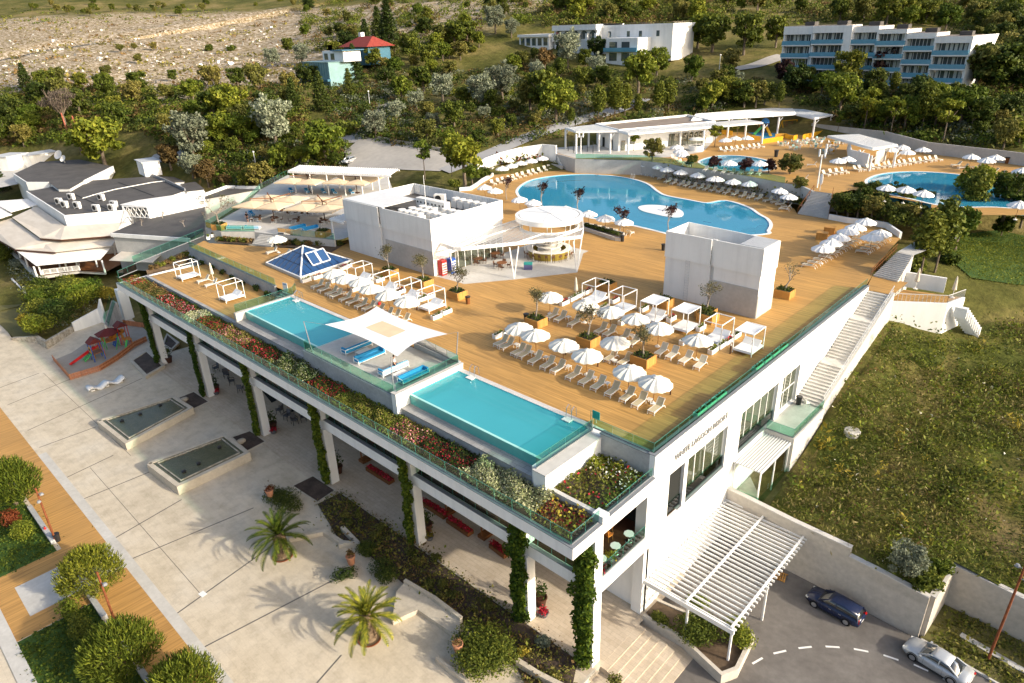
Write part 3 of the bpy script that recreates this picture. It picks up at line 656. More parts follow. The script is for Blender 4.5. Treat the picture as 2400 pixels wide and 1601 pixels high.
PYR=[PXY('t',905,1180,D),PXY('t',1300,1350,D),PXY('t',1890,1150,D),PXY('t',1330,1010,D)]
EDGE_L=PXY('t',20,985,D);EDGE_M=PXY('t',1010,1430,D)
DECK=[(-22.6,38.6),(-22.6,85.2),PXY('R',1720,1095,D),PXY('R',1750,985,D),PXY('R',2020,660,D),PXY('R',2160,510,D),PXY('R',1935,360,D),PXY('R',1780,330,D),PXY('R',1060,222,D),PXY('R',580,140,D),PXY('R',530,60,D),PXY('u',1330,1500,D),PXY('u',1000,1350,D),PXY('u',560,1250,D),PXY('u',60,1140,D),PXY('n',1700,960,D),PXY('n',1400,925,D),PXY('n',1180,880,D),PXY('n',940,845,D),PXY('n',560,815,D),PXY('n',235,805,D),PXY('w',1560,440,D),PXY('w',1300,400,D),PXY('w',1000,370,D),PXY('w',620,420,D),PXY('w',470,490,D),PXY('w',485,550,D),PXY('w',260,690,D),PXY('w',150,760,D),PXY('w',0,770,D),(-92,69),(-92,55.4),PXY('t',1700,1010,D),PXY('t',1330,1000,D),PXY('t',250,930,D),PXY('t',190,900,D),EDGE_L,EDGE_M,(-77.0,39.6),(-60.2,39.6),(-60.2,39.3),(-45.0,39.3),(-45.0,39.2),(-27.4,39.2),(-27.4,38.6)]
struct(sheet('pool_deck',DECK,D,MT['deck'],holes=[BP,PYR]))
# ---- two plunge pools over the flower bed
def plunge(Q,label,side):
 x0,x1,y0,y1=Q[0][0],Q[1][0],Q[0][1],Q[2][1];wz=D-.06
 t=thing('plunge_pool',label,'swimming pool',((x0+x1)/2,(y0+y1)/2,13.6))
 b=MB();b.face([(x0,y0,13.7),(x1,y0,13.7),(x1,y1,13.7),(x0,y1,13.7)]);b.face([(x0,y1,13.7),(x1,y1,13.7),(x1,y1,D),(x0,y1,D)])
 b.face([(x0,y0,13.7),(x0,y1,13.7),(x0,y1,D),(x0,y0,D)]);b.face([(x1,y1,13.7),(x1,y0,13.7),(x1,y0,D),(x1,y1,D)]);b.face([(x1,y0,13.7),(x0,y0,13.7),(x0,y0,wz),(x1,y0,wz)]);b.build('basin',MT['mosaic_t'],t)
 b=MB()
 for i in range(3):b.box(x0+.02,x1-.02,y1-.02-.42*(i+1),y1-.02-.42*i if i else y1-.01,13.71,D-.38-.34*i)
 st=b.build('step',MT['mosaic_t'],t)
 b=MB()
 for i in range(3):b.box(x0+.03,x1-1.5,y1-.02-.42*(i+1),y1-.02-.42*(i+1)+.16,D-.378-.34*i,D-.372-.34*i)
 b.build('step_nosing',MT['mosaic_p'],st)
 b=MB();b.face([(x0,y0,wz),(x1,y0,wz),(x1,y1,wz),(x0,y1,wz)]);b.build('water',MT['water'],t)
 b=MB();b.box(x0,x1,y0-.24,y0-.003,14.02,wz-.02);b.build('infinity_edge',MT['teal_edge'],t)
 b=MB();b.box(x0,x1,y0-.22,y0-.004,wz-.02,wz+.004);b.build('edge_rim',MT['rim_pale'],t)
 b=MB();b.box(x0-.4,x1+.4,y1+.005,y1+.55,D-.3,D+.03);b.build('coping',MT['coping_grey'],t)
 return t
p1=plunge(P1,'turquoise plunge pool partly below the white shade sail, nearest the small daybed terrace',0)
p2=plunge(P2,'long turquoise plunge pool in front of the main row of sun loungers',1)
# left wall of pool one, right glass face of pool one
b=MB();b.box(-76.35,-75.91,31.65,39.5,12.9,D+.06);b.build('side_wall',MT['pale_conc'],p1)
b=MB();b.box(-60.09,-60.0,32.86,38.9,14.0,D-.05);b.build('end_glass',MT['teal_edge'],p1)
b=MB();b.box(-28.74,-28.3,31.55,38.6,12.9,D+.02)
b.build('side_wall',MT['white'],p2)
# concrete front wall below the pools with its stone ledge, sofa platform and the side walls
fw=thing('concrete_wall','long grey boarded concrete wall below the plunge pools, behind the flower bed','wall',(-60,31.6,12.9))
b=MB();b.box(-76.3,-60.4,31.6,31.95,12.9,14.0);b.box(-60.4,-45.0,31.3,31.7,12.9,D+.1);b.box(-45.0,-28.3,31.6,31.95,12.9,14.0);b.box(LX+1,-76.35,31.6,31.95,12.9,13.75);b.build('wall_face',MT['concrete'],fw)
b=MB();b.box(-75.9,-60.1,31.55,32.85,13.9,14.03);b.box(-45.0,-28.75,31.55,32.65,13.9,14.03);b.box(LX+1,-76.36,31.55,32.0,13.75,13.8);b.build('stone_ledge',MT['ledge'],fw)
q=thing('side_wall','low white wall between the plunge pool and the square planted bed','wall',(-27.9,35,13))
b=MB();b.box(-28.3,-27.1,31.2,38.05,12.92,D);b.box(-28.4,-27.25,38.05,39.25,13,D-.01);b.build('wall_face',MT['white'],q)
b=MB();b.box(-28.35,-27.05,31.15,38.04,D,D+.08);b.build('capping',MT['cap'],q)
q=thing('side_wall','sloping-topped white wall dividing the sofa terrace from the right-hand plunge pool','wall',(-45,35,13))
b=MB();b.box(-45.25,-44.6,31.15,39.35,12.92,D+.52);b.build('wall_face',MT['white'],q)
b=MB();b.box(-45.3,-44.56,31.1,39.4,D+.52,D+.58);b.build('capping',MT['cap'],q)
struct(sheet('sofa_terrace',[(-60.2,31.5),(-45.2,31.5),(-45.2,39.25),(-60.2,39.25)],D-.02,MT['pale_conc']))
q=MB();q.box(-52.0,-45.3,39.3,39.7,D-.1,D+.45);tag(q.build('low_wall',MT['concrete']),'low grey concrete wall at the back of the sofa terrace, below a glass pane','wall')
glass_run('glass_railing',[(-60.2,32.0),(-60.2,31.45),(-45.3,31.45)],D+.1,1.05,'glass railing in front of the blue sofas under the shade sail')
glass_run('glass_railing',[(-44.95,31.5),(-44.95,39.1),(-52.0,39.5)],D+.55,.85,'glass railing on the wall between sofas and right-hand plunge pool')
glass_run('glass_railing',[(-28.2,31.4),(-28.2,38.35),(-29.2,39.4)],D+.08,1.05,'green glass railing along the right end of the long plunge pool')
glass_run('glass_railing',[(-28.1,38.3),(-22.4,38.3),(-22.4,85.0)],D+.42,.9,'long glass railing round the front corner of the wooden deck above the facade',1.7)
glass_run('glass_railing',[(-76.2,31.8),(-76.2,39.5),(-77.3,40.6)],D+.06,1.0,'green glass railing at the left end of the plunge pool, above the small steps')
# ---- lower daybed terrace at the left end
LT=13.55
struct(sheet('lower_terrace',[(LX+1.0,31.95),(-76.4,31.95),(-76.4,39.6),EDGE_M,EDGE_L,(-103,41.5)],LT,MT['deck']))
q=thing('terrace_wall','grey concrete wall behind the two white daybeds of the lower terrace','wall',(EDGE_M[0],EDGE_M[1],LT))
b=MB();b.wallrun([EDGE_L,EDGE_M],LT-.6,D+.05,.3);b.build('wall_face',MT['concrete'],q)
b=MB();b.wallrun([EDGE_L,EDGE_M],D+.05,D+.1,.38);b.build('capping',MT['grey_cap'],q)
glass_run('glass_railing',[EDGE_L,EDGE_M],D+.1,1.0,'glass railing on the grey wall above the two-daybed terrace',1.9)
q=MB()
for i in range(8):q.box(-78.6-.3*0,-76.5,39.6-.36*(i+1),39.6-.36*i,LT-.1,D-.02-.18*i)
tag(q.build('stone_steps',MT['ledge']),'short flight of steps from the deck down to the two-daybed terrace','steps')
# low planter wall between the two front beds
q=MB();q.box(-27.05,-22.45,31.4,31.75,12.9,13.85);tag(q.build('low_wall',MT['cap']),'low pale wall between the long flower bed and the square planted bed','wall')
struct(sheet('flower_bed_soil',[(LX+.5,28.3),(-22.5,28.3),(-22.5,31.4),(-28.3,31.4),(-28.3,31.6),(LX+.5,31.6)],13.2,MT['soil']))
struct(sheet('flower_bed_soil',[(-27.05,31.75),(-22.5,31.75),(-22.5,38.0),(-27.05,38.0)],13.3,MT['soil']))
# ---- big free-form pool
t=thing('swimming_pool','big free-form blue swimming pool in the middle of the wooden deck','swimming pool',(-68,108,13.5))
fl=sheet('basin_floor',BP,13.75,MT['mosaic_b'],parent=None);fl.parent=t;fl.location=-Vector((-68,108,13.5))
b=MB()
for i in range(len(BP)):
 p,r=BP[i],BP[(i+1)%len(BP)];b.face([(*p,13.75),(*r,13.75),(*r,D+.02),(*p,D+.02)])
b.build('basin_wall',MT['mosaic_b'],t)
b=MB();O=offset(BP,.55)
for i in range(len(BP)):
 k=(i+1)%len(BP);b.face([(*BP[i],D+.03),(*BP[k],D+.03),(*O[k],D+.03),(*O[i],D+.03)][::-1]);b.face([(*O[i],D-.02),(*O[k],D-.02),(*O[k],D+.03),(*O[i],D+.03)])
b.build('coping',MT['coping'],t)
wt=sheet('water',BP,D-.07,MT['water_b']);wt.parent=t;wt.location=-Vector((-68,108,13.5))
ISL=catmull([PXY('p',1145,1020,D),PXY('p',1230,985,D),PXY('p',1400,980,D),PXY('p',1600,1000,D),PXY('p',1780,1050,D),PXY('p',1845,1110,D),PXY('p',1790,1160,D),PXY('p',1600,1160,D),PXY('p',1400,1120,D),PXY('p',1220,1075,D)],4)
b=MB();b.prism(offset(ISL,.9),13.76,14.3);isl=b.build('island_shelf',MT['mosaic_b'],t)
b=MB();b.prism(ISL,14.3,D+.0);b.build('island_top',MT['coping'],isl)
def pool_motif(b,c,z,s=.45,rz=.4):
 for i in(-1,0,1):b.cbox((c[0]+i*s*.5,c[1]+i*.05,z),(s*.55,s*.42,.006),rz+i*.25)
for w_,x_,y_,z_ in(('p',760,780,13.76),('p',2205,1245,13.76)):b=MB();pool_motif(b,P(w_,x_,y_,z_),z_,.9);b.build('floor_motif',MT['mosaic_d'],t)
b=MB();pool_motif(b,P('p',1495,1060,D+.008),D+.008,.8);b.build('island_motif',MT['mosaic_d'],isl)
# dark corner seat of the pool
JC=catmull([PXY('R',-40,320,D-.3),PXY('R',130,300,D-.3),PXY('R',125,350,D-.3),PXY('R',60,415,D-.3),PXY('R',-60,445,D-.3)],4)
b=MB();b.prism(JC,13.76,D-.35);b.build('whirl_seat',MT['mosaic_d'],t)
b=MB()
for k in range(3):
 cc=Vector(PXY('R',-60,400,D-.3));b.lathe([(2.6+k*.5,13.76),(2.6+k*.5,D-.4-.25*k),(2.2+k*.5,D-.4-.25*k)],(cc.x,cc.y,0),40)
b.build('round_step',MT['mosaic_b'],t)
# ---------------------------------------------------------------- blocks on the deck
def clip_seg(y,poly):
 xs=[]
 for i in range(len(poly)):
  a,c=poly[i],poly[(i+1)%len(poly)]
  if(a[1]>y)!=(c[1]>y):xs.append(a[0]+(c[0]-a[0])*(y-a[1])/(c[1]-a[1]))
 return sorted(xs)
sb=thing('service_block','large white flat block with open plant roof behind the row of daybeds','building',(-77,62,D))
ax0,ax1,ay0,ay1=-87.0,-67.3,55.4,68.9
b=MB();b.box(ax0+.12,-78.5,ay0+.12,ay1-.1,D-.1,20.2);b.box(-78.5,-77.6,ay0+.45,ay1-.1,D-.1,20.2);b.box(-77.6,ax1-.1,ay0+.12,ay1-.1,D-.1,20.2);b.build('lower_wall',MT['wall_weather'],sb)
b=MB();b.box(-77.5,ax1-.08,ay0+.06,ay0+.115,D,18.4);b.build('concrete_panel',MT['grey_render'],sb)
b=MB()
b.box(ax0,-78.6,ay0,ay0+.15,19.9,22.75);b.box(-77.5,ax1,ay0,ay0+.15,19.9,22.75);b.box(-78.6,-77.5,ay0+.3,ay0+.45,19.9,22.75)
b.box(ax1-.15,ax1,ay0+.15,ay1,19.9,22.75);b.box(ax0,ax0+.15,ay0+.15,ay1,19.9,22.75);b.box(ax0+.15,ax1-.15,ay1-.15,ay1,19.9,22.75);b.build('parapet',MT['white'],sb)
b=MB()
for i in range(40):
 x=ax0+.3+i*.5
 if x<ax1-.2:b.box(x,x+.03,ay1-.19,ay1-.152,20.3,22.7)
for i in range(26):
 y=ay0+.5+i*.5;b.box(ax0+.152,ax0+.19,y,y+.03,20.3,22.7)
b.build('parapet_seam',MT['galv'],sb)
b=MB();b.box(ax0+.15,ax1-.15,ay0+.5,ay1-.15,20.2,21.2);b.build('plant_roof',MT['felt'],sb)
b=MB()
for i in range(26):
 y=ay0+.2+i*.24;b.box(ax0+.1,-77.7,y,y+.19,22.76,22.84)
b.build('slatted_roof_cover',MT['white_paint'],sb)
rng=random.Random(4)
def fanmesh():
 b=MB();b.box(-.55,.55,-.55,.55,0,1.0);
 c=MB();c.lathe([(.5,1.0),(.52,1.28),(.56,1.32),(.5,1.36),(.1,1.38),(.0,1.38)],n=14)
 return[('casing',b.mesh('casing',MT['plastic']),[]),('fan_cowl',c.mesh('fan_cowl',MT['plastic']),[])]
FAN=fanmesh();n=0
for r in range(3):
 for c in range(6):
  x=-75.6+c*1.28+r*.35;y=57.4+r*1.55+(.9 if c>2 else 0)*(r==2)
  if r==0 and c>3:continue
  inst('fan_unit',FAN,f'white round-capped rooftop fan, {ORD[c]} from the cabinets in the {["front", "middle", "back"][r]} row','fan unit',(x,y,21.2),0,'white fan units on the plant roof')
for c in range(5):
 inst('fan_unit',FAN,f'white round-capped rooftop fan along the rear parapet, {ORD[c]} from its near end','fan unit',(-69.0-c*1.4,66.6,21.2),0,'white fan units on the plant roof')
def cabm():
 b=MB();b.box(-.75,.75,-.5,.5,0,2.0);c=MB()
 for z in(.55,1.45):c.tube((-.35,-.51,z),(-.35,-.53,z),.16,n=10);c.tube((.35,-.51,z),(.35,-.53,z),.16,n=10)
 return[('casing',b.mesh('casing',MT['plastic']),[]),('fan_grille',c.mesh('fan_grille',MT['black']),[])]
CAB=cabm()
for i in range(4):inst('air_handler',CAB,f'tall white air-conditioning cabinet on the plant roof, {ORD[i]} from the slatted cover','air conditioner',(-76.6+i*1.56,61.9,21.2),0,'white cabinets on the plant roof')
def acm(w=.95):
 b=MB();b.box(-w/2,w/2,-.2,.2,.12,.85);b.box(-w/2+.05,-w/2+.12,-.18,.18,0,.12);b.box(w/2-.12,w/2-.05,-.18,.18,0,.12)
 g=MB();g.tube((-.12,-.2,.48),(-.12,-.22,.48),.29,n=14)
 return[('casing',b.mesh('casing',MT['plastic']),[]),('fan_grille',g.mesh('fan_grille',MT['black']),[])]
ACU=acm(1.0)
inst('air_conditioner',ACU,'boxy grey-backed air conditioner near the left rear corner of the plant roof','air conditioner',(-78.0,66.5,21.2),.5,scale=1.7)
q=thing('antenna_mast','thin white mast standing on the plant roof of the large white block','mast',(-73.5,60,20.3));b=MB();b.tube((-73.5,60,20.3),(-73.5,60,27),.05,.03);b.build('pole',MT['white_paint'],q);b=MB();b.cbox((-73.5,60,20.34),(.4,.4,.08));b.build('base_plate',MT['galv'],q)
# ---- slatted pergola and bar
PZ=19.1
PG=[(-67.2,55.5),PXY('k',930,655,PZ),PXY('k',1110,722,PZ),PXY('k',1180,728,PZ),PXY('k',2285,615,PZ),PXY('k',2300,560,PZ),PXY('k',2295,455,PZ),PXY('k',2040,395,PZ),PXY('k',1790,330,PZ),(-67.2,76.5)]
BC=(-61.3,72.0)
pg=thing('bar_pergola','white slatted pergola on slanting steel legs around the round pool bar','pergola',(-62,66,D))
b=MB();b.wallrun(PG[1:9],PZ-.12,PZ+.33,.14);b.build('edge_beam',MT['white_paint'],pg)
b=MB();y=55.9
while y<79.5:
 xs=clip_seg(y,PG)
 for i in range(0,len(xs)-1,2):
  segs=[(xs[i],xs[i+1])]
  dd=4.1**2-(y-BC[1])**2
  if dd>0:
   h=math.sqrt(dd);segs=[(xs[i],BC[0]-h),(BC[0]+h,xs[i+1])]
  for a,c in segs:
   if c-a>.3:b.box(a,c,y,y+.05,PZ+.08,PZ+.2)
 y+=.5
b.build('slats',MT['white_paint'],pg)
b=MB()
for x in(-66.9,-64.4,-59.2,-56.5):
 ys=[v for v in np.arange(56,79,.2)if inpoly(x,v,PG)]
 if ys and not(x in(-64.4,-59.2)):b.bar((x,ys[0],PZ+.28),(x,ys[-1],PZ+.28),.14,.16)
 elif ys:
  h=math.sqrt(max(0,4.1**2-(x-BC[0])**2));b.bar((x,ys[0],PZ+.28),(x,BC[1]-h,PZ+.28),.14,.16);b.bar((x,BC[1]+h,PZ+.28),(x,ys[-1],PZ+.28),.14,.16)
b.lathe([(4.05,PZ-.1),(4.25,PZ-.1),(4.25,PZ+.32),(4.05,PZ+.32),(4.05,PZ-.1)],(BC[0],BC[1],0),40);b.build('beam',MT['white_paint'],pg)
for ft,tops in((('k',1665,992),(('k',1622,705),('k',1705,695))),(('k',2240,932),(('k',2210,650),('k',2285,625))),(('k',1125,870),(('k',1128,735),)),(('k',1110,905),(('k',1065,740),))):
 f0=P(*ft,D)
 for tp in tops:
  b=MB();tpp=P(*tp,PZ-.1);b.tube(f0,tpp,.07,.09);b.build('leg',MT['white_paint'],pg)
rb=thing('round_bar','round pool bar with gold curved counter under a white disc canopy','bar',(BC[0],BC[1],D))
b=MB();b.lathe([(0,21.15),(4.2,20.98)],(BC[0],BC[1],0),48);b.build('canopy_cloth',MT['white_paint'],rb,smooth=True)
b=MB();b.lathe([(4.3,21.0),(4.75,21.0),(4.75,20.35),(4.6,20.3),(4.3,20.6),(4.3,21.0)],(BC[0],BC[1],0),48);b.build('canopy_ring',MT['white_paint'],rb,smooth=False)
b=MB();b.lathe([(4.2,20.97),(4.3,20.9)],(BC[0],BC[1],0),48)
b.build('canopy_gap',MT['dark_wood'],rb)
b=MB()
for i in range(10):a=i*math.pi/5+.2;b.bar((BC[0],BC[1],21.17),(BC[0]+4.15*math.cos(a),BC[1]+4.15*math.sin(a),21.0),.05,.03)
b.build('canopy_rib',MT['galv'],rb)
b=MB()
for i in range(8):a=i*math.pi/4;b.tube((BC[0]+3.4*math.cos(a),BC[1]+3.4*math.sin(a),D),(BC[0]+3.9*math.cos(a),BC[1]+3.9*math.sin(a),20.7),.06)
b.build('column',MT['white_paint'],rb)
b=MB();b.lathe([(2.95,D),(3.05,D+1.08),(2.5,D+1.08),(2.5,D)],(BC[0],BC[1],0),40);b.build('counter_front',MT['gold'],rb)
b=MB();b.lathe([(2.4,D+1.09),(3.2,D+1.09),(3.2,D+1.15),(2.4,D+1.15)],(BC[0],BC[1],0),40);b.build('counter_top',MT['plastic'],rb)
b=MB()
for z in(1.5,2.1,2.7):b.lathe([(.7,D+z),(1.9,D+z),(1.9,D+z+.07),(.7,D+z+.07)],(BC[0],BC[1],0),24)
b.lathe([(.7,D),(.7,D+2.9)],(BC[0],BC[1],0),20);b.lathe([(1.7,D),(1.7,D+.95),(.7,D+.95)],(BC[0],BC[1],0),20);b.build('bottle_shelf',MT['plastic'],rb)
b=MB();
for i in range(40):
 a=rng.random()*6.28;r=rng.uniform(1.2,1.8);z=rng.choice((1.57,2.17));b.tube((BC[0]+r*math.cos(a),BC[1]+r*math.sin(a),D+z),(BC[0]+r*math.cos(a),BC[1]+r*math.sin(a),D+z+.3),.04,.02,6)
b.build('bottles',MT['black'],rb)
struct(sheet('bar_floor',[(-67.2,55.6),PXY('k',1100,1010,D),PXY('k',1205,1042,D),PXY('k',1665,1000,D),PXY('k',2245,935,D),PXY('k',2300,760,D),(-58,77),(-67.2,77)],D+.006,MT['pale_conc']))
st=MB();st.lathe([(.2,.74),(.22,.78),(0,.8)],n=10);st2=MB()
for a in range(4):st2.bar((.17*math.cos(a*1.57+.78),.17*math.sin(a*1.57+.78),.75),(.24*math.cos(a*1.57+.78),.24*math.sin(a*1.57+.78),0),.03)
st3=MB();st3.box(-.2,.2,.17,.21,.8,1.12)
STOOL=[('seat',st.mesh('seat',MT['wicker']),[]),('legs',st2.mesh('legs',MT['dark_wood']),[]),('backrest',st3.mesh('backrest',MT['wicker']),[])]
for i in range(11):
 a=rad(-118+i*15.5);inst('bar_stool',STOOL,f'brown bar stool at the gold counter, {ORD[i]} from the ice-cream chest end','bar stool',(BC[0]+3.6*math.cos(a),BC[1]+3.6*math.sin(a),D),a-math.pi/2,'bar stools round the pool bar')
def cafe_table(mt,top,r=.62):
 b=MB();b.lathe([(0,.75),(r,.75),(r,.71),(0,.71)],n=8);c=MB();c.tube((0,0,0),(0,0,.71),.05);c.lathe([(.3,0),(.28,.03),(0,.04)],n=10)
 return[('tabletop',b.mesh('tabletop',top),[]),('pedestal',c.mesh('pedestal',mt),[])]
def cafe_chair(m,mleg):
 b=MB();b.cbox((0,0,.45),(.48,.48,.06));c=MB();c.cbox((0,.24,.68),(.46,.05,.42),0,-.15);l=[]
 L=MB()
 for x in(-.2,.2):
  for y in(-.2,.2):L.bar((x,y,.43),(x*1.1,y*1.1,0),.035)
 A=MB()
 for x in(-.25,.25):A.bar((x,-.2,.64),(x,.22,.66),.04);A.bar((x,-.2,.64),(x,-.2,.44),.03)
 return[('seat',b.mesh('seat',m),[]),('backrest',c.mesh('backrest',m),[]),('legs',L.mesh('legs',mleg),[]),('armrest',A.mesh('armrest',mleg),[])]
BT=cafe_table(MT['dark_wood'],MT['brown_wood'],.75);BCH=cafe_chair(MT['wicker'],MT['dark_wood'])
for nm,(w_,x_,y_),k in(('nearest the vending machines',('k',1335,850),4),('at the back by the glass doors',('k',1495,800),4),('nearest the slanting legs',('k',1555,890),4)):
 c=P(w_,x_,y_,D);inst('bar_table',BT,f'round brown table under the bar pergola, {nm}','table',c,.3)
 for i in range(k):
  a=i*math.pi/2+.5;inst('bar_chair',BCH,f'brown wicker chair, {ORD[i]} round the bar table {nm}','chair',(c[0]+.95*math.cos(a),c[1]+.95*math.sin(a),D),a-math.pi/2,'wicker chairs under the bar pergola')
  # glass doors of the block, drinks coolers and the ice-cream chest
b=MB()
for i in range(8):MB().box(-67.26,-67.2,58.5+i*1.25,59.65+i*1.25,D+.05,D+2.5).build('glass_door',MT['window'],sb)
b=MB();[b.box(-67.22,-67.14,58.4+i*1.25,58.5+i*1.25,D,D+2.6)for i in range(9)];b.build('door_frame',MT['white_paint'],sb)
def cooler(loc,body,label,hdr):
 t=thing('drinks_cooler',label,'drinks cooler',loc)
 x,y,z=loc
 b=MB();b.box(x-.42,x+.38,y-.42,y+.42,z+.05,z+2.1);b.build('cabinet',body,t)
 b=MB();b.box(x+.38,x+.44,y-.38,y+.38,z+.3,z+1.75);d=b.build('glass_door',MT['plastic'],t)
 b=MB()
 for k in range(4):
  for i in range(6):b.tube((x+.45,y-.3+i*.12,z+.4+k*.33),(x+.45,y-.3+i*.12,z+.62+k*.33),.04,n=6)
 b.build('bottles',hdr,d)
 b=MB();b.box(x+.38,x+.45,y-.4,y+.4,z+1.8,z+2.1);b.build('header_panel',hdr,t)
c=P('k',985,965,D);cooler((c[0]+.1,c[1]+.45,D),MT['red'],'red drinks cooler with a glass door, beside the corner of the white block',MT['red'])
c=P('k',1070,945,D);cooler((c[0]+.1,c[1]+.45,D),MT['blue'],'blue drinks cooler with a glass door next to the red cooler',MT['blue'])
c=P('k',1795,905,D);t=thing('ice_cream_chest','teal and violet ice-cream chest at the foot of the round bar','freezer',c)
b=MB();b.cbox((c[0],c[1],D+.35),(1.1,.7,.7),.6);b.build('chest',plain('violet',(.10,.10,.22),.5,.3),t);b=MB();b.cbox((c[0],c[1],D+.83),(1.12,.72,.24),.6);b.build('lid',plain('teal',(.03,.28,.26),.5,.3),t)
# ---- smaller white block on the right
bb=thing('stair_block','white box-shaped block with grey concrete base on the right of the deck','building',(-34,70,D))
b=MB();b.prism([(-40.2,68.35),(-34.4,68.35),(-34.4,68.7),(-33.9,68.7),(-33.9,68.3),(-28.5,68.3),(-28.5,72.2),(-40.2,73.2)],D-.1,19.95);b.build('lower_wall',MT['wall_weather'],bb)
b=MB();b.box(-33.9,-28.48,68.22,68.295,D,18.35);b.box(-28.495,-28.43,68.295,72.2,D,17.6);b.build('concrete_panel',MT['grey_render'],bb)
b=MB();b.box(-40.25,-34.45,68.2,68.35,19.9,22.95);b.box(-33.95,-28.4,68.2,68.35,19.9,22.95);b.box(-34.45,-33.95,68.45,68.6,19.9,22.95);b.box(-28.55,-28.4,68.35,72.25,19.9,22.95);b.box(-40.25,-40.1,68.35,73.25,19.9,22.95);b.prism([(-40.1,73.1),(-28.55,72.1),(-28.55,72.25),(-40.1,73.25)],19.9,22.95);b.build('parapet',MT['white'],bb)
b=MB();b.prism([(-40.1,68.6),(-28.55,68.6),(-28.55,72.1),(-40.1,73.1)],19.96,20.4);b.build('plant_roof',MT['felt'],bb)
b=MB()
for i in range(16):
 y=68.4+i*.235
 if y<72.1:b.box(-31.2,-28.5,y,y+.17,22.96,23.03)
b.build('slatted_roof_cover',MT['galv'],bb)
b=MB()
for z in np.arange(15.3,20,.33):b.bar((-37.4,68.2,z),(-36.9,68.2,z),.03)
b.bar((-37.4,68.2,D),(-37.4,68.2,20),.04);b.bar((-36.9,68.2,D),(-36.9,68.2,20),.04);b.build('ladder',MT['galv'],bb)
for i in range(3):inst('air_conditioner',ACU,f'white air-conditioning unit on the roof of the box-shaped block, {ORD[i]} from its left end','air conditioner',(-38.6+i*1.7,70.2,20.4),.4,'units on the box-shaped block',1.5)
# ---- glass pyramid
pc=[Vector((*p,D+.35))for p in PYR];ap=Vector(P('t',1370,1000,D+3.4));
cc=(pc[0]+pc[1]+pc[2]+pc[3])/4;ap=Vector((cc.x,cc.y,D+2.7))
t=thing('skylight_pyramid','blue glass pyramid skylight with white edges on the wooden deck','skylight',(cc.x,cc.y,D))
b=MB()
for i in range(4):b.face([pc[i],pc[(i+1)%4],ap])
b.v=[tuple(v)for v in b.v];b.build('glazing',MT['window_blue'],t)
b=MB()
for i in range(4):b.bar(pc[i],ap,.2,.14);b.bar(pc[i],pc[(i+1)%4],.16,.14)
b.build('edge_frame',MT['white_paint'],t)
b=MB()
for i in range(4):
 p,r=pc[i],pc[(i+1)%4]
 for k in range(1,8):
  u=p.lerp(r,k/8);f=min(k,8-k)/4;b.bar(u+Vector((0,0,.03)),u.lerp(ap if f>.99 else(p.lerp(ap,min(1,2*k/8))if k<=4 else r.lerp(ap,min(1,2*(8-k)/8))),1)+Vector((0,0,.03)),.05,.05)
 for h in(.35,.7):b.bar(p.lerp(ap,h)+Vector((0,0,.03)),r.lerp(ap,h)+Vector((0,0,.03)),.05,.05)
b.build('glazing_bar',plain('dark_blue_bar',(.03,.05,.09),.4,.4),t)
b=MB();b.wallrun([tuple(v)for v in pc]+[tuple(pc[0])],D-.05,D+.33,.3);b.build('kerb',MT['pale_conc'],t)
nrm=(pc[2]-pc[1]).cross(ap-pc[1]).normalized();nrm=nrm if nrm.z>0 else-nrm;base=pc[1].lerp(pc[2],.5)
for k in(-.8,.8):
 b=MB();dirx=(pc[2]-pc[1]).normalized();up=(ap-base).normalized();o_=base+up*1.3+dirx*k+nrm*.1;
 cs=[o_-dirx*.7,o_+dirx*.7,o_+dirx*.7+up*1.9+nrm*.7,o_-dirx*.7+up*1.9+nrm*.7]
 for i in range(4):b.bar(cs[i],cs[(i+1)%4],.13,.13)
 h=b.build('opening_hatch',MT['white_paint'],t);b=MB();b.face(cs);b.build('pane',MT['window_blue'],h)
 # ---- restaurant terrace with cream parasols
RT=16.1
TP=[PXY('t',1690,895,RT),PXY('t',1040,830,RT),PXY('t',770,800,RT),PXY('t',390,800,RT),PXY('t',215,755,RT),PXY('t',650,510,RT),PXY('t',830,320,RT),PXY('t',1150,150,RT),PXY('t',2300,170,RT),(-92,70),(-89.5,56)]
struct(sheet('restaurant_terrace',TP,RT,MT['pale_conc']))
q=MB();q.wallrun(TP[:6],13.5,RT+.02,.35);tag(q.build('terrace_wall',MT['pale_conc']),'low pale wall around the parasol-covered restaurant terrace','wall')
q=MB()
a0=Vector(PXY('t',740,945,D));a1=Vector(PXY('t',960,970,D));c0=Vector(PXY('t',830,830,RT));c1=Vector(PXY('t',1010,850,RT))
for i in range(7):
 f=i/7;g_=(i+1)/7;q.prism([tuple(a0.lerp(c0,f)),tuple(a1.lerp(c1,f)),tuple(c1),tuple(c0)],D-.1,D+(RT-D)*g_)
tag(q.build('stone_steps',MT['pale_conc']),'pale steps from the deck up to the parasol-covered restaurant terrace','steps')
glass_run('glass_railing',[TP[0],TP[1]],RT,1.05,'glass railing of the restaurant terrace to the right of its steps')
glass_run('glass_railing',[TP[2],TP[3],TP[4]],RT,1.05,'glass railing of the restaurant terrace to the left of its steps')
glass_run('glass_railing',[TP[4],TP[5],TP[6],TP[7]],RT,1.1,'long green glass railing along the far left edge of the restaurant terrace')
struct(sheet('flower_bed_soil',[PXY('t',330,925,D),PXY('t',740,945,D),PXY('t',775,865,D),PXY('t',420,830,D)],D+.05,MT['soil_brown']))
struct(sheet('flower_bed_soil',[PXY('t',1000,970,D),PXY('t',1400,990,D),PXY('t',1650,1040,D),PXY('t',1830,930,D),PXY('t',1700,920,D),PXY('t',1080,900,D)],D+.05,MT['soil_brown']))
ANG=math.atan2(4.3,9.2)
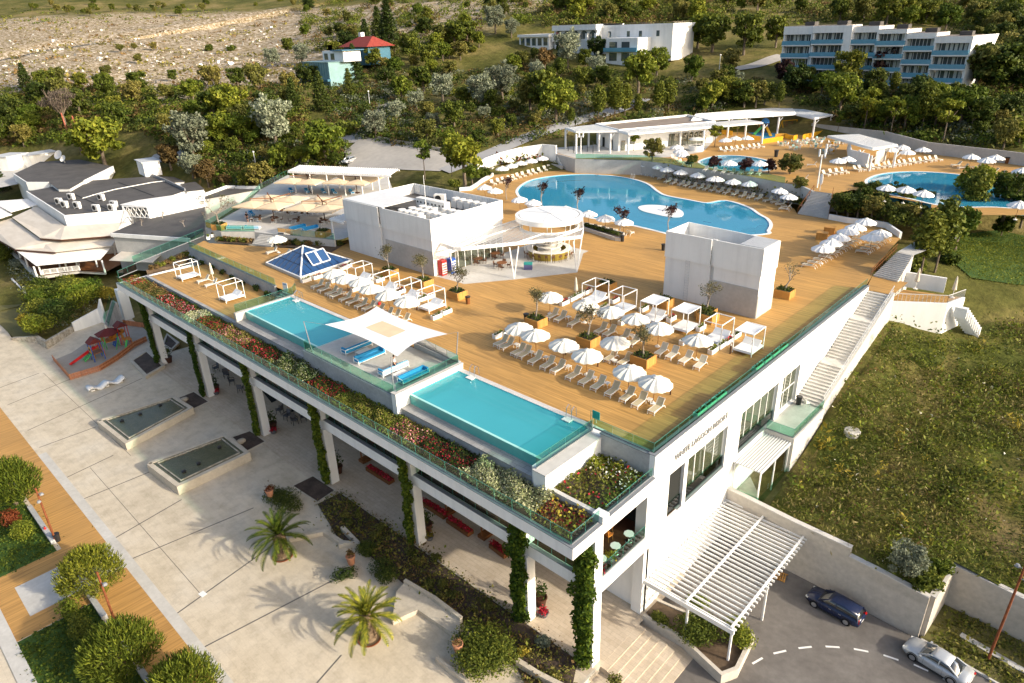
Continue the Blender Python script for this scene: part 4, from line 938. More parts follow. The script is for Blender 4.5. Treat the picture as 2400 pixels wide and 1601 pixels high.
def multi_parasol(loc,label):
 t=thing('quad_parasol',label,'parasol',loc,ANG);L=t
 b=MB();b.tube((0,0,0),(0,0,3.6),.09);b.cbox((0,0,.06),(.9,.9,.12));o=bpy.data.objects.new('mast',b.mesh('mast',MT['dark_wood']));COL.objects.link(o);o.parent=t
 for sx,sy in((-1,-1),(1,-1),(1,1),(-1,1)):
  cx,cy,s=sx*2.35,sy*2.35,2.25
  b=MB();apx=(cx,cy,3.35);cn=[(cx-s,cy-s,2.72),(cx,cy-s,2.80),(cx+s,cy-s,2.72),(cx+s,cy,2.80),(cx+s,cy+s,2.72),(cx,cy+s,2.80),(cx-s,cy+s,2.72),(cx-s,cy,2.80)]
  for i in range(8):b.face([cn[i],cn[(i+1)%8],apx]);u,v=cn[i],cn[(i+1)%8];b.face([(u[0],u[1],u[2]-.2),(v[0],v[1],v[2]-.2),v,u])
  o=bpy.data.objects.new('canopy',b.mesh('canopy',MT['cream']));COL.objects.link(o);o.parent=t
  b=MB();b.bar((0,0,3.3),(cx,cy,3.75),.12);b.bar((cx,cy,3.75),(cx,cy,3.3),.06);a=bpy.data.objects.new('arm',b.mesh('arm',MT['brown_wood']));COL.objects.link(a);a.parent=t
 return t
m1=P('t',990,635,RT);m2=P('t',1575,670,RT);m3=P('t',1400,350,RT);m4=P('t',1945,355,RT)
for m_,l_ in((m1,'four-canopied cream parasol at the front left of the restaurant terrace'),(m2,'four-canopied cream parasol at the front of the terrace, nearest the white block'),(m3,'four-canopied cream parasol at the back left, below the white slatted roof'),(m4,'four-canopied cream parasol at the back right, beside the white block')):multi_parasol(m_,l_)
wp=thing('slatted_pergola','long white slatted pergola behind the cream parasols, in front of the car park','pergola',P('t',1290,100,RT))
b=MB();Z=20.3;A=Vector(P('t',1150,110,Z));B_=Vector(P('t',2330,160,Z));C_=Vector(P('t',1290,45,Z));sd=C_-A;dr=B_-A;n=46
for i in range(n):p=A+dr*(i/n);b.hexa([p,p+dr*.011,p+dr*.011+sd,p+sd],[v+Vector((0,0,.22))for v in(p,p+dr*.011,p+dr*.011+sd,p+sd)])
b.build('slats',MT['white_paint'],wp)
b=MB();b.bar(A-Vector((0,0,.1)),B_-Vector((0,0,.1)),.2,.25);b.bar(A+sd-Vector((0,0,.1)),B_+sd-Vector((0,0,.1)),.2,.25);b.build('beam',MT['white_paint'],wp)
for i in range(6):
 for s_ in(0,1):b=MB();p=A+dr*((i+.3)/6)+sd*s_;b.bar((p.x,p.y,RT-1),(p.x,p.y,Z-.1),.16);b.build('post',MT['white_paint'],wp)
wp=thing('slatted_pergola','white slatted canopy against the left side of the large white block','pergola',(-88,62,RT))
b=MB()
for i in range(26):
 y=55.2+i*.55;b.box(-90.4-(y-55)*.15,-87.05,y,y+.1,19.35,19.55)
b.build('slats',MT['white_paint'],wp);b=MB();b.bar((-90.5,55.0,19.25),(-93.0,69.5,19.25),.22,.3);b.bar((-90.5,55.0,19.25),(-87.0,55.0,19.25),.2,.3);b.build('beam',MT['white_paint'],wp)
for y in(55.2,62,69):b=MB();b.bar((-90.4-(y-55)*.165,y,D),(-90.4-(y-55)*.165,y,19.2),.2);b.build('post',MT['white_paint'],wp)
# ---------------------------------------------------------------- deck furniture
def lounger_parts():
 s=MB();s.cbox((0,-.38,.36),(.56,1.2,.025));bk=MB();th=rad(52)
 bk.cbox((0,.22+.36*math.cos(th),.36+.36*math.sin(th)),(.56,.74,.025),0,th)
 f=MB()
 for x in(-.31,.31):
  f.bar((x,-1.0,.35),(x,.55,.35),.05,.06);f.bar((x,.22,.36),(x,.22+.74*math.cos(th),.36+.74*math.sin(th)),.04,.05)
  f.bar((x,.30,.36),(x,.62,.30),.045);f.bar((x,.62,.30),(x*1.08,.80,.02),.05)
 f.bar((-.33,-1.0,.34),(.33,-1.0,.34),.05);f.bar((-.3,.22+.74*math.cos(th),.36+.74*math.sin(th)),(.3,.22+.74*math.cos(th),.36+.74*math.sin(th)),.04)
 l1=MB().bar((-.31,-.95,.33),(-.33,-1.0,0),.05);l2=MB().bar((.31,-.95,.33),(.33,-1.0,0),.05);br=MB();br.bar((-.32,-.98,.12),(.32,-.98,.12),.03);br.bar((-.31,-.95,.2),(-.31,-.1,.32),.03);br.bar((.31,-.95,.2),(.31,-.1,.32),.03)
 return[('seat',s.mesh('seat',MT['sling']),[]),('backrest',bk.mesh('backrest',MT['sling']),[]),('frame',f.mesh('frame',MT['plastic']),[]),('leg',l1.mesh('leg',MT['plastic']),[]),('leg',l2.mesh('leg',MT['plastic']),[]),('stretcher',br.mesh('stretcher',MT['plastic']),[])]
LNG=lounger_parts()
LPALE=[(n,m.copy(),s)for n,m,s in LNG]
for n,m,s in LPALE:
 if n in('seat','backrest'):m.materials[0]=plain('ivory_sling',(.66,.60,.46),.85,.15,var=.06,scale=8)if n=='seat' else LPALE[0][1].materials[0]
def lounger(p,rz,label,group,pale=False,foot=True):
# p is the point on the floor below the foot end
 rz+=random.Random(p[0]*31+p[1]).uniform(-.06,.06)
 off=Vector((-math.sin(rz),math.cos(rz),0))*1.0 if foot else Vector((0,0,0))
 return inst('sun_lounger',LPALE if pale else LNG,label,'sun lounger',Vector(p)+off,rz,group)
def parasol_parts(r=1.48,n=12):
 cv=MB();rings=[];o=0
 for rr,z in((.16,2.62),(.55,2.52),(1.0,2.34),(r,2.06)):rings.append([(rr*math.cos(2*math.pi*i/(2*n))*(1 if i%2==0 else .965),rr*math.sin(2*math.pi*i/(2*n))*(1 if i%2==0 else .965),z-(0 if i%2==0 else .07*rr))for i in range(2*n)])
 rings.append([(r*1.01*math.cos(math.pi*i/n),r*1.01*math.sin(math.pi*i/n),2.06-(.10 if i%2==0 else .19))for i in range(2*n)])
 cv.loft(rings[::-1],caps=False);v=MB();v.lathe([(.34,2.60),(.30,2.65),(.05,2.76),(.0,2.78)],n=12)
 p=MB();p.tube((0,0,0),(0,0,2.6),.028);rb=MB()
 for i in range(8):a=i*math.pi/4;rb.bar((0,0,2.0),(.75*math.cos(a),.75*math.sin(a),2.40),.02)
 bs=MB();bs.lathe([(.26,0),(.26,.07),(.06,.09),(.05,.3),(0,.3)],n=12)
 return[('canopy',cv.mesh('canopy',MT['offwhite']),[('vent',v.mesh('vent',MT['offwhite']))]),('pole',p.mesh('pole',MT['brown_wood']),[]),('ribs',rb.mesh('ribs',MT['plastic']),[]),('base',bs.mesh('base',MT['plastic']),[])]
PAR=parasol_parts()
PARW=[(n,m.copy()if n=='canopy' else m,s)for n,m,s in PAR];PARW[0][1].materials[0]=plain('white_canopy_cloth',(.80,.79,.77),.9,.1,var=.04)
def closed_parts():
 c=MB();c.lathe([(.05,2.65),(.12,2.4),(.2,1.6),(.26,1.05),(.16,.95),(.0,.95)],n=10);p=MB();p.tube((0,0,0),(0,0,2.7),.028);b=MB();b.lathe([(.26,0),(.26,.07),(0,.09)],n=12)
 return[('folded_canopy',c.mesh('folded_canopy',plain('folded_cloth',(.60,.54,.44),.9,.1,var=.1,scale=6)),[]),('pole',p.mesh('pole',MT['plastic']),[]),('base',b.mesh('base',MT['plastic']),[])]
CLO=closed_parts()
def parasol(w,x,y,z,label,group,white=False,closed=False):
 c=P(w,x,y,z+(2.25 if not closed else 0));r=inst('parasol',CLO if closed else(PARW if white else PAR),label,'parasol',(c[0],c[1],z),random.Random(x*7+y).random(),group);q=random.Random(x+y);r.rotation_euler=(q.uniform(-.05,.05),q.uniform(-.05,.05),q.random());return r
def side_table_parts():
 t=MB();t.cbox((0,0,.42),(.5,.5,.03));l=MB()
 for x in(-.2,.2):
  for y in(-.2,.2):l.bar((x,y,.4),(x*1.1,y*1.1,0),.035)
 return[('tabletop',t.mesh('tabletop',MT['plastic']),[]),('legs',l.mesh('legs',MT['plastic']),[])]
STB=side_table_parts()
# front row
FR=[(-93,857),(-26,890),(105,962),(180,992),(305,1058),(445,1118),(560,1162),(735,1238),(885,1298),(1025,1358),(1190,1428),(1360,1492),(1500,1557),(1690,1628)]
for i,(x,y)in enumerate(FR):lounger(P('M',x,y,D),0,f'beige sling sun lounger in the long front row, {ORD[i]} from the sofa terrace','front row of sun loungers on the deck')
for i,(x,y)in enumerate([(505,540),(600,572),(757,625),(1062,712),(1158,742),(1325,795),(1448,848)]):lounger(P('M',x,y,D),0,f'beige lounger in the row between olive trees and daybeds, {ORD[i]} from the bar','middle row of sun loungers')
for i,(x,y)in enumerate([(1178,1033),(1330,1075)]):lounger(P('M',x,y,D),0,f'beige sun lounger between two olive planters, nearer the {["middle", "right"][i]} one','pair of sun loungers between planters')
for i,(x,y)in enumerate([(1760,962),(1885,1002),(2035,1055),(2208,1118)]):lounger(P('M',x,y,D),0,f'pale lounger in the short right-hand row by the daybeds, {ORD[i]} from the olive tree','short right-hand row of sun loungers',True)
for i,(x,y)in enumerate([(210,775),(310,830),(425,880),(500,920),(635,970),(745,1020),(875,1075),(990,1115),(1130,1165),(1260,1225),(1380,1265),(1520,1325)]):lounger(P('L',x,y,D),0,f'beige sun lounger in the row behind the shade sail, {ORD[i]} from the glass pyramid','row of sun loungers near the glass pyramid')
for i,(x,y)in enumerate([(910,1062),(1055,1098)]):lounger(P('t',x,y,D),-.15,f'pale sun lounger beside the back of the glass pyramid, {["nearer the lone parasol", "nearer the pyramid"][i]}','pair of sun loungers behind the pyramid',True)
for i,(x,y)in enumerate([(1362,385),(1415,412)]):lounger(P(4,x,y,LT),-.1,f'white-framed sun lounger on the lower terrace, {["nearer the left daybed", "nearer the right daybed"][i]}','pair of sun loungers between the two daybeds',True)
r0=Vector(P('R',620,935,D));
for i in range(13):lounger((-31.6+.08*i,88.9+i*1.62,D),-math.pi/2,f'sun lounger in the long file below the hedge, {ORD[i]} from the box-shaped block','long file of sun loungers by the outer stairs')
for i in range(6):lounger((-28.3+.06*i,99.2+i*1.62,D),-math.pi/2,f'sun lounger in the short file nearest the outer stairs, {ORD[i]} from its open end','short file of sun loungers by the outer stairs')
CV=[('n',310,840),('n',400,834),('n',505,832),('n',595,838),('n',700,846),('n',800,858),('n',890,864),('n',985,884),('n',1050,898),('n',1120,914),('n',1195,938),('n',1265,978),('n',1335,998),('n',1420,1010),('n',1485,1024),('n',1555,1038),('n',1640,1052),('n',1712,1064),('n',1782,1078),('n',1868,1093),('n',1942,1108),('n',2040,1127),('n',2130,1146),('n',2220,1162),('n',2310,1178),('u',980,1462),('u',1090,1484),('u',1160,1516),('u',1240,1552),('R',300,78)]
for i,c in enumerate(CV):
 rz=rad([45,42,5,35,0,-5,-8][i])if i<7 else(rad(-8)if i<25 else rad(-12-14*(i-24)))
 lounger(P(*c,D),rz,f'taupe lounger in the curved row behind the big pool, {ORD[i]} from the stone stairs','curved row of sun loungers behind the big pool')
for i,c in enumerate([(530,680),(615,660),(690,640),(780,620),(840,602),(915,577),(990,556),(1075,531),(1150,511),(1230,491),(1310,466),(1375,446)]):lounger(P('w',*c,D),rad(78-i*1.5),f'ivory lounger at the left end of the big pool, {ORD[i]} from the corner trees','row of sun loungers at the left end of the big pool',True)
for i,c in enumerate([(400,1325),(520,1350),(640,1378),(760,1405),(1020,1445)]):lounger(P('p',*c,D),rad(180+10),f'ivory lounger between the long concrete planter and pool, {ORD[i]} from the round bar','sun loungers behind the concrete planter',True,False)
UL=[('u',390,697),('u',480,690),('u',560,684),('u',645,672),('u',730,662),('u',830,652),('u',905,642),('u',980,634)]
for i,c in enumerate(UL):lounger(P(*c,UT),rad(75),f'ivory sun lounger in the row below the pool-bar wall, {ORD[i]} from the glass doors','row of sun loungers below the pool bar',True)
for i,c in enumerate([('u',60,1000),('u',200,1020),('u',340,1035),('u',480,1045),('u',600,1048),('u',750,1055),('u',880,1058)]):lounger(P(*c,UT),rad(10),f'sun lounger behind the glass rail at the oval pool, {ORD[i]} from the left','sun loungers at the small oval pool',True)
for i,c in enumerate([('p',1720,300),('p',1780,330),('p',1850,365),('p',1930,400)]):lounger(P(*c,UT),rad(60),f'lounger under the parasols left of the oval pool, {ORD[i]} from the pool bar','sun loungers left of the oval pool',True)
VR=[('u',1985,1070),('u',2080,1052),('u',2175,1040),('u',2265,1030),('v',95,605),('v',160,598),('v',270,585),('v',350,574),('v',430,562),('v',505,552),('v',575,545),('v',645,535),('v',715,522),('v',785,515),('v',860,500),('v',920,494),('v',1000,485),('v',1080,475),('v',1140,466),('v',1215,460)]
for i,c in enumerate(VR):lounger(P(*c,UT),rad(68),f'ivory lounger along the far side of the right pool, {ORD[i]} from the tall lamp','row of sun loungers along the right pool',True)
for i,c in enumerate([('v',1350,530),('v',1440,565),('v',1620,560),('v',1850,625),('v',1950,660),('v',2050,690),('v',2120,740),('v',2220,770),('v',2330,790)]):lounger(P(*c,UT),rad(-50),f'shaded lounger at the far right pool end, {ORD[i]} from the white shelter','shaded sun loungers at the far right')
for i,c in enumerate([('u',1500,1120),('u',1640,910)]):lounger(P(*c,UT),rad(-70),['stray ivory lounger beside the big round olive bush, nearer the stairs','stray ivory lounger beside the big round olive bush, nearer the white shelter'][i],'stray loungers by the olive bush',True)
# side tables and parasol-side bits
for i,(x,y)in enumerate([(150,855),(320,945),(490,1005),(745,1110),(1035,1240),(1190,1305),(1675,1495)]):inst('side_table',STB,f'small white side table in the front lounger row, {ORD[i]} from the sofa terrace','side table',P('M',x,y,D),0,'side tables of the front row')
for i,(x,y)in enumerate([(745,540),(1265,1040),(1470,750)]):inst('side_table',STB,['small white side table right of the left olive tree','small white side table at the lounger pair between planters','small white side table behind the middle parasol'][i],'side table',P('M',x,y,D),0,'side tables of the middle row')
for i,(x,y)in enumerate([(450,720),(690,860),(930,965)]):inst('side_table',STB,f'small white side table in the row behind the sail, {ORD[i]} from the pyramid','side table',P('L',x,y,D),0,'side tables behind the sail')
for i,(x,y)in enumerate([(178,615),(372,698),(682,808),(958,922),(1440,1108),(1732,1235)]):parasol('M',x,y,D,f'cream scalloped parasol over the front lounger row, {ORD[i]} from the sofa terrace','parasols over the front lounger row')
for i,(x,y)in enumerate([(935,352),(1232,430),(1515,512),(1783,612)]):parasol('M',x,y,D,f'cream parasol before the right-hand daybeds, {ORD[i]} from the bar side','parasols in front of the right-hand daybeds')
parasol('M',530,258,D,'lone cream parasol behind the left olive tree, nearest the open deck','free-standing parasols');parasol('M',1288,778,D,'cream parasol between the middle and right olive trees','free-standing parasols');parasol('M',2232,755,D,'cream parasol of the short right-hand lounger row, near the last daybeds','free-standing parasols')
for i,(x,y)in enumerate([(545,512),(725,588),(945,655),(1105,750),(1372,838),(1637,948)]):parasol('L',x,y,D,f'cream parasol in the row by the left-hand daybeds, {ORD[i]} from the glass pyramid','parasols by the left-hand daybeds')
parasol('t',1015,875,D,'lone white parasol near the steps of the restaurant terrace','free-standing parasols')
parasol(4,1472,365,LT,'folded cream parasol between the two daybeds of the lower terrace','folded parasols',closed=True);parasol('M',835,290,D,'folded parasol beside the white planter boxes of the right-hand daybeds','folded parasols',closed=True);parasol('u',985,1320,D,'folded parasol in the curved lounger row behind the big pool','folded parasols',closed=True)
for i,(x,y)in enumerate([(985,650),(1110,570),(1235,490),(1365,400),(1475,335),(1635,248)]):parasol('R',x,y,D,f'white parasol over the long lounger file, {ORD[i]} from its near end','parasols by the outer stairs',True)
for i,(x,y)in enumerate([(1735,490),(1860,425)]):parasol('R',x,y,D,f'white parasol over the short lounger file, {["nearer its open end", "farther from its open end"][i]}','parasols by the outer stairs',True)
for i,c in enumerate([('p',490,272),('p',765,283),('p',1268,350),('p',1470,392),('p',1592,438),('p',1800,477),('p',2055,522),('p',2310,580),('u',270,1108),('u',515,1142),('u',770,1175),('u',1220,1283),('u',1365,1372)]):parasol(*c,D,f'white parasol over the curved row behind the big pool, {ORD[i]} from the stone stairs','parasols of the curved row',True)
for i,c in enumerate([('w',1248,265),('w',1080,302),('w',920,340),('w',780,378),('w',712,292),('w',630,420),('w',370,706),('w',518,757)]):parasol(*c,D,f'white parasol at the left end of the big pool, {ORD[i]} from the stone stairs','parasols left of the big pool',True)
for i,c in enumerate([('w',905,890),('w',1105,938),('w',1610,1040),('p',385,1110),('p',650,1175),('p',930,1232)]):parasol(*c,D,f'white parasol along the near edge of the big pool, {ORD[i]} from the white block','parasols along the near pool edge',True)
for i,c in enumerate([('u',400,507),('u',545,482),('u',730,478)]):parasol(*c,UT,f'white parasol behind the pool-bar lounger row, {ORD[i]} from the young tree','parasols of the pool-bar row',True)
for i,c in enumerate([('n',1405,560),('n',1440,605),('n',1475,648)]):parasol(*c,UT,f'white parasol left of the oval pool, {ORD[i]} from the glass doors','parasols left of the oval pool',True)
for i,c in enumerate([('u',455,857),('u',930,867)]):parasol(*c,UT,f'white parasol seen against the oval pool, {["nearer the pool bar", "nearer the big olive bush"][i]}','parasols at the oval pool',True)
for i,c in enumerate([('u',2120,822),('u',2265,798),('v',510,290),('v',680,262),('v',745,327),('v',970,297)]):parasol(*c,UT,f'white parasol beside the white shelter, {ORD[i]} from the tall white lamp','parasols beside the white shelter',True)
for i,c in enumerate([('v',1630,392),('v',1845,440),('v',1965,402),('v',2335,583)]):parasol(*c,UT,f'white parasol over the shaded far loungers, {ORD[i]} from the shelter','parasols over the shaded loungers',True)
for i,c in enumerate([('v',465,820),('v',725,840),('v',965,895),('v',2290,1048)]):parasol(*c,UT,f'white parasol between the big hedge and the right pool, {ORD[i]} from the grey stairs','parasols behind the big hedge',True)
# daybeds
def daybed_parts(cloth,two_back=True):
 w,l,h=1.95,2.6,2.45;f=MB();s=.075
 for x in(-w/2,w/2):
  for y in(-l/2,l/2):f.bar((x,y,0),(x,y,h),s)
  f.bar((x,-l/2,h-.04),(x,l/2,h-.04),s);f.bar((x,-l/2,.32),(x,l/2,.32),s)
 for y in(-l/2,l/2):f.bar((-w/2,y,h-.04),(w/2,y,h-.04),s);f.bar((-w/2,y,.32),(w/2,y,.32),s)
 m=MB();m.cbox((0,0,.40),(w-.1,l-.1,.16));out=[('frame',f.mesh('frame',MT['white_paint']),[]),('mattress',m.mesh('mattress',MT['white_paint']),[])]
 if two_back:
  for x in(-.45,.45):b=MB();b.cbox((x,.78,.68),(.82,.85,.10),0,rad(38));out.append(('backrest',b.mesh('backrest',MT['white_paint']),[]))
 if cloth:
  c=MB();n=8
  for i in range(n):
   for j in range(n):
    q=lambda u,v:(-w/2+w*u/n,-l/2+l*v/n,h-.03-.16*math.sin(math.pi*u/n)*math.sin(math.pi*v/n))
    c.face([q(i,j),q(i+1,j),q(i+1,j+1),q(i,j+1)])
  out.append(('canopy_cloth',c.mesh('canopy_cloth',MT['white_paint'],True),[]))
 return out
DB=daybed_parts(False);DBF=daybed_parts(False,False);DBC=daybed_parts(True);DBCF=daybed_parts(True,False)
for i,(x,y)in enumerate([(958,655),(1358,812),(1692,935),(2044,1067)]):inst('daybed',DB,f'white open-topped daybed in the row before the large white block, {ORD[i]} from the pyramid','daybed',P('L',x,y,D),0,'daybeds before the large white block')
MD=[('M',1052,325,DB),('M',1366,430,DBF),('M',1724,538,DBC),('M',2080,643,DBCF),(6,238,777,DB),('d',1333,203,DBC)]
for i,(w,x,y,k)in enumerate(MD):inst('daybed',k,f'white {"cloth-roofed" if k in (DBC, DBCF) else "open-framed"} daybed in the right-hand row, {ORD[i]} from the bar','daybed',P(w,x,y,D),0,'daybeds in the right-hand row')
inst('daybed',DBF,'white daybed on the lower terrace, at the far left end of the building','daybed',P(4,1300,345,LT),0,'daybeds on the lower terrace');inst('daybed',DB,'white daybed with raised backrests on the lower terrace, next to the plunge pool','daybed',P(4,1600,490,LT),0,'daybeds on the lower terrace')
# planters with leaves
rg=np.random.default_rng(5)
def tuft(n,x0,x1,y0,y1,z,h,size):
 C=np.c_[rg.uniform(x0,x1,n),rg.uniform(y0,y1,n),z+h*rg.random(n)**1.3];N=rg.normal(size=(n,3))+[0,0,.6];return leaf_quads(C,N,size,rg)
def box_parts(w,l,h,m,leaf='lf_green',n=70,flowers=None,lh=.3,rim=.06,ls=.13):
 b=MB();b.box(-w/2,w/2,-l/2,-l/2+rim,0,h);b.box(-w/2,w/2,l/2-rim,l/2,0,h);b.box(-w/2,-w/2+rim,-l/2+rim,l/2-rim,0,h);b.box(w/2-rim,w/2,-l/2+rim,l/2-rim,0,h)
 s=MB();s.box(-w/2+rim,w/2-rim,-l/2+rim,l/2-rim,.02,h-.08);V,F=tuft(n,-w/2+.1,w/2-.1,-l/2+.1,l/2-.1,h-.08,lh,ls)
 out=[('box',b.mesh('box',m),[]),('soil',s.mesh('soil',MT['soil']),[]),('foliage',np_mesh('foliage',V,F,MT[leaf]),[])]
 if flowers:V,F=tuft(int(n*.3),-w/2+.1,w/2-.1,-l/2+.1,l/2-.1,h+lh*.35,lh*.6,ls);out.append(('flowers',np_mesh('flowers',V,F,MT[flowers]),[]))
 return out
WB=box_parts(.5,1.35,.48,MT['white_paint'],'lf_bright',45,lh=.24);WB2=box_parts(.5,1.35,.48,MT['white_paint'],'lf_olive',60,'lf_red_flower',lh=.24)
WBP=[('M',700,360,0),('M',800,310,0),('M',880,270,0),('M',965,230,0),('M',1045,465,0),('M',1150,415,0),('M',1275,335,0),('M',1372,580,0),('M',1610,430,0),('M',1925,545,0),('M',2075,800,0),('M',2265,650,0),('M',40,705,0),('M',-60,735,0),('L',115,655,0),('L',290,605,0),('L',560,655,0),('L',745,440,0),('L',880,790,0),('L',1240,650,0),('L',1350,905,0),('L',1560,830,0),('L',1720,1035,0),('L',1890,945,0),('L',2010,905,0),('L',2110,1215,0),('L',2265,1140,0),('L',690,465,0),('d',935,225,0),('d',1030,165,0),('d',1110,120,0),('d',605,120,0),('d',1200,50,0),('t',290,850,1.1),('t',240,880,1.1)]
near={'M':'near the right-hand daybeds','L':'near the left-hand daybeds','d':'by the last right-hand daybeds','t':'by the restaurant terrace corner'};cnt={}
for i,(w,x,y,rz)in enumerate(WBP):
 k=cnt.get(w,0);cnt[w]=k+1;inst('flower_box',WB2 if i%3==0 else WB,f'white flower box {near[w]}, {ORD[k]} from the {"bar" if w == "M" else "pyramid" if w == "L" else "nearest parasol"} side','flower box',P(w,x,y,D),rz,'white flower boxes on the deck')
TQ=box_parts(.45,1.6,.42,MT['turq'],'lf_dark',60,lh=.2)
for i,yy in enumerate([45.6,47.3,49.0]):inst('flower_box',TQ,f'turquoise flower box above the wall lettering, {ORD[i]} from the front corner','flower box',(-22.78,yy+.3,D+.3),0,'turquoise flower boxes on the parapet')
for i,yy in enumerate([56.2,58.0,59.8,61.6]):inst('flower_box',TQ,f'turquoise flower box above the tall windows, {ORD[i]} from the front corner','flower box',(-22.78,yy+.4,D+.3),0,'turquoise flower boxes on the parapet')
WPL=box_parts(1.9,1.7,.95,MT['planter_wood'],'lf_dark',160,lh=.35,rim=.1,ls=.16)
# small olive trees in the wooden planters: real forked limbs, thin grey-green leaf sprays
def olive_meshes(seed,n=700,h=2.9,leaf='lf_oliveleaf',spread=1.3,ls=.09):
 r=random.Random(seed);g=np.random.default_rng(seed);b=MB();tips=[]
 def limb(p,d,L,rr,k):
  q=p+d*L*.5+Vector((r.uniform(-.08,.08),r.uniform(-.08,.08),0));e=q+(d+Vector((r.uniform(-.3,.3),r.uniform(-.3,.3),r.uniform(0,.3)))).normalized()*L*.5
  b.path([p,q,e],rr,rr*.6,6)
  if k==0:tips.append(e);return
  tips.append(e)
  for _ in range(3):limb(e,(d+Vector((r.uniform(-1,1)*spread,r.uniform(-1,1)*spread,r.uniform(0,.7)))).normalized(),L*.72,rr*.55,k-1)
 limb(Vector((0,0,0)),Vector((r.uniform(-.15,.15),r.uniform(-.15,.15),1)),h*.42,.11,3)
 T=np.array([tuple(t)for t in tips if t.z>h*.42]);C=T[g.integers(0,len(T),n)]+g.normal(size=(n,3))*[.2,.2,.22];V,F=leaf_quads(C,g.normal(size=(n,3))+[0,0,.3],ls,g,2.4)
 return b.mesh('trunk',MT['bark_grey']),np_mesh('crown',V,F,MT[leaf])
OLV=[olive_meshes(3+i)for i in range(4)];OLB=[olive_meshes(31,160),olive_meshes(32,420)]
OPL=[('M',375,600,OLV[0],'left of three on the open deck, nearest the lone parasol'),('M',970,820,OLV[1],'middle of three among the right-hand loungers'),('M',1600,1040,OLV[2],'nearest the front corner among the right-hand loungers'),('L',1395,560,OLV[3],'against the large white block behind the second daybed'),('L',1925,720,OLV[1],'against the large white block nearest the drinks coolers'),('k',1145,1165,OLV[2],'beside the wooden litter bin at the bar end'),('R',375,1405,OLB[0],'almost leafless, beside the box-shaped block'),('M',1185,185,None,'behind the first right-hand daybed'),('M',1835,375,None,'behind the third right-hand daybed'),('M',2320,500,OLB[1],'sparse, at the left foot of the box-shaped block'),(6,170,640,None,'behind the last two right-hand daybeds')]
for w,x,y,o,ds in OPL:
 c=P(w,x,y,D);inst('wooden_planter',WPL,f'square wooden planter {ds}','planter',c,0,'square wooden planters')
 if o:inst('olive_tree',[('trunk',o[0],[]),('crown',o[1],[])],f'small planter olive tree, {ds}','olive tree',(c[0],c[1],D+.85),x%6,'olive trees in planters')
q=P('R',1065,430,D)
for i,(x,y)in enumerate([(1065,440),(950,525)]):b=MB();c=P('R',x,y,D);b.cbox((c[0],c[1],D+.5),(1.5,1.2,1.0),.2);b.cbox((c[0],c[1],D+1.02),(1.56,1.26,.05),.2);tag(b.build('wooden_box',MT['planter_wood']),['orange-brown wooden box beside the parasol file, farther from the block','orange-brown wooden box beside the parasol file, nearer the block'][i],'box')
# bins and bollard lamps
def bin_parts(m,h=.95):
 b=MB();b.lathe([(.24,0),(.3,h),(0,h)],n=12);l=MB();l.lathe([(.31,h-.12),(.33,h-.1),(.33,h),(.2,h+.03),(.0,h-.06)],n=12);return[('bin_body',b.mesh('bin_body',m),[]),('rim',l.mesh('rim',MT['black']),[])]
BNW=bin_parts(MT['brown_wood']);BNB=bin_parts(MT['black'])
inst('litter_bin',BNW,'brown wooden litter bin beside an olive planter at the bar end','litter bin',P('k',1242,1222,D));inst('litter_bin',BNB,'black litter bin at the end of the long concrete planter','litter bin',P('p',905,1540,D));inst('litter_bin',BNB,'black litter bin at the left corner of the box-shaped block','litter bin',P(5,2215,155,D));inst('litter_bin',BNB,'dark litter bin behind the left olive planter','litter bin',P('M',262,555,D))
bo=MB();bo.tube((0,0,0),(0,0,.85),.07);bl=MB();bl.tube((0,0,.85),(0,0,1.05),.08)
BOL=[('post',bo.mesh('post',MT['dark_wood']),[]),('lamp_head',bl.mesh('lamp_head',MT['plastic']),[])]
for w,x,y,l in(('M',1083,1075,'next to the fourth front parasol'),('M',1915,1395,'nearest the front corner of the deck'),('M',712,935,'next to the third front parasol'),('M',355,800,'next to the second front parasol'),('M',1480,1225,'next to the fifth front parasol'),('d',1132,238,'before the last white daybed'),('k',772,1282,'at the fourth left-hand daybed'),('L',1450,940,'between the last two left-hand parasols')):inst('bollard_lamp',BOL,f'dark bollard lamp with white head, {l}','bollard lamp',P(w,x,y,D),0,'bollard lamps on the deck')
# pool ladders
def ladder_parts():
 r=MB();
 for x in(-.25,.25):r.path([(x,.5,0),(x,.45,.75),(x,.2,.95),(x,-.05,.75),(x,-.12,-.2),(x,-.25,-1.0)],.028)
 s=MB()
 for i in range(4):s.cbox((0,-.14-.04*i,-.2-.24*i),(.5,.08,.03))
 p=MB();p.cbox((0,-.25,-.02),(.72,.55,.06));return[('handrail',r.mesh('handrail',MT['chrome']),[]),('rungs',s.mesh('rungs',MT['chrome']),[]),('platform',p.mesh('platform',MT['plastic']),[])]
LAD=ladder_parts()
for x,l in((-42.6,'at the sofa end of the long plunge pool'),(-30.9,'at the front corner end of the long plunge pool')):inst('pool_ladder',LAD,f'steel pool ladder with white platform {l}','pool ladder',(x,38.75,D+.03),0,'plunge pool ladders',1.15)
inst('pool_ladder',LAD,'steel pool ladder with white platform in the pool below the small daybeds','pool ladder',(-74.2,39.0,D+.03),0,'plunge pool ladders',1.15)
LB2=MB();[LB2.path([(x,.4,0),(x,.3,.8),(x,-.1,.95),(x,-.4,.3),(x,-.5,-.6)],.035)for x in(-.3,.3)]
inst('pool_handrail',[('handrail',LB2.mesh('handrail',MT['white_paint']),[])],'pair of white handrails entering the big pool in front of the curved row','handrail',P('p',1065,575,D+.02),.2)
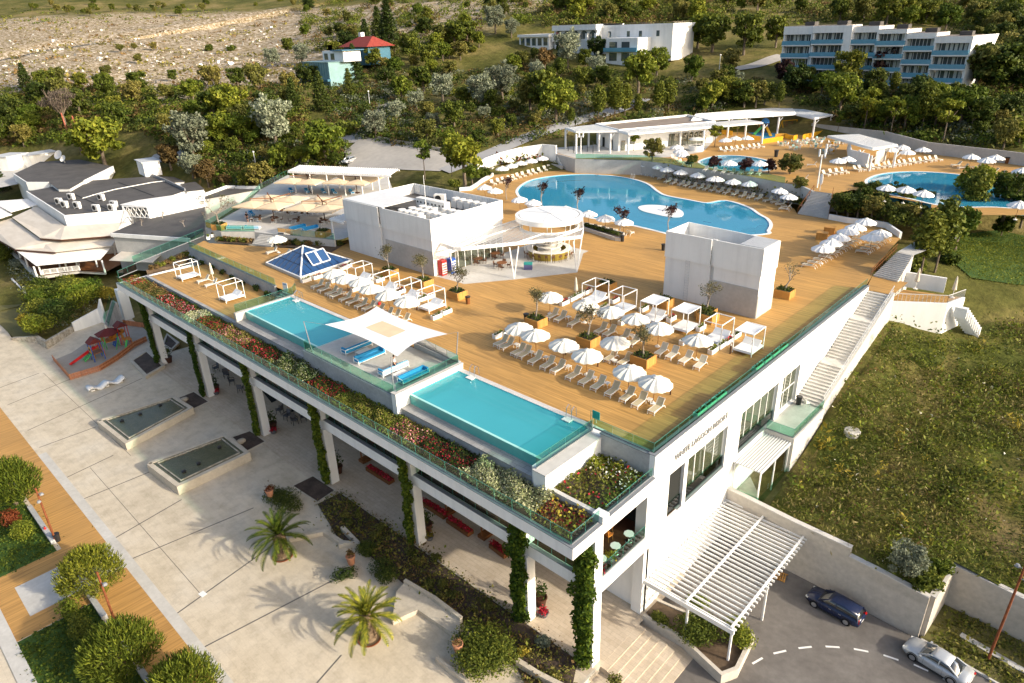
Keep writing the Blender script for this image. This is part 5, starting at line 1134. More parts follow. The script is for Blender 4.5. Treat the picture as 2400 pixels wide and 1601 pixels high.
# blue sofas and low tables
def sofa_parts(L,cm,corner=False):
 f=MB();
 for x in(-.42,.42):
  for y in(-L/2,L/2):f.bar((x,y,0),(x,y,.62 if x<0 else .42),.06)
  f.bar((x,-L/2,.2),(x,L/2,.2),.05)
 for y in(-L/2,L/2):f.bar((-.42,y,.6),(-.42,y,.2),.05);f.bar((-.42,y,.2),(.42,y,.2),.05);f.bar((-.42,y,.6),(.42,y,.55),.05)
 f.bar((-.44,-L/2,.62),(-.44,L/2,.62),.05);s=MB();s.box(-.38,.42,-L/2+.05,L/2-.05,.22,.40);b=MB();b.box(-.42,-.24,-L/2+.05,L/2-.05,.40,.72)
 o=[('frame',f.mesh('frame',MT['white_paint']),[]),('seat_cushion',s.mesh('seat_cushion',cm),[]),('back_cushion',b.mesh('back_cushion',cm),[])]
 if corner:c=MB();c.box(-.24,.42,L/2-.22,L/2-.05,.40,.72);o.append(('end_cushion',c.mesh('end_cushion',MT['cushion']),[]))
 return o
SFA=sofa_parts(3.3,MT['cushion'],True);SFB=sofa_parts(3.2,MT['cushion'],True);SFC=sofa_parts(3.1,MT['cushion_pale'],True)
for(x,y),k,rz,l in(((-56.3,35.2),SFA,math.pi,'blue sofa farthest left under the shade sail'),((-53.5,34.8),SFA,0,'blue sofa second from the left under the shade sail'),((-49.4,34.6),SFC,math.pi,'pale blue sofa behind the standing man under the sail'),((-46.7,34.9),SFB,0,'blue sofa against the glass next to the long plunge pool')):inst('outdoor_sofa',k,l,'sofa',(x,y,D-.02),rz,'blue sofas on the sofa terrace')
LTB=MB();LTB.cbox((0,0,.38),(.8,1.5,.05));LTL=MB()
for x in(-.35,.35):
 for y in(-.7,.7):LTL.bar((x,y,0),(x,y,.37),.04)
LTP=[('tabletop',LTB.mesh('tabletop',MT['plastic']),[]),('legs',LTL.mesh('legs',MT['white_paint']),[])]
inst('coffee_table',LTP,'low white table between the two left blue sofas','coffee table',(-54.9,35.0,D-.02),0);inst('coffee_table',LTP,'low white table between the pale blue sofa and the glass-side sofa','coffee table',(-48.0,34.3,D-.02),0)
TS=[('t',545,770,2.2,SFC,'pale blue sofa left of the restaurant terrace steps, farther left'),('t',745,770,2.2,SFC,'pale blue sofa left of the restaurant terrace steps, nearer them'),('t',1265,770,0,SFA,'blue sofa right of the restaurant terrace steps, nearer them'),('t',1410,780,0,SFB,'blue sofa right of the restaurant terrace steps, farther right'),('t',740,610,1.3,SFB,'blue sofa behind the man in dark clothes'),('t',820,545,1.3,SFB,'blue sofa at the far left rail of the parasol terrace'),('t',1190,340,1.2,SFB,'blue sofa between front and back parasols, leftmost'),('t',1370,345,1.2,SFA,'blue sofa between front and back parasols, second from the left'),('t',1560,350,1.2,SFB,'blue sofa between front and back parasols, third from the left'),('t',1680,355,1.2,SFA,'blue sofa between front and back parasols, fourth from the left'),('t',1880,355,1.2,SFB,'blue sofa between front and back parasols, nearest the white block')]
for w,x,y,rz,k,l in TS:inst('outdoor_sofa',k,l,'sofa',P(w,x,y,RT),rz,'blue sofas on the restaurant terrace',.85)
CT=cafe_table(MT['white_paint'],MT['wicker'],.5);CC=cafe_chair(MT['wicker'],MT['white_paint'])
for i,(x,y)in enumerate([(800,680),(1020,690),(1240,700),(1570,710),(1060,580),(1200,600),(1300,605),(1430,610)]):
 c=P('t',x,y,RT);inst('terrace_table',CT,f'round table under the front cream parasols, {ORD[i]} from the left rail','table',c,0,'tables of the restaurant terrace')
 for k in range(3):a=k*2.1+i;inst('terrace_chair',CC,f'white-legged brown chair at the {ORD[i]} parasol-terrace table, {["near side", "left side", "far side"][k]}','chair',(c[0]+.85*math.cos(a),c[1]+.85*math.sin(a),RT),a-math.pi/2,'chairs of the restaurant terrace')
c=P('t',370,770,RT);inst('wooden_planter',WPL,'wooden planter with a bare grey tree at the corner of the restaurant terrace','planter',c,.5,'square wooden planters');inst('bare_tree',[('trunk',OLB[0][0],[]),('crown',OLB[0][1],[])],'bare twiggy grey tree in the planter at the restaurant terrace corner','tree',(c[0],c[1],RT+.85),2,scale=1.6)
inst('wooden_planter',WPL,'wooden planter with herbs at the right end of the restaurant terrace rail','planter',P('t',1560,850,RT),.5,'square wooden planters')
# shade sail on four masts
S4=[Vector((-59.3,40.3,D+2.5)),Vector((-46.7,39.5,D+3.0)),Vector((-47.4,33.8,D+2.5)),Vector((-58.3,33.1,D+3.0))]
sail=thing('shade_sail','big white square shade sail stretched over the blue sofas','shade sail',(-53,36.6,D))
def sailp(u,v):
 a=S4[0].lerp(S4[1],u);b_=S4[3].lerp(S4[2],u);p=a.lerp(b_,v);c=(S4[0]+S4[1]+S4[2]+S4[3])/4
 e=.16*(4*u*(1-u)*(1-4*v*(1-v))+4*v*(1-v)*(1-4*u*(1-u)));p=p.lerp(c,e);return p
b=MB();n=16
for i in range(n):
 for j_ in range(n):b.face([sailp(i/n,j_/n),sailp((i+1)/n,j_/n),sailp((i+1)/n,(j_+1)/n),sailp(i/n,(j_+1)/n)][::-1])
b.v=[tuple(v)for v in b.v];b.build('sail_cloth',MT['white_paint'],sail,True)
b=MB()
for i in range(8):
 for j_ in range(8):b.face([sailp(.33+.34*(i+a)/8,.33+.34*(j_+c_)/8)+Vector((0,0,.02))for a,c_ in((0,1),(1,1),(1,0),(0,0))])
b.build('centre_patch',MT['cream'],sail)
for k,(bx,by,bz,tx,ty,tz_)in enumerate([(-59.9,40.0,D,-59.7,40.6,D+3.1),(-45.5,39.3,D+.5,-45.4,39.7,D+3.5),(-45.6,31.7,D,-46.2,32.2,D+3.4),(-59.6,31.9,D,-60.3,31.9,D+3.2)]):
 b=MB();b.tube((bx,by,bz),(tx,ty,tz_),.06,.045);m=b.build('mast',MT['grey_cap'],sail);b=MB();b.bar((tx,ty,tz_),S4[k],.02);b.build('cable',MT['chrome'],m)
 # people
def person(loc,rz,label,shirt,shorts,arm=.15,legs=None):
 t=thing('person',label,'person',loc,rz)
 def skin(name,vs,es,rs,m,sub=1):
  me=bpy.data.meshes.new(name);me.from_pydata(vs,es,[]);o=bpy.data.objects.new(name,me);COL.objects.link(o);o.parent=t
  md=o.modifiers.new('skin','SKIN')
  me.skin_vertices.new()if not me.skin_vertices else None
  for i,r in enumerate(rs):me.skin_vertices[0].data[i].radius=(r if isinstance(r,tuple)else(r,r))
  me.skin_vertices[0].data[0].use_root=True;s=o.modifiers.new('subd','SUBSURF');s.levels=s.render_levels=sub;me.materials.append(m);return o
 V=[(0,0,.93),(0,0,1.12),(0,0,1.36),(0,0,1.5),(0,-.02,1.62),(0,-.02,1.72),(.10,0,.88),(.12,-.03,.48),(.12,.02,.08),(.12,-.14,.035),(-.10,0,.88),(-.12,.05,.48),(-.12,.10,.08),(-.12,-.05,.035),(.19,0,1.40),(.26,.0,1.14),(.25,-.14,.94),(.25,-.2,.84),(-.19,0,1.40),(-.27,.02,1.14),(-.26,-.12,.92),(-.26,-.18,.83)]
 E=[(0,1),(1,2),(2,3),(3,4),(4,5),(0,6),(6,7),(7,8),(8,9),(0,10),(10,11),(11,12),(12,13),(2,14),(14,15),(15,16),(16,17),(2,18),(18,19),(19,20),(20,21)]
 R_=[(.15,.11),(.14,.10),(.16,.11),.06,.09,.085,.085,.06,.04,.035,.085,.06,.04,.035,.06,.045,.035,.03,.06,.045,.035,.03]
 skin('body',V,E,R_,MT['skin'],2)
 skin('shirt',[(0,0,.92),(0,0,1.15),(0,0,1.38),(.19,0,1.41),(.25,0,1.2),(-.19,0,1.41),(-.26,.01,1.2)],[(0,1),(1,2),(2,3),(3,4),(2,5),(5,6)],[(.17,.13),(.165,.12),(.18,.125),.08,.065,.08,.065],shirt)
 skin('shorts',[(0,0,.98),(.10,0,.86),(.12,-.02,.56),(-.10,0,.86),(-.12,.03,.56)],[(0,1),(1,2),(0,3),(3,4)],[(.17,.13),.11,.09,.11,.09],shorts)
 b=MB();b.lathe([(.0,1.83),(.06,1.82),(.098,1.76),(.10,1.68),(.085,1.63)],(0,.015,0),12);o=bpy.data.objects.new('hair',b.mesh('hair',MT['hair'],True));COL.objects.link(o);o.parent=t
 b=MB();b.tube((0,-.10,1.665),(0,-.135,1.655),.018,.012,6);o=bpy.data.objects.new('nose',b.mesh('nose',MT['skin']));COL.objects.link(o);o.parent=t
 return t
c=P(5,372,990,D);person((c[0],c[1],D-.02),2.4,'man in pale shirt and navy shorts standing under the shade sail',MT['shirt'],MT['navy'])
c=P('t',690,690,RT);person((c[0],c[1],RT),.5,'man in dark clothes standing on the restaurant terrace under the cream parasols',MT['darkcloth'],MT['darkcloth'])
c=P('L',1200,985,D+.5);b=MB();b.cbox((0,0,.12),(.6,.5,.24),.3);b.cbox((.35,.05,.2),(.14,.4,.4),.2);t=thing('beach_bag','white and red beach bag lying on a lounger behind the shade sail','bag',(c[0],c[1],D+.38));o=bpy.data.objects.new('bag_body',MB().cbox((0,0,.12),(.6,.45,.24),.3).mesh('bag_body',MT['white_paint']));COL.objects.link(o);o.parent=t;o=bpy.data.objects.new('red_towel',MB().cbox((.38,.05,.18),(.16,.4,.36),.2).mesh('red_towel',MT['red']));COL.objects.link(o);o.parent=t
# sign plate on the glass, notice board by the left pool
t=thing('pool_sign','teal sign plate on the glass at the right end of the long plunge pool','sign',(-28.9,39.5,D));b=MB();b.cbox((-28.75,39.55,D+.75),(.75,.03,.75));b.build('plate',plain('teal_plate',(.02,.36,.33),.4,.4),t);b=MB();b.bar((-28.75,39.57,D),(-28.75,39.57,D+.4),.04);b.build('post',MT['galv'],t)
c=P('c',1030,385,D);t=thing('notice_board','small white notice board beside the left plunge pool','sign',c);b=MB();b.cbox((c[0],c[1],D+.95),(.85,.04,1.1),.2);b.build('board',MT['plastic'],t);b=MB();b.cbox((c[0]+.005,c[1]-.024,D+1.3),(.7,.006,.18),.2);b.build('printed_header',plain('pale_blue_print',(.25,.42,.65),.6,.3),t);b=MB();b.bar((c[0],c[1],D),(c[0],c[1],D+.4),.05);b.build('post',MT['galv'],t)
# wall lettering on the facade
def lettering(txt,y0,y1,z,h):
 cu=bpy.data.curves.new('letters','FONT');cu.body=txt;cu.size=h;cu.extrude=.05;tmp=bpy.data.objects.new('tmp',cu);COL.objects.link(tmp);dg=bpy.context.evaluated_depsgraph_get();me=bpy.data.meshes.new_from_object(tmp.evaluated_get(dg));bpy.data.objects.remove(tmp)
 w=max(v.co.x for v in me.vertices)-min(v.co.x for v in me.vertices);k=(y1-y0)/w
 for v in me.vertices:x,y,zz=v.co;v.co=(FX+.05+zz,y0+x*k,z+y)
 me.materials.clear();me.materials.append(MT['letter']);me.update();t=thing('wall_lettering','slim grey raised capitals reading WHITE LAGOON RESORT on the sunny facade','lettering',(0,0,0));o=bpy.data.objects.new('letters',me);COL.objects.link(o);o.parent=t
MT['letter']=plain('letter_grey',(.22,.225,.23),.5,.4,var=0)
lettering('WHITE LAGOON RESORT',40.95,49.75,13.5,.78)
# long concrete planter by the pool with small trees
t=thing('concrete_planter','long pale concrete planter with low shrubs beside the round bar','planter',P('p',600,1450,D));a=[PXY('p',315,1370,D),PXY('p',800,1530,D),PXY('p',890,1540,D),PXY('p',930,1455,D),PXY('p',320,1300,D)]
b=MB();b.wallrun(a+[a[0]],D-.02,D+.55,.2);b.build('planter_wall',MT['pale_conc'],t);b=MB();b.prism(a,D,D+.45);b.build('soil',MT['soil'],t)
A_=[Vector((*p,0))for p in a];blobs=[]
for i in range(14):f=(i+.5)/14;p=A_[0].lerp(A_[1],f).lerp(A_[4].lerp(A_[3],f),.5);blobs.append((p.x-world_loc(t).x,p.y-world_loc(t).y,.6,.6,.5,.35))
V,F=blob_leaves(blobs,900,.16,rg);o=bpy.data.objects.new('foliage',np_mesh('foliage',V,F,MT['lf_green']));COL.objects.link(o);o.parent=t
PKT=[olive_meshes(51+i,300,3.6,'lf_purple',.7,.17)for i in range(2)]
for w,x,y,l in(('w',1240,1000,'beside the second near-edge parasol'),('w',1790,1105,'just behind the bar canopy'),('p',865,1400,'at the right end of the concrete planter'),('p',1610,1405,'behind the box-shaped block'),('w',700,900,'by the left end of the big pool')):inst('pool_tree',[('trunk',PKT[x%2][0],[]),('crown',PKT[x%2][1],[])],f'small sparse dark-leaved tree {l}','tree',P(w,x,y,D),x%5,'small dark-leaved trees at the pool')
# ---------------------------------------------------------------- plaza
def fountain(Q,h,label,jets):
 c=sum((Vector(q)for q in Q),Vector((0,0)))/4;t=thing('fountain_basin',label,'fountain',(c.x,c.y,0))
 b=MB();b.wallrun([*Q,Q[0]],-.05,h,.5);b.build('basin_wall',MT['stone'],t)
 I=offset(Q,-.62);b=MB();b.wallrun([*I,I[0]],h-.4,h+.05,.12);b.build('inner_rim',MT['rubble'],t)
 b=MB();b.prism(offset(Q,-.26),.02,h-.35);b.build('basin_floor',two('algae_floor',(.13,.14,.07),(.20,.20,.11),.6),t)
 W_=offset(Q,-.25);b=MB();b.face([(*p,h-.06)for p in W_]);b.build('water',MT['fountain_water'],t)
 for i,(u,v)in enumerate(jets):
  p=Vector(Q[0]).lerp(Vector(Q[1]),u).lerp(Vector(Q[3]).lerp(Vector(Q[2]),u),v);b=MB();b.lathe([(.22,h-.12),(.25,h+.12),(.08,h+.16),(.0,h+.3)],(p.x,p.y,0),10);b.build('spotlight',MT['black'],t)
 b=MB();b.cbox((Q[0][0]+.35,Q[0][1]+.0,.35),(.5,.5,.5),.2);b.build('spout_niche',MT['dark'],t)if False else None
 return t
fountain([PXY(4,680,1325,.95),PXY(4,870,1475,.95),PXY(4,1312,1237,.95),PXY(4,1190,1160,.95)],.95,'long stone fountain basin with greenish water, farther from the palms',[(.3,.2),(.3,.45),(.25,.75)])
fountain([PXY(7,1025,55,1.1),PXY(7,1225,205,1.1),PXY(4,1700,1545,1.1),PXY(4,1545,1425,1.1)],1.1,'long stone fountain basin with greenish water, nearer the palms',[(.7,.2),(.65,.42),(.4,.8)])
# paved dirt squares below the vine columns
def bed(Q,h,label,m='soil',edge=True):
 t=thing('planting_bed',label,'planting bed',(Q[0][0],Q[0][1],0));b=MB();b.prism(Q,-.02,max(.03,h-.1));b.build('soil',MT[m],t)
 if edge:b=MB();b.wallrun([*Q,Q[0]],-.02,h,.16 if h<.3 else .4);b.build('edging',MT['stone'],t)
 return t
bed([PXY(4,905,912,.45),PXY(4,1005,1015,.45),PXY(4,1125,945,.45),PXY(4,1010,845,.45)],.45,'raised stone-edged soil bed at the foot of the leftmost vine column')
bed([PXY(4,1120,800,.3),PXY(4,1180,835,.3),PXY(4,1225,790,.3),PXY(4,1150,730,.3)],.3,'small soil bed behind the leftmost vine column')
bed([PXY(4,1230,1172,0),PXY(4,1320,1253,0),PXY(4,1438,1197,0),PXY(4,1335,1128,0)],.06,'flat dark soil square at the second vine column, by the farther fountain')
bed([PXY(4,1595,1442,0),PXY(4,1700,1538,0),PXY(4,1828,1472,0),PXY(4,1722,1398,0)],.06,'flat dark soil square at the third vine column, by the nearer fountain')
bed([PXY(7,2012,213,0),PXY(7,2185,325,0),PXY(7,2308,242,0),PXY(7,2155,142,0)],.06,'flat dark soil square at the fourth vine column, behind the trimmed hedge')
for w,x,y,l in((4,1268,1190,'in the dirt square by the farther fountain'),(4,1660,1478,'in the dirt square by the nearer fountain')):
 c=P(w,x,y,0);b=MB();b.lathe([(0,.45),(.3,.42),(.42,.2),(.4,0)],c,9,(1,1.5));tag(b.build('boulder',MT['stone'],None,True),f'smooth pale boulder {l}','boulder')
 # long soil bed along the arcade
SB=[PXY(7,2185,338,0),(-55.4,30.2),(-23.2,30.3),(-21.5,27.2),(-21.5,24.6),(-26.3,26.6),(-31,26.9),(-33.0,26.6),(-40,26.3),(-47.5,26.5),(-48.5,25.6)]
struct(sheet('soil_bed',SB,.05,MT['soil']))
q=MB();q.wallrun([SB[1],SB[2]],-.02,.1,.15);struct(q.build('kerb',MT['stone']))
# low stone bench walls
def lowwall(pts,h,label,t=.45):
 q=thing('bench_wall',label,'wall',(pts[0][0],pts[0][1],0));b=MB();b.wallrun(pts,-.05,h,t);b.build('wall_block',MT['stone'],q);return q
lowwall([PXY(7,1990,565,.45),PXY(7,2228,517,.45),PXY(7,2349,592,.45),(-48.0,25.3)],.45,'low angular stone bench wall behind the farther palm')
lowwall([(-48.0,25.6),(-46.8,26.5),(-50.0,26.8)],.6,'short stone retaining wall at the trimmed hedge end of the soil bed',.4)
lowwall([PXY(8,345,1130,.45),PXY(8,530,1045,.45),PXY(8,800,1235,.3)],.45,'low stone bench wall in front of the nearer palm')
lowwall([PXY(8,435,855,.75),PXY(8,640,975,.75),PXY(8,825,1115,.75)],.75,'stone bench back wall along the soil bed behind the nearer palm',.3)
q=MB();q.prism([PXY(8,380,930,.45),PXY(8,440,870,.45),PXY(8,820,1130,.45),PXY(8,810,1230,.45),PXY(8,535,1045,.45),PXY(8,350,1120,.45)],-.02,.42);tag(q.build('bench_platform',MT['stone']),'raised stone seat platform between the bench walls behind the nearer palm','bench')
lowwall([PXY(8,655,1390,.45),PXY(8,850,1540,.45),PXY(8,900,1600,.45)],.45,'stone edge in front of the big spiky green shrub',.3)
lowwall([PXY(8,1210,1405,.6),PXY(8,1360,1500,.6),PXY(8,1520,1580,.6),(-20.8,26.4)],.6,'stone retaining wall right of the big spiky shrub, below the corner bed',.4)
q=MB();q.wallrun([PXY(8,2080,1092,.4),PXY(8,2349,1255,.3),(-14.2,36.3),(-13.6,37.5),(-14.1,41.3)],RD-.3,.35,.3);tag(q.build('planter_wall',MT['retain']),'pale wall of the shrub bed under the white driveway pergola','wall')
struct(sheet('shrub_bed_soil',[(-21.8,37.7),(-18.3,37.7),(-14.3,36.6),(-13.8,37.6),(-14.3,41.2),(-18,40.0),(-21.8,39.4)],.1,MT['soil_brown']))
q=MB();q.wallrun([(-21.8,39.5),(-18,40.1),(-14.1,41.3)],RD-.2,.2,.25);tag(q.build('planter_wall',MT['retain']),'low rear wall of the shrub bed beside the drive','wall')
# grey curbs of the boardwalk seats
for p0,p1,l in(((-78.4,6.75),(-70.2,6.75),'long low grey bench edge along the boardwalk beside the round bright shrub'),((-61.0,6.75),(-55.9,6.75),'long low grey bench edge along the boardwalk between two pines'),((-48.2,6.75),(-43.0,6.75),'long low grey bench edge along the boardwalk at the nearest pine')):
 q=MB();q.wallrun([p0,p1],0,.42,.45);tag(q.build('bench_edge',MT['concrete']),l,'bench')
 # palms
def palm(loc,label,seed):
 r=random.Random(seed);t=thing('palm_tree',label,'palm tree',loc);x0,y0,z0=loc
 b=MB();b.lathe([(.62,0),(.55,.5),(.46,1.1),(.48,1.7),(.62,2.1),(.55,2.4),(.2,2.7)],loc,16)
 for i in range(130):
  a=r.random()*6.28;z=r.uniform(.2,2.4);rr=.5;d=Vector((math.cos(a),math.sin(a),0));p=Vector(loc)+d*rr+Vector((0,0,z));b.bar(p,p+d*.12+Vector((0,0,.16)),.12,.05)
 b.build('trunk',MT['palm_bark'],t)
 F=[];
 for i in range(46):
  a=i*2.399+r.uniform(-.15,.15);k=(i+.5)/46;el=rad(84-98*k**1.1);L=r.uniform(3.0,3.9)*(.75+.25*k);d=Vector((math.cos(a),math.sin(a),0));side=Vector((-math.sin(a),math.cos(a),0))
  p=Vector(loc)+Vector((0,0,2.35));pts=[];n=22;e=el
  for j_ in range(n+1):pts.append(p.copy());e-=rad(3.4+1.2*k)*(j_/n)*1.6;p=p+(d*math.cos(e)+Vector((0,0,1))*math.sin(e))*L/n
  for j_ in range(2,n):
   u=pts[j_];tg=(pts[j_+1]-pts[j_]).normalized();w=.46*math.sin(math.pi*min(1,(j_/n)*.92+.08))**.6
   for s in(-1,1):
    o=(side*s*.62+tg*.85+Vector((0,0,.30))).normalized();tip=u+o*w+Vector((0,0,-.12*w));nn=tg*.065
    F.append((u-nn,u+nn,tip+nn*.4,tip-nn*.4))
  for j_ in range(n):F.append((pts[j_]-side*.03,pts[j_]+side*.03,pts[j_+1]+side*.03,pts[j_+1]-side*.03))
 V=np.array([[tuple(v-Vector(loc))for v in f]for f in F]).reshape(-1,3);o=bpy.data.objects.new('fronds',np_mesh('fronds',V,np.arange(len(V)).reshape(-1,4),MT['lf_palm']));COL.objects.link(o);o.parent=t
 b=MB();b.lathe([(.98,.02),(.98,.09),(.9,.09),(.9,.03)],loc,26);b.build('planting_ring',MT['rust'],t);b=MB();b.lathe([(.9,.04),(0,.06)],loc,20);b.build('soil',MT['soil_brown'],t)
palm((-51.4,21.0,0),'bushy date palm farther along the plaza, beside the trimmed hedge',2);palm((-37.2,20.7,0),'bushy date palm on the plaza nearest the big spiky shrub',3)
# stone pines on the boardwalk edge: tufted upright shoots
def pine_meshes(seed,R,H):
 g=np.random.default_rng(seed);r=random.Random(seed);B=[]
 for i in range(34):
  a=i*2.399;k=(i+.5)/34;rr=math.sqrt(k)*R*.86;z=H*.98-(rr/R)**2.4*H*.5+r.uniform(-.3,.15)
  B.append((rr*math.cos(a),rr*math.sin(a),z,.6,.6,.55))
 for i in range(22):a=i*1.9;q=r.uniform(.6,.9);B.append((R*q*math.cos(a),R*q*math.sin(a),H*.36+r.uniform(-.25,.6),.6,.6,.5))
 B.append((0,0,H*.62,R*.7,R*.7,H*.3))
 Bn=np.array(B);n=7500;k=g.integers(0,len(Bn),n);d=g.normal(size=(n,3));d/=np.linalg.norm(d,axis=1,keepdims=True);C=Bn[k,:3]+d*Bn[k,3:6]*(1-.5*g.random((n,1))**2)
 ax=d*.7+g.normal(size=(n,3))*.25+[0,0,.9];ax/=np.linalg.norm(ax,axis=1,keepdims=True);s=g.normal(size=(n,3));s=np.cross(ax,s);s/=np.linalg.norm(s,axis=1,keepdims=True);L=g.uniform(.20,.38,(n,1));w=.034
 V=np.stack([C-s*w,C+s*w,C+ax*L+s*w*.4,C+ax*L-s*w*.4],1).reshape(-1,3);F=np.arange(4*n).reshape(n,4)
 b=MB();b.path([(0,0,0),(.08,.05,H*.3),(0,0,H*.75)],.16,.09,8)
 for q in B[::3]:b.tube((0,0,H*.35),(q[0]*.9,q[1]*.9,q[2]-.1),.06,.02,5)
 return b.mesh('trunk',MT['bark']),np_mesh('crown',V,F,MT['lf_pine'])
PN=[pine_meshes(1,2.0,3.6),pine_meshes(2,2.2,3.7),pine_meshes(3,2.1,3.4)]
def pinet(k,loc,label,s,rz):inst('pine_tree',[('trunk',PN[k][0],[]),('crown',PN[k][1],[])],label,'pine tree',loc,rz,'small pines along the boardwalk',s)
c=P(7,60,215,2.4);pinet(0,(c[0],c[1],0),'small tufted pine beside the reddish and bright round shrubs, at the edge of the picture',1.35,0)
c=P(7,610,790,2.6);pinet(1,(c[0],c[1],0),'small tufted pine between the stone pad and the boardwalk',1.12,1)
c=P(7,820,1350,2.4);pinet(2,(c[0],c[1],0),'large tufted pine in front of the clipped dark shrubs on the grass strip',1.25,2)
c=P(7,1250,1600,2.4);pinet(0,(c[0],c[1],0),'tufted pine cut off by the bottom edge, nearest the camera on the boardwalk',1.2,3)
# clipped shrubs
def shrub(name,loc,dims,label,leaf,n,ls,seed,cat='shrub',lumps=9,group=None,upright=0):
 g=np.random.default_rng(seed);B=[]
 for i in range(lumps):a=g.random()*6.28;q=math.sqrt(g.random())*.6;B.append((q*dims[0]*math.cos(a),q*dims[1]*math.sin(a),dims[2]*g.uniform(.42,.62),dims[0]*g.uniform(.38,.6),dims[1]*g.uniform(.38,.6),dims[2]*g.uniform(.36,.48)))
 V,F=blob_leaves(B,n,ls,g,.8,.3+upright);t=thing(name,label,cat,loc,0,group)
 o=bpy.data.objects.new('foliage',np_mesh('foliage',V,F,MT[leaf]));COL.objects.link(o);o.parent=t
 b=MB()
 for i in range(4):b.tube((0,0,0),(dims[0]*.3*math.cos(i*1.6),dims[1]*.3*math.sin(i*1.6),dims[2]*.6),.05,.02,5)
 o=bpy.data.objects.new('stems',b.mesh('stems',MT['bark']));COL.objects.link(o);o.parent=t;return t
def sh(w,x,y,z,dims,label,leaf,n,ls,seed,**k):return shrub('round_shrub',P(w,x,y,z),dims,label,leaf,n,ls,seed,**k)
sh(7,165,560,0,(1.5,1.3,1.7),'bright yellow-green round shrub beside the boardwalk bench','lf_bright',1800,.11,1);sh(7,85,480,0,(1.6,1.0,1.6),'russet-leaved shrub behind the bright round shrub','lf_red',1200,.12,2)
sh(7,500,1100,0,(1.9,1.0,1.6),'glossy mid-green shrub below the middle pine, at the wooden walk','lf_bright',1500,.11,3);sh(7,570,1240,0,(1.6,1.2,1.7),'dark dense shrub on the grass strip, between two pines','lf_green',1600,.11,4);sh(7,640,1350,0,(1.6,1.1,1.5),'dark shrub with low leaves beside the large tufted pine','lf_dark',1400,.11,5);sh(7,760,1540,0,(1.8,1.0,1.3),'dark shrub at the bottom edge in front of the large tufted pine','lf_dark',1300,.11,6)
sh(7,1960,330,0,(2.9,1.9,1.25),'dark trimmed hedge mound with a terracotta pot in it, beside the farther palm','lf_dark',4200,.10,7,lumps=16);
sh(8,175,690,0,(1.2,1.1,1.3),'dark shrub mound at the soil bed, farther behind the nearer palm','lf_dark',1600,.10,8);sh(8,290,830,0,(1.9,1.2,1.4),'wide dark shrub mound in the soil bed behind the nearer palm','lf_dark',2200,.10,9);sh(8,30,850,0,(1.0,1.4,1.2),'dark shrub mound left of the terracotta jar','lf_dark',1200,.10,10)
shrub('spiky_shrub',P(8,960,1400,0),(3.6,2.6,2.0),'big spiky mid-green shrub spilling over the stone edge near the corner column','lf_green',8500,.12,11,lumps=22,upright=.5)
sh(8,1380,1310,0,(.7,.7,.9),'grey-blue spiky tuft in the soil bed by the corner vine column','lf_silver',420,.14,12);sh(8,1260,1360,0,(.6,.6,.6),'pale yellowish tuft at the right edge of the big spiky shrub','lf_yellow',300,.12,13)
for i,(x,y)in enumerate([(20,420),(120,420),(240,560),(270,500),(50,480),(650,720),(600,900),(700,900),(760,960),(680,990),(540,740),(1010,1050),(1460,1540),(1880,1560),(480,680)]):sh(8,x,y,.05,(.75,.6,.55),f'low sprawling olive-green tuft in the dark soil bed, {ORD[i]} counted from the hedge mound','lf_olive',260,.12,20+i,group='low tufts in the soil bed')
sh(9,120,1250,.1,(2.4,1.9,1.7),'dense shrub filling the bed under the near end of the driveway pergola','lf_green',4200,.12,40,lumps=14);sh(9,380,1270,.1,(1.5,1.5,1.9),'bright shrub at the rounded end of the pergola bed','lf_bright',2400,.12,41);sh(9,100,1030,.1,(1.3,.8,1.2),'bright shrub behind the near pergola post','lf_bright',1300,.12,42);sh(8,2200,1150,.1,(1.6,.7,.7),'low green plants in the bed at the end wall of the building','lf_green',900,.12,43)
# pots
def pot(w,x,y,m,leaf,n,h,r,label,flow=None,z=0,tall=.9):
 c=P(w,x,y,z);t=thing('plant_pot',label,'plant pot',c);b=MB();b.lathe([(r*.72,0),(r,h*.8),(r*1.08,h*.84),(r*1.08,h),(r*.9,h),(r*.88,h*.9),(0,h*.9)],c,16);b.build('pot',MT[m],t)
 g=np.random.default_rng(abs(int(x)));C=g.normal(size=(n,3))*[r*.5,r*.5,tall*.25]+[0,0,h+tall*.42];N=g.normal(size=(n,3))+[0,0,.3];V,F=leaf_quads(C,N,.13,g,2.6 if tall>.5 else 1.4);o=bpy.data.objects.new('plant',np_mesh('plant',V,F,MT[leaf]));COL.objects.link(o);o.parent=t
for w,x,y,l in((4,1165,925,'at the leftmost column'),(4,1487,1125,'at the second column'),(4,1880,1385,'at the third column'),(8,-20,120,'at the fourth column'),(8,592,520,'at the fifth column'),(8,1372,1030,'at the sixth column')):pot(w,x,y,'dark_wood','lf_dark',150,.95,.55,f'big dark pot with a tall green plant {l}',tall=1.9)
for w,x,y,lf,l in((4,1490,1145,'lf_red_flower','red flowers at the second column'),(4,1885,1412,'lf_red_flower','red flowers at the third column'),(8,607,578,'lf_yellow','yellow flowers at the fifth column'),(8,1392,1105,'lf_red_flower','red flowers at the sixth column')):pot(w,x,y,'greywick',lf,120,.45,.42,f'low grey pot of {l}',tall=.35)
pot(7,1860,280,'terracotta','lf_red',60,.8,.4,'terracotta jar with reddish plant standing in the dark trimmed hedge',z=.9,tall=.6);pot(8,70,745,'terracotta','lf_brown',60,.95,.42,'terracotta jar beside the dark shrubs behind the nearer palm',z=.3,tall=.6);pot(8,805,1345,'terracotta','lf_brown',60,.8,.4,'terracotta jar with dry plant among the big spiky shrub',z=.9,tall=.5)
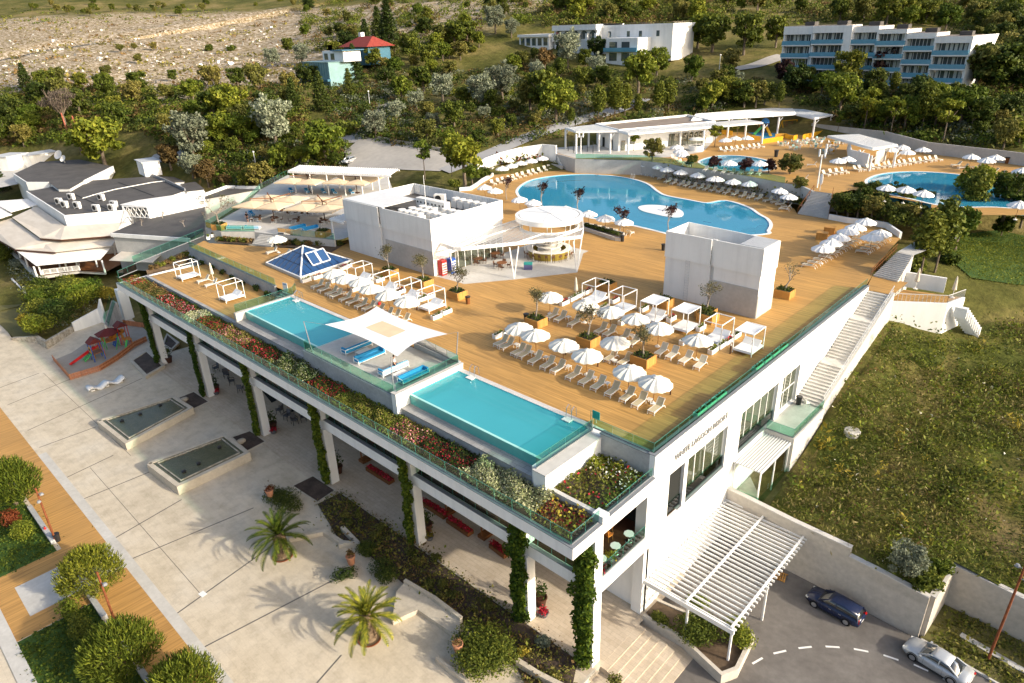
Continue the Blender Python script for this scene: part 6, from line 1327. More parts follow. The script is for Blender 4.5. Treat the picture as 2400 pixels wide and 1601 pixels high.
# wooden flower troughs and racks in the arcade
for(w,x0,y0,x1,y1),l in(((8,185,75,345,175),'longest, at the fourth and fifth columns'),((8,565,310,720,410),'in the middle, behind the fifth column'),((8,740,430,890,530),'in the middle, nearer the brown stand'),((8,1035,600,1140,680),'behind the sixth column')):
 a=Vector(PXY(w,x0,y0,.4));c=Vector(PXY(w,x1,y1,.4));m_=(a+c)/2;t=thing('flower_trough',f'brown wooden trough of red flowers in the arcade, {l}','trough',(m_.x,m_.y,0),0,'wooden flower troughs in the arcade')
 b=MB();b.wallrun([a,c],.02,.45,.8);b.build('trough',MT['brown_wood'],t);g=np.random.default_rng(int(x0));n=260;u=g.random((n,1));C=np.c_[np.array([[a.x-m_.x,a.y-m_.y]])*(1-u)+np.array([[c.x-m_.x,c.y-m_.y]])*u+g.uniform(-.3,.3,(n,2)),.47+.2*g.random(n)];V,F=leaf_quads(C,g.normal(size=(n,3))+[0,0,1],.14,g);o=bpy.data.objects.new('flowers',np_mesh('flowers',V,F,MT['lf_red_flower']));COL.objects.link(o);o.parent=t
for w,x,y,l in((8,965,575,'nearest the sixth column'),(8,720,410,'between the two middle flower troughs'),(8,140,50,'left of the longest flower trough')):
 c=P(w,x,y,0);b=MB();
 for s in(0,1.1):b.box(c[0]-.06,c[0]+.06,c[1]+s,c[1]+s+.12,0,2.4)
 b.box(c[0]-.45,c[0]+.45,c[1]-.1,c[1]+1.3,0,.35);b.box(c[0]-.1,c[0]+.1,c[1],c[1]+1.2,2.3,2.42);tag(b.build('wooden_stand',MT['brown_wood']),f'brown wooden frame stand in the arcade, {l}','stand')
GW=cafe_chair(MT['greywick'],MT['black']);GT=cafe_table(MT['black'],MT['terracotta'],.55)
for i,(w,x,y)in enumerate([(4,1490,960),(4,1560,1000),(4,1600,1050),(4,1660,1100),(4,1930,1250),(4,1980,1290),(4,2030,1320),(4,2090,1300)]):inst('lounge_chair',GW,f'dark grey wicker chair in the shaded arcade, {ORD[i]} counted from the second column','chair',P(w,x,y+30,0),i*1.3,'grey wicker chairs in the arcade',1.5)
inst('bistro_table',GT,'round orange-brown table in the arcade at the second column','table',P(4,1565,1010,0));inst('bistro_table',GT,'round table in the arcade at the third column, among grey chairs','table',P(4,2010,1260,0))
q=MB();q.prism([PXY(4,1800,1120,0),PXY(4,1870,1205,0),PXY(4,1910,1185,0),PXY(4,1820,1090,0)],.01,.03);tag(q.build('dark_mat',MT['dark']),'flat dark mat on the arcade floor behind the third column','mat')
# vines on the columns
VN=[(.9,0),(.75,1),(.85,2),(1.0,3),(.85,4),(1.15,5),(1.25,6)]
for i,(s,k)in enumerate(VN):
 cx=COLX[i]-.5;g=np.random.default_rng(60+i);B=[]
 z=.6
 while z<12.2:
  q=1-.25*abs(z-6)/6;B.append((g.normal()*.14-.10,-.45+g.normal()*.05,z,.66*s*g.uniform(.65,1.25),.36*s,.55));z+=.42
 B+=[(-.45*s,-.3,11.5,.6,.3,.6),(.2,-.35,12,.5,.3,.4)]if i<5 else[(-.9,-.45,7.2,.8,.3,.7),(.5,-.35,10.8,.5,.35,.8),(-.5,-.4,11.6,.7,.3,.7)]
 V,F=blob_leaves(B,int(4600*s),.19,g,.9,.1,.6);t=thing('climbing_vine',f'leafy green vine climbing the {ORD[i]} white column counted from the playground','vine',(cx,30.45,0),0,'vines on the white columns')
 o=bpy.data.objects.new('foliage',np_mesh('foliage',V,F,MT['lf_vine']));COL.objects.link(o);o.parent=t
 b=MB();b.path([(0,-.15,0),(.1,-.12,4),(-.1,-.12,8),(0,-.12,12)],.05,.03,6);o=bpy.data.objects.new('stem',b.mesh('stem',MT['bark']));COL.objects.link(o);o.parent=t
 # flower bed along the roof edge: countless flowers, in drifts of colour
def drift(name,x0,x1,y0,y1,z,leaf,n,size,h,seed):
 g=np.random.default_rng(seed);C=np.c_[g.uniform(x0,x1,n),g.uniform(y0,y1,n),np.zeros(n)];C[:,2]=z+h*(.35+.65*g.random(n))*(1+.35*np.sin(C[:,0]*1.9+C[:,1]*2.3));V,F=leaf_quads(C,g.normal(size=(n,3))*.7+[0,0,.8],size,g)
 o=bpy.data.objects.new(name,np_mesh(name,V,F,MT[leaf]));COL.objects.link(o);tag(o,kind='stuff');return o
def xat(w,x,y):return P(w,x,y,13.5)[0]
DR=[(4,890,340,1000,385,'lf_red_flower','lf_olive'),(4,1000,385,1140,460,'lf_olive','lf_brown'),(4,1140,460,1250,520,'lf_red_flower','lf_white_flower'),(4,1250,520,1350,570,'lf_pink_flower','lf_red_flower'),(4,1350,570,1420,610,'lf_white_flower','lf_cream'),(4,1420,610,1540,690,'lf_red_flower','lf_dark'),(4,1540,690,1700,760,'lf_pink_flower','lf_olive'),(4,1700,790,1930,900,'lf_red_flower','lf_dark'),(4,1930,900,2160,1040,'lf_cream','lf_dark'),(4,2160,1040,2349,1170,'lf_red_flower','lf_dark'),(5,0,1150,330,1370,'lf_olive','lf_bright'),(5,330,1370,560,1480,'lf_pink_flower','lf_olive'),(5,560,1460,860,1560,'lf_red_flower','lf_dark'),(8,900,80,1400,320,'lf_cream','lf_cream'),(8,1400,350,1640,480,'lf_red_flower','lf_brown')]
xs=[xat(w,x0,y0)for w,x0,y0,*_ in DR]+[-22.7]
for i,d in enumerate(DR):
 x0,x1=xs[i],xs[i+1];L=x1-x0;tall=.75 if d[5]=='lf_cream' else .38
 drift('bed_foliage',x0,x1,28.4,31.45,13.2,'lf_dark' if d[6]in('lf_dark','lf_white_flower','lf_red_flower')else d[6],int(L*260),.14,tall,200+i);drift('bed_flowers',x0,x1,28.9 if d[5]!='lf_cream' else 28.5,30.9,13.3,d[5],int(L*(60 if 'flower' in d[5]else 190)),.10,tall*.95,230+i)
 if d[6].endswith('flower'):drift('bed_flowers',x0,x1,28.9,30.9,13.3,d[6],int(L*32),.10,tall*.95,260+i)
drift('bed_foliage',-27,-22.6,31.85,37.9,13.3,'lf_olive',900,.16,.4,300);drift('bed_foliage',-27,-22.6,31.85,37.9,13.3,'lf_green',700,.16,.45,301);drift('bed_flowers',-26.8,-22.7,32,37.5,13.5,'lf_red_flower',40,.15,.4,302);drift('bed_flowers',-26.8,-22.7,35,37.8,13.5,'lf_white_flower',90,.13,.4,303);drift('bed_foliage',-27.0,-24.5,36.0,37.9,13.3,'lf_bright',260,.18,.6,304)
g_=drift('bed_foliage',-26.9,-22.6,28.5,31.3,13.3,'lf_yellow',160,.18,.5,305)
# wave bench
t=thing('wave_bench','pale wavy sculptural bench on the plaza between playground and fountain','bench',(-103,22.3,0));a=Vector(PXY(4,600,1115,.3));c=Vector(PXY(4,855,1035,.3));b=MB();n=40;rings=[]
dr=(c-a);sd=Vector((-dr.y,dr.x)).normalized()*.75
for i in range(n+1):p=a+dr*i/n;z=.42+.26*math.sin(i/n*math.pi*4.5);z2=.42+.26*math.sin(i/n*math.pi*4.5+.8);rings.append([(p.x-sd.x,p.y-sd.y,z-.16),(p.x+sd.x,p.y+sd.y,z2-.16),(p.x+sd.x,p.y+sd.y,z2),(p.x-sd.x,p.y-sd.y,z)])
b.loft(rings);b.build('seat_shell',MT['coping'],t,True);b=MB()
for f in(.12,.5,.88):p=a+dr*f;b.cbox((p.x,p.y,.12),(.5,.9,.24),math.atan2(dr.y,dr.x))
b.build('foot',MT['coping'],t)
# playground
FQ=[PXY('S',100,520,.6),PXY('S',285,735,.45),PXY('S',600,640,.45),PXY('S',780,530,.45),PXY('S',960,390,.45),PXY('S',1090,330,.45)];FB=[PXY('S',840,160,.45),PXY('S',1060,190,.45)]
struct(sheet('play_sand',[FQ[0],FQ[1],FQ[3],FQ[5],(-107,32.4),FB[1],FB[0],PXY('S',640,250,0),PXY('S',300,480,0)],.004,MT['sand']))
for pts,l in((FQ,'terracotta-coloured slatted wooden fence in front of the playground'),(FB,'terracotta-coloured slatted wooden fence at the back of the playground, by the stairs')):
 t=thing('slat_fence',l,'fence',(pts[0][0],pts[0][1],0));b=MB();rl=MB();k=0
 for i in range(len(pts)-1):
  p,q=Vector(pts[i]),Vector(pts[i+1]);n=max(1,int((q-p).length/.155));an=math.atan2(q.y-p.y,q.x-p.x)
  for j_ in range(n):u=p.lerp(q,(j_+.5)/n);b.cbox((u.x,u.y,.46+.02*(j_%2)),(.115,.05,.92),an)
  for z in(.25,.7):rl.bar((p.x,p.y+.05,z),(q.x,q.y+.05,z),.05,.08)
 b.build('slats',MT['fence_wood'],t);rl.build('rails',MT['brown_wood'],t)
def frame_box(b,x,y,z,w,l,h,s=.1):
 for i in(-1,1):
  for j_ in(-1,1):b.box(x+i*w/2-s/2,x+i*w/2+s/2,y+j_*l/2-s/2,y+j_*l/2+s/2,z,z+h)
c1=P('S',545,560,0);c2=P('S',830,385,0);c3=P('S',575,470,0)
pl=thing('play_tower','colourful wooden play set with red slide, towers and an orange crawl tube','play set',(c1[0],c1[1],0))
x,y=c1[0],c1[1]+.6
b=MB();frame_box(b,x,y,0,1.5,1.5,3.0);b.build('front_tower_frame',MT['blue'],pl)
b=MB();b.box(x-.6,x+.6,y-.80,y-.72,1.35,2.25);b.build('front_panel',MT['yellow'],pl);b=MB();b.box(x-.25,x+.25,y-.83,y-.80,1.75,2.1);b.build('panel_window',MT['navy'],pl)
b=MB();b.hexa([(x-.9,y-.95,2.95),(x+.9,y-.95,2.95),(x+.9,y+.95,2.95),(x-.9,y+.95,2.95)],[(x-.8,y-.05,3.7),(x+.8,y-.05,3.7),(x+.8,y+.05,3.7),(x-.8,y+.05,3.7)]);b.build('front_roof',MT['maroon'],pl)
b=MB();b.box(x-.75,x+.75,y-.75,y+.75,1.2,1.32);b.build('deck',MT['brown_wood'],pl)
s0=P('S',290,605,.25);s1=(x-1.7,y+.6,1.45)
b=MB();b.bar(s0,s1,.55,.06)
for k in(-.3,.3):b.bar((s0[0],s0[1]+k*.3,s0[2]+.12),(s1[0],s1[1]+k,s1[2]+.14),.06,.2)
b.build('slide',MT['red'],pl)
b=MB();b.box(x-1.9,x-.75,y-.2,y+1.2,1.15,1.25)
for i in range(7):b.box(x-1.9+i*.18,x-1.82+i*.18,y+1.15,y+1.2,1.25,2.0)
for i in range(6):b.box(x-1.92,x-1.87,y-.2+i*.25,y-.1+i*.25,1.25,1.95)
frame_box(b,x-1.3,y+.5,0,1.1,1.4,1.2);b.build('side_platform',MT['amber'],pl)
b=MB();
for i in range(5):b.cbox((x-1.1,y-.45-.28*i,1.05-.22*i),(.95,.26,.06))
for k in(-.5,.5):b.bar((x-1.1+k,y-.3,1.2),(x-1.1+k,y-1.8,0),.07,.16)
b.build('ladder_steps',MT['green'],pl)
x,y=c3[0]-.6,c3[1]+2.3
b=MB();frame_box(b,x,y,0,1.9,1.9,2.4);
for k in(-1.0,1.0):b.bar((x+1.0,y+k,1.4),(x+2.2,y+k-1.0,0),.09)
b.build('rear_tower_frame',MT['green'],pl)
b=MB();b.lathe([(1.95,2.35),(1.9,2.45),(.25,3.15),(0,3.2)],(x,y,0),6);b.build('rear_roof',MT['red']if False else MT['maroon'],pl)
b=MB();b.tube((x,y,3.1),(x,y,3.75),.14);b.build('chimney',MT['offwhite'],pl)
b=MB()
for i in range(9):b.box(x-.95,x-.9,y-.95+i*.22,y-.85+i*.22,1.2,2.0);b.box(x-.95+i*.22,x-.85+i*.22,y-.98,y-.93,1.2,2.0)
b.box(x-.95,x+.95,y-.95,y+.95,1.1,1.2);b.build('rear_balustrade',MT['amber'],pl)
x2,y2=c2[0],c2[1]+.5
b=MB();b.tube((x+.9,y+.1,1.7),(x2-.7,y2+.3,1.9),.42,.42,14,False);b.build('crawl_tube',MT['amber'],pl)
b=MB();frame_box(b,x2,y2,0,1.4,1.4,3.1);b.build('right_tower_frame',MT['red'],pl)
b=MB();b.hexa([(x2-.6,y2-1.7,.1),(x2+.6,y2-1.7,.1),(x2+.6,y2-1.6,.1),(x2-.6,y2-1.6,.1)],[(x2-.6,y2-.8,2.2),(x2+.6,y2-.8,2.2),(x2+.6,y2-.7,2.2),(x2-.6,y2-.7,2.2)])
w_=b.build('climbing_wall',MT['blue'],pl);b=MB();r_=random.Random(1)
for i in range(8):f=r_.random();b.cbox((x2+r_.uniform(-.45,.45),y2-1.72+.9*f,.15+2.1*f),(.12,.08,.12))
b.build('climbing_hold',plain('pale_hold',(.2,.45,.6)),w_)
b=MB();b.hexa([(x2-.9,y2-.9,3.05),(x2+.9,y2-.9,3.05),(x2+.9,y2+.9,3.05),(x2-.9,y2+.9,3.05)],[(x2-.8,y2-.05,3.75),(x2+.8,y2-.05,3.75),(x2+.8,y2+.05,3.75),(x2-.8,y2+.05,3.75)]);b.build('right_roof',MT['maroon'],pl)
b=MB()
for i in range(7):b.box(x2+.75+i*.2,x2+.88+i*.2,y2-.5,y2-.44,1.2,2.2)
b.box(x2+.7,x2+2.1,y2-.5,y2+.6,1.1,1.2);frame_box(b,x2+1.4,y2,0,1.3,1.0,1.2);b.build('right_platform',MT['amber'],pl)
b=MB();b.bar((x2+2.1,y2-.2,1.2),(x2+3.1,y2-1.0,0),.3,.06);b.build('small_ramp',MT['green'],pl)
# boardwalk lamps, bin, extinguisher
def lamp_post(base,top,label,heads):
 t=thing('lamp_post',label,'lamp post',base);b=MB();b.tube(base,top,.10,.08,8);b.build('post',MT['rust'],t)
 for dx,dy,dz in heads:
  p=Vector(base).lerp(Vector(top),dz);b=MB();b.bar(p,p+Vector((dx*.35,dy*.35,0)),.05);b.lathe([(.0,.12),(.13,.1),(.2,-.08),(0,-.1)],p+Vector((dx*.5,dy*.5,0)),10);b.build('floodlight',MT['grey_cap'],t)
lamp_post((-70.3,6.95,0),(-70.0,6.95,6.7),'slim rusty lamp post with two floodlights beside the boardwalk bin',[(.7,.5,.90),(.7,-.3,.80)])
lamp_post((-54.2,7.1,0),(-54.0,7.1,6.2),'slim rusty lamp post with one floodlight between the two nearer pines',[(.9,.3,.82)])
lamp_post(P(9,2100,1410,RD),(P(9,2100,1410,RD)[0]+.15,P(9,2100,1410,RD)[1]+.2,9.0),'tall rusty lamp post in front of the retaining wall beside the silver car',[(.9,-.2,.86),(-.8,.3,.95)])
inst('litter_bin',bin_parts(MT['black'],.9),'black and white litter bin at the foot of the boardwalk lamp post','litter bin',P(7,400,590,0));
c=P(7,320,530,0);t=thing('fire_extinguisher','red fire extinguisher standing at the boardwalk bench edge','extinguisher',c);b=MB();b.lathe([(.12,0),(.12,.55),(.04,.68),(.04,.78),(0,.8)],c,10);b.build('cylinder',MT['red'],t);b=MB();b.bar((c[0],c[1],.78),(c[0]+.15,c[1],.76),.04);b.build('nozzle',MT['black'],t)
for w,x,y,l in((7,1395,955,'pale drain cover at the joint of the plaza slabs'),(7,268,-1067+1067+1232,'x')):
 if l!='x':c=P(w,x,y,0);q=MB();q.cbox((c[0],c[1],.005),(.7,.5,.01),.1);tag(q.build('drain_cover',MT['coping']),l,'drain cover')
 # garden at the left end of the building: rubble wall, shrubs, stairs
q=MB();q.wallrun([GARD[1],GARD[2],GARD[3],GARD[4]],-.1,[.4,1.2,1.3,.9],.5);tag(q.build('rubble_wall',MT['rubble']),'low rough stone wall below the garden shrubs next to the playground','wall')
q=MB();q.wallrun([PXY('A',475,620,1.2),PXY('A',655,560,1.2),PXY('A',660,470,4.0)],-.2,[1.6,2.6,4.6],.35);tag(q.build('garden_wall',MT['white']),'white garden wall rising beside the outdoor stairs behind the playground','wall')
c=P('A',820,590,0);q=MB();q.box(c[0]-1.2,c[0]+.2,c[1],c[1]+1.6,-.2,5.6);tag(q.build('stair_pier',MT['white']),'broad white pier next to the outdoor stairs behind the playground','pier')
t=thing('outdoor_stairs','grey outdoor stairs with glass sides at the left end of the building','stairs',P('A',690,620,0));b=MB();a=Vector(P('A',700,625,0));c=Vector(P('A',745,470,4.4));n=22
for i in range(n):p=a.lerp(c,i/n);b.box(p.x-.9,p.x+.9,p.y,p.y+(c.y-a.y)/n+.3,-.2,p.z+.2)
b.build('steps',MT['ledge'],t)
for s in(-.95,.95):b=MB();b.face([(a.x+s,a.y,.2),(c.x+s,c.y,4.6),(c.x+s,c.y,5.7),(a.x+s,a.y,1.3)]);b.build('glass_side',MT['rail'],t)
for i,(x,y,d,lf,l)in enumerate([(230,430,(2.6,2.2,2.6),'lf_green','leftmost of the garden mass'),(600,400,(3.0,2.4,3.0),'lf_bright','behind the white garden wall'),(470,400,(3.2,2.8,3.2),'lf_dark','at the back of the garden mass'),(250,520,(2.6,2.2,2.6),'lf_green','between the lawn and the garden mass'),(130,200,(2.2,1.6,1.6),'lf_silver','grey-green, below the left veranda corner'),(40,170,(3.0,2.4,3.6),'lf_green','large, at the left picture edge'),(320,450,(3.2,2.6,3.0),'lf_bright','left of the garden mass'),(420,430,(3.6,3.0,3.4),'lf_green','in the middle of the garden mass'),(550,470,(3.8,3.2,4.2),'lf_bright','tallest, next to the white garden wall'),(380,560,(3.6,2.6,3.4),'lf_dark','darkest, above the rubble wall'),(280,620,(2.8,2.4,2.6),'lf_bright','nearest the plaza corner'),(170,590,(1.2,1.2,1.8),'lf_yellow','small and yellowish on the lawn edge'),(690,400,(2.2,1.6,1.6),'lf_yellow','at the head of the outdoor stairs'),(285,350,(1.8,1.6,2.2),'lf_green','rounded, by the white veranda railing'),(445,320,(1.6,1.4,1.8),'lf_green','rounded, right of the veranda steps')]):
 c=P('A',x,y+40,1.0);d=tuple(v*1.2 for v in d);sh('A',x,y+40,1.0,d,f'broad-leaved garden shrub, {l}',lf,int(720*d[0]),.21,70+i,group='garden shrubs at the playground',lumps=12)
struct(sheet('garden_lawn',[PXY('A',-60,330,0),PXY('A',40,330,0),PXY('A',290,560,0),PXY('A',240,720,0),PXY('A',90,705,0),PXY('A',-10,610,0),PXY('A',-80,560,0)],.06,MT['lawn_dry']))
# ---------------------------------------------------------------- sunny side: stairs, balcony, glazed box, pergola
t=thing('outer_stairs','long pale concrete stairway climbing along the white facade to the deck','stairs',(-20.6,75,8))
b=MB();n=36;y=66.0;z=8.05;land={12:1.5,26:1.2}
for i in range(n):
 dy=(85.0-66.0-2.7)/n+(land.get(i,0));b.box(-22.05,-19.55,y,y+dy+.02,z-2.2,z+(14.9-8.05)/n);z+=(14.9-8.05)/n;y+=dy
b.build('steps',MT['pale_conc'],t)
b=MB();yy=[66.0,70,75,80,85.2];b.wallrun([(-19.4,v)for v in yy],[5.0]*5,[8.35+(v-66)*.358 for v in yy],.3);b.build('side_wall',MT['pale_conc'],t)
b=MB()
for v in np.arange(66.5,85,1.6):b.bar((-19.4,v,8.3+(v-66)*.358),(-19.4,v,9.3+(v-66)*.358),.05)
b.bar((-19.4,66.2,9.35),(-19.4,85,9.3+19*.358),.07);b.bar((-19.4,66.2,8.85),(-19.4,85,8.8+19*.358),.05);b.build('handrail',MT['galv'],t)
q=MB();q.box(-22.05,-19.2,58.65,66.0,7.35,8.05);q.box(-19.6,-19.1,58.6,66.2,4.2,8.06);tag(q.build('balcony',MT['pale_conc']),'concrete landing with glass rail at the foot of the long outer stairway','balcony')
glass_run('glass_railing',[(-22.0,58.75),(-19.25,58.75),(-19.25,66.2)],8.06,1.0,'green glass railing round the landing at the foot of the outer stairway')
inst('litter_bin',BNB,'black litter bin by the glass door on the stair landing','litter bin',(-21.5,65.4,8.06));inst('metal_chair',cafe_chair(MT['plastic'],MT['galv']),'light metal chair on the stair landing next to the black bin','chair',(-20.7,65.5,8.06),2.5)
t=thing('glazed_porch','glazed porch with slatted white roof below the stair landing','porch',(-20.8,55.4,3.4))
b=MB();b.box(-22.05,-19.4,52.3,58.6,2.8,3.5);b.build('floor_slab',MT['retain'],t)
b=MB();[b.box(-22.05+i*.26,-21.93+i*.26,52.1,58.7,7.5,7.62)for i in range(11)];b.build('roof_slats',MT['white_paint'],t);b=MB();b.face([(-22.05,52.15,7.45),(-19.25,52.15,7.45),(-19.25,58.65,7.45),(-22.05,58.65,7.45)]);b.build('roof_panel',MT['galv'],t)
b=MB()
for x,y in((-19.45,52.35),(-21.95,52.35),(-19.45,58.5),(-19.45,55.4)):b.box(x-.06,x+.06,y-.06,y+.06,3.5,7.45)
b.build('post',MT['white_paint'],t);b=MB();b.face([(-22.0,52.33,3.5),(-19.45,52.33,3.5),(-19.45,52.33,7.4),(-22.0,52.33,7.4)]);b.face([(-19.43,52.35,3.5),(-19.43,58.5,3.5),(-19.43,58.5,7.4),(-19.43,52.35,7.4)]);b.build('glass_wall',MT['clear'],t)
b=MB();b.face([(-22.0,52.2,3.5),(-19.3,52.2,3.5),(-19.3,52.2,4.7),(-22.0,52.2,4.7)]);b.face([(-19.28,52.2,3.5),(-19.28,58.6,3.5),(-19.28,58.6,4.7),(-19.28,52.2,4.7)]);b.build('balustrade_glass',MT['rail'],t)
t=thing('driveway_pergola','white steel pergola with long slats over the driveway entrance','pergola',(-18,45,3.5));b=MB()
for i in range(29):y=37.75+i*.505;b.box(-22.05,-14.15,y,y+.09,3.5,3.68)
b.build('slats',MT['white_paint'],t);b=MB();b.box(-18.35,-18.2,37.6,52.1,3.68,3.84);b.box(-14.55,-14.4,37.6,52.1,3.68,3.84);b.box(-22.08,-21.95,37.6,52.1,3.3,3.48);b.build('long_beam',MT['white_paint'],t)
b=MB();b.box(-22.05,-14.2,37.5,37.66,3.25,3.66);b.build('front_beam',MT['white_paint'],t)
for x,y in((-14.5,37.9),(-18.2,37.9),(-14.5,44.0)):b=MB();b.bar((x,y,RD),(x,y,3.5),.15);b.build('post',MT['white_paint'],t)
t=thing('wooden_pallet','light wooden pallet on the drive under the far corner of the white pergola','pallet',P(9,665,835,RD));c=world_loc(t);b=MB()
for i in range(6):b.cbox((c.x-.5+i*.2,c.y,RD+.13),(.11,1.2,.025),.25)
for k in(-.5,0,.5):b.cbox((c.x,c.y+k,RD+.06),(1.1,.09,.1),.25)
b.build('boards',MT['planter_wood'],t)
# corner balcony furniture
BWC=cafe_chair(MT['amber'],MT['brown_wood']);WT=cafe_table(MT['chrome'],MT['white_paint'],.42)
for i,y in enumerate((32.6,34.4,36.2)):inst('balcony_table',WT,f'small white square table on the corner balcony, {ORD[i]} from the vine column','table',(-22.9,y,8.12),.78,'white balcony tables')
for i,(x,y)in enumerate(((-24.3,33.2),(-24.6,34.4),(-24.2,35.3),(-24.8,36.2))):inst('balcony_chair',BWC,f'orange-brown wooden chair on the corner balcony, {ORD[i]} from the vine column','chair',(x,y,8.12),1+i,'wooden chairs on the corner balcony',1.15)
def potz(x,y,z,leaf,l):
 t=thing('plant_pot',l,'plant pot',(x,y,z));b=MB();b.lathe([(.28,0),(.38,.4),(0,.4)],(x,y,z),12);b.build('pot',MT['greywick'],t);g=np.random.default_rng(3);V,F=leaf_quads(g.normal(size=(120,3))*[.25,.25,.1]+[0,0,.5],g.normal(size=(120,3))+[0,0,.6],.13,g);o=bpy.data.objects.new('flowers',np_mesh('flowers',V,F,MT[leaf]));COL.objects.link(o);o.parent=t
potz(-22.7,33.5,8.12,'lf_yellow','pot of yellow flowers on the corner balcony between white tables');potz(-22.6,31.9,8.12,'lf_red_flower','pot of red flowers on the corner balcony next to the vine column')
# little terrace right of the stairs
TZ=13.2;Q=[PXY(6,1420,455,TZ+.8),PXY(6,1780,535,TZ),PXY(6,1855,490,TZ),PXY(6,1500,400,TZ+.8)]
t=thing('side_terrace','small wooden terrace on white walls right of the outer stairway','terrace',(*Q[1],8));A=[(-19.7,85.3),(-14.4,88.6),(-13.4,92.0),(-19.6,90.5)]
b=MB();b.prism(A,13.9,14.0);b.build('deck',MT['deck'],t);b=MB();b.wallrun([A[0],A[1],A[2]],8.5,14.05,.3);b.build('wall',MT['white'],t)
b=MB();pts=[A[0],A[1],A[2]]
for i in range(2):
 p,q=Vector(pts[i]),Vector(pts[i+1]);n=14
 for k in range(n+1):u=p.lerp(q,k/n);b.bar((u.x,u.y,14.05),(u.x,u.y,15.0),.035)
 b.bar((p.x,p.y,15.02),(q.x,q.y,15.02),.06)
b.build('railing',MT['galv'],t)
struct(sheet('stair_landing',[(-22.4,85.0),(-19.4,85.0),(-19.3,90.6),(-23.4,90.6)],14.95,MT['deck']))
q=MB()
U0=[(-23.3,90.5),(-20.3,90.0)];U1=[PXY(6,1480,165,17.4),PXY(6,1590,190,17.4)]
a0,a1,c0,c1=[Vector(v)for v in(*U0,*U1)]
for i in range(15):f,g_=i/15,(i+1)/15;q.prism([tuple(a0.lerp(c0,f)),tuple(a1.lerp(c1,f)),tuple(a1.lerp(c1,g_)),tuple(a0.lerp(c0,g_))],12,15+2.4*g_)
tag(q.build('upper_stairs',MT['pale_conc']),'pale stairs beyond the deck corner, climbing beside the leafy trees','stairs')
struct(sheet('path',[tuple(c0),tuple(c1),(c1.x+2.5,c1.y+12),(c0.x+1,c0.y+14)],17.42,MT['pale_conc']))
t=thing('metal_railing','slim metal railing along the deck side of the upper stairs','railing',(-23.4,90,15));b=MB();pts=[P('R',1750,985,15),P('R',2020,660,15),(a0.x-1.2,108,16.5)]
pts=[(-23.5,90.2,15),(a0.lerp(c0,.5).x-.2,a0.lerp(c0,.5).y,16.2),(c0.x-.2,c0.y,17.4)]
for i in range(2):
 p,q=Vector(pts[i]),Vector(pts[i+1])
 for k in range(7):u=p.lerp(q,k/6);b.bar(u,u+Vector((0,0,1)),.04)
 for h in(.5,1.0):b.bar(p+Vector((0,0,h)),q+Vector((0,0,h)),.06)
b.build('rails',MT['brown_wood'],t)
q=MB();c=P(6,1160,1410,5.0);h_=hit(6,1165,1415);q.lathe([(.75,-.3),(.78,.35),(.7,.42),(0,.45)],h_,20);tag(q.build('manhole',MT['pale_conc']),'round concrete manhole cover in the rough grass beside the facade','manhole')
h_=hit(6,1960,730);t=thing('hydrant','small red hydrant at the foot of the white garden steps','hydrant',h_);b=MB();b.tube((h_[0],h_[1],h_[2]-.2),(h_[0],h_[1],h_[2]+.9),.1);b.build('pipe',MT['red'],t);b=MB();b.bar((h_[0]-.35,h_[1],h_[2]+.85),(h_[0]+.35,h_[1],h_[2]+.85),.14);b.build('valve',MT['red'],t)
q=MB()
for i in range(9):f=i/9;x=-13.6+f*1.6;y=89.4+f*2.6;q.box(x,x+1.3,y-.2,y+.45,12.4-f*3.2,13.6-f*3.2)
tag(q.build('garden_steps',MT['white']),'white garden steps descending from the small terrace into the grass','steps')
for x,y,l in((1855,420,'at the far corner of the small terrace right of the stairs'),(1600,360,'by the white bar counter of the small terrace')):c=P(6,x,y+60,14.0);inst('parasol',CLO,f'folded pale parasol {l}','parasol',(c[0],c[1],14.0),0,'folded parasols')
b=MB();c=P(6,1625,400,14.5);b.cbox((c[0]-.3,c[1]+1.5,14.6),(5.5,.3,1.9),.12);tag(b.build('bar_counter',MT['white']),'long white bar front on the small terrace right of the stairs','counter')
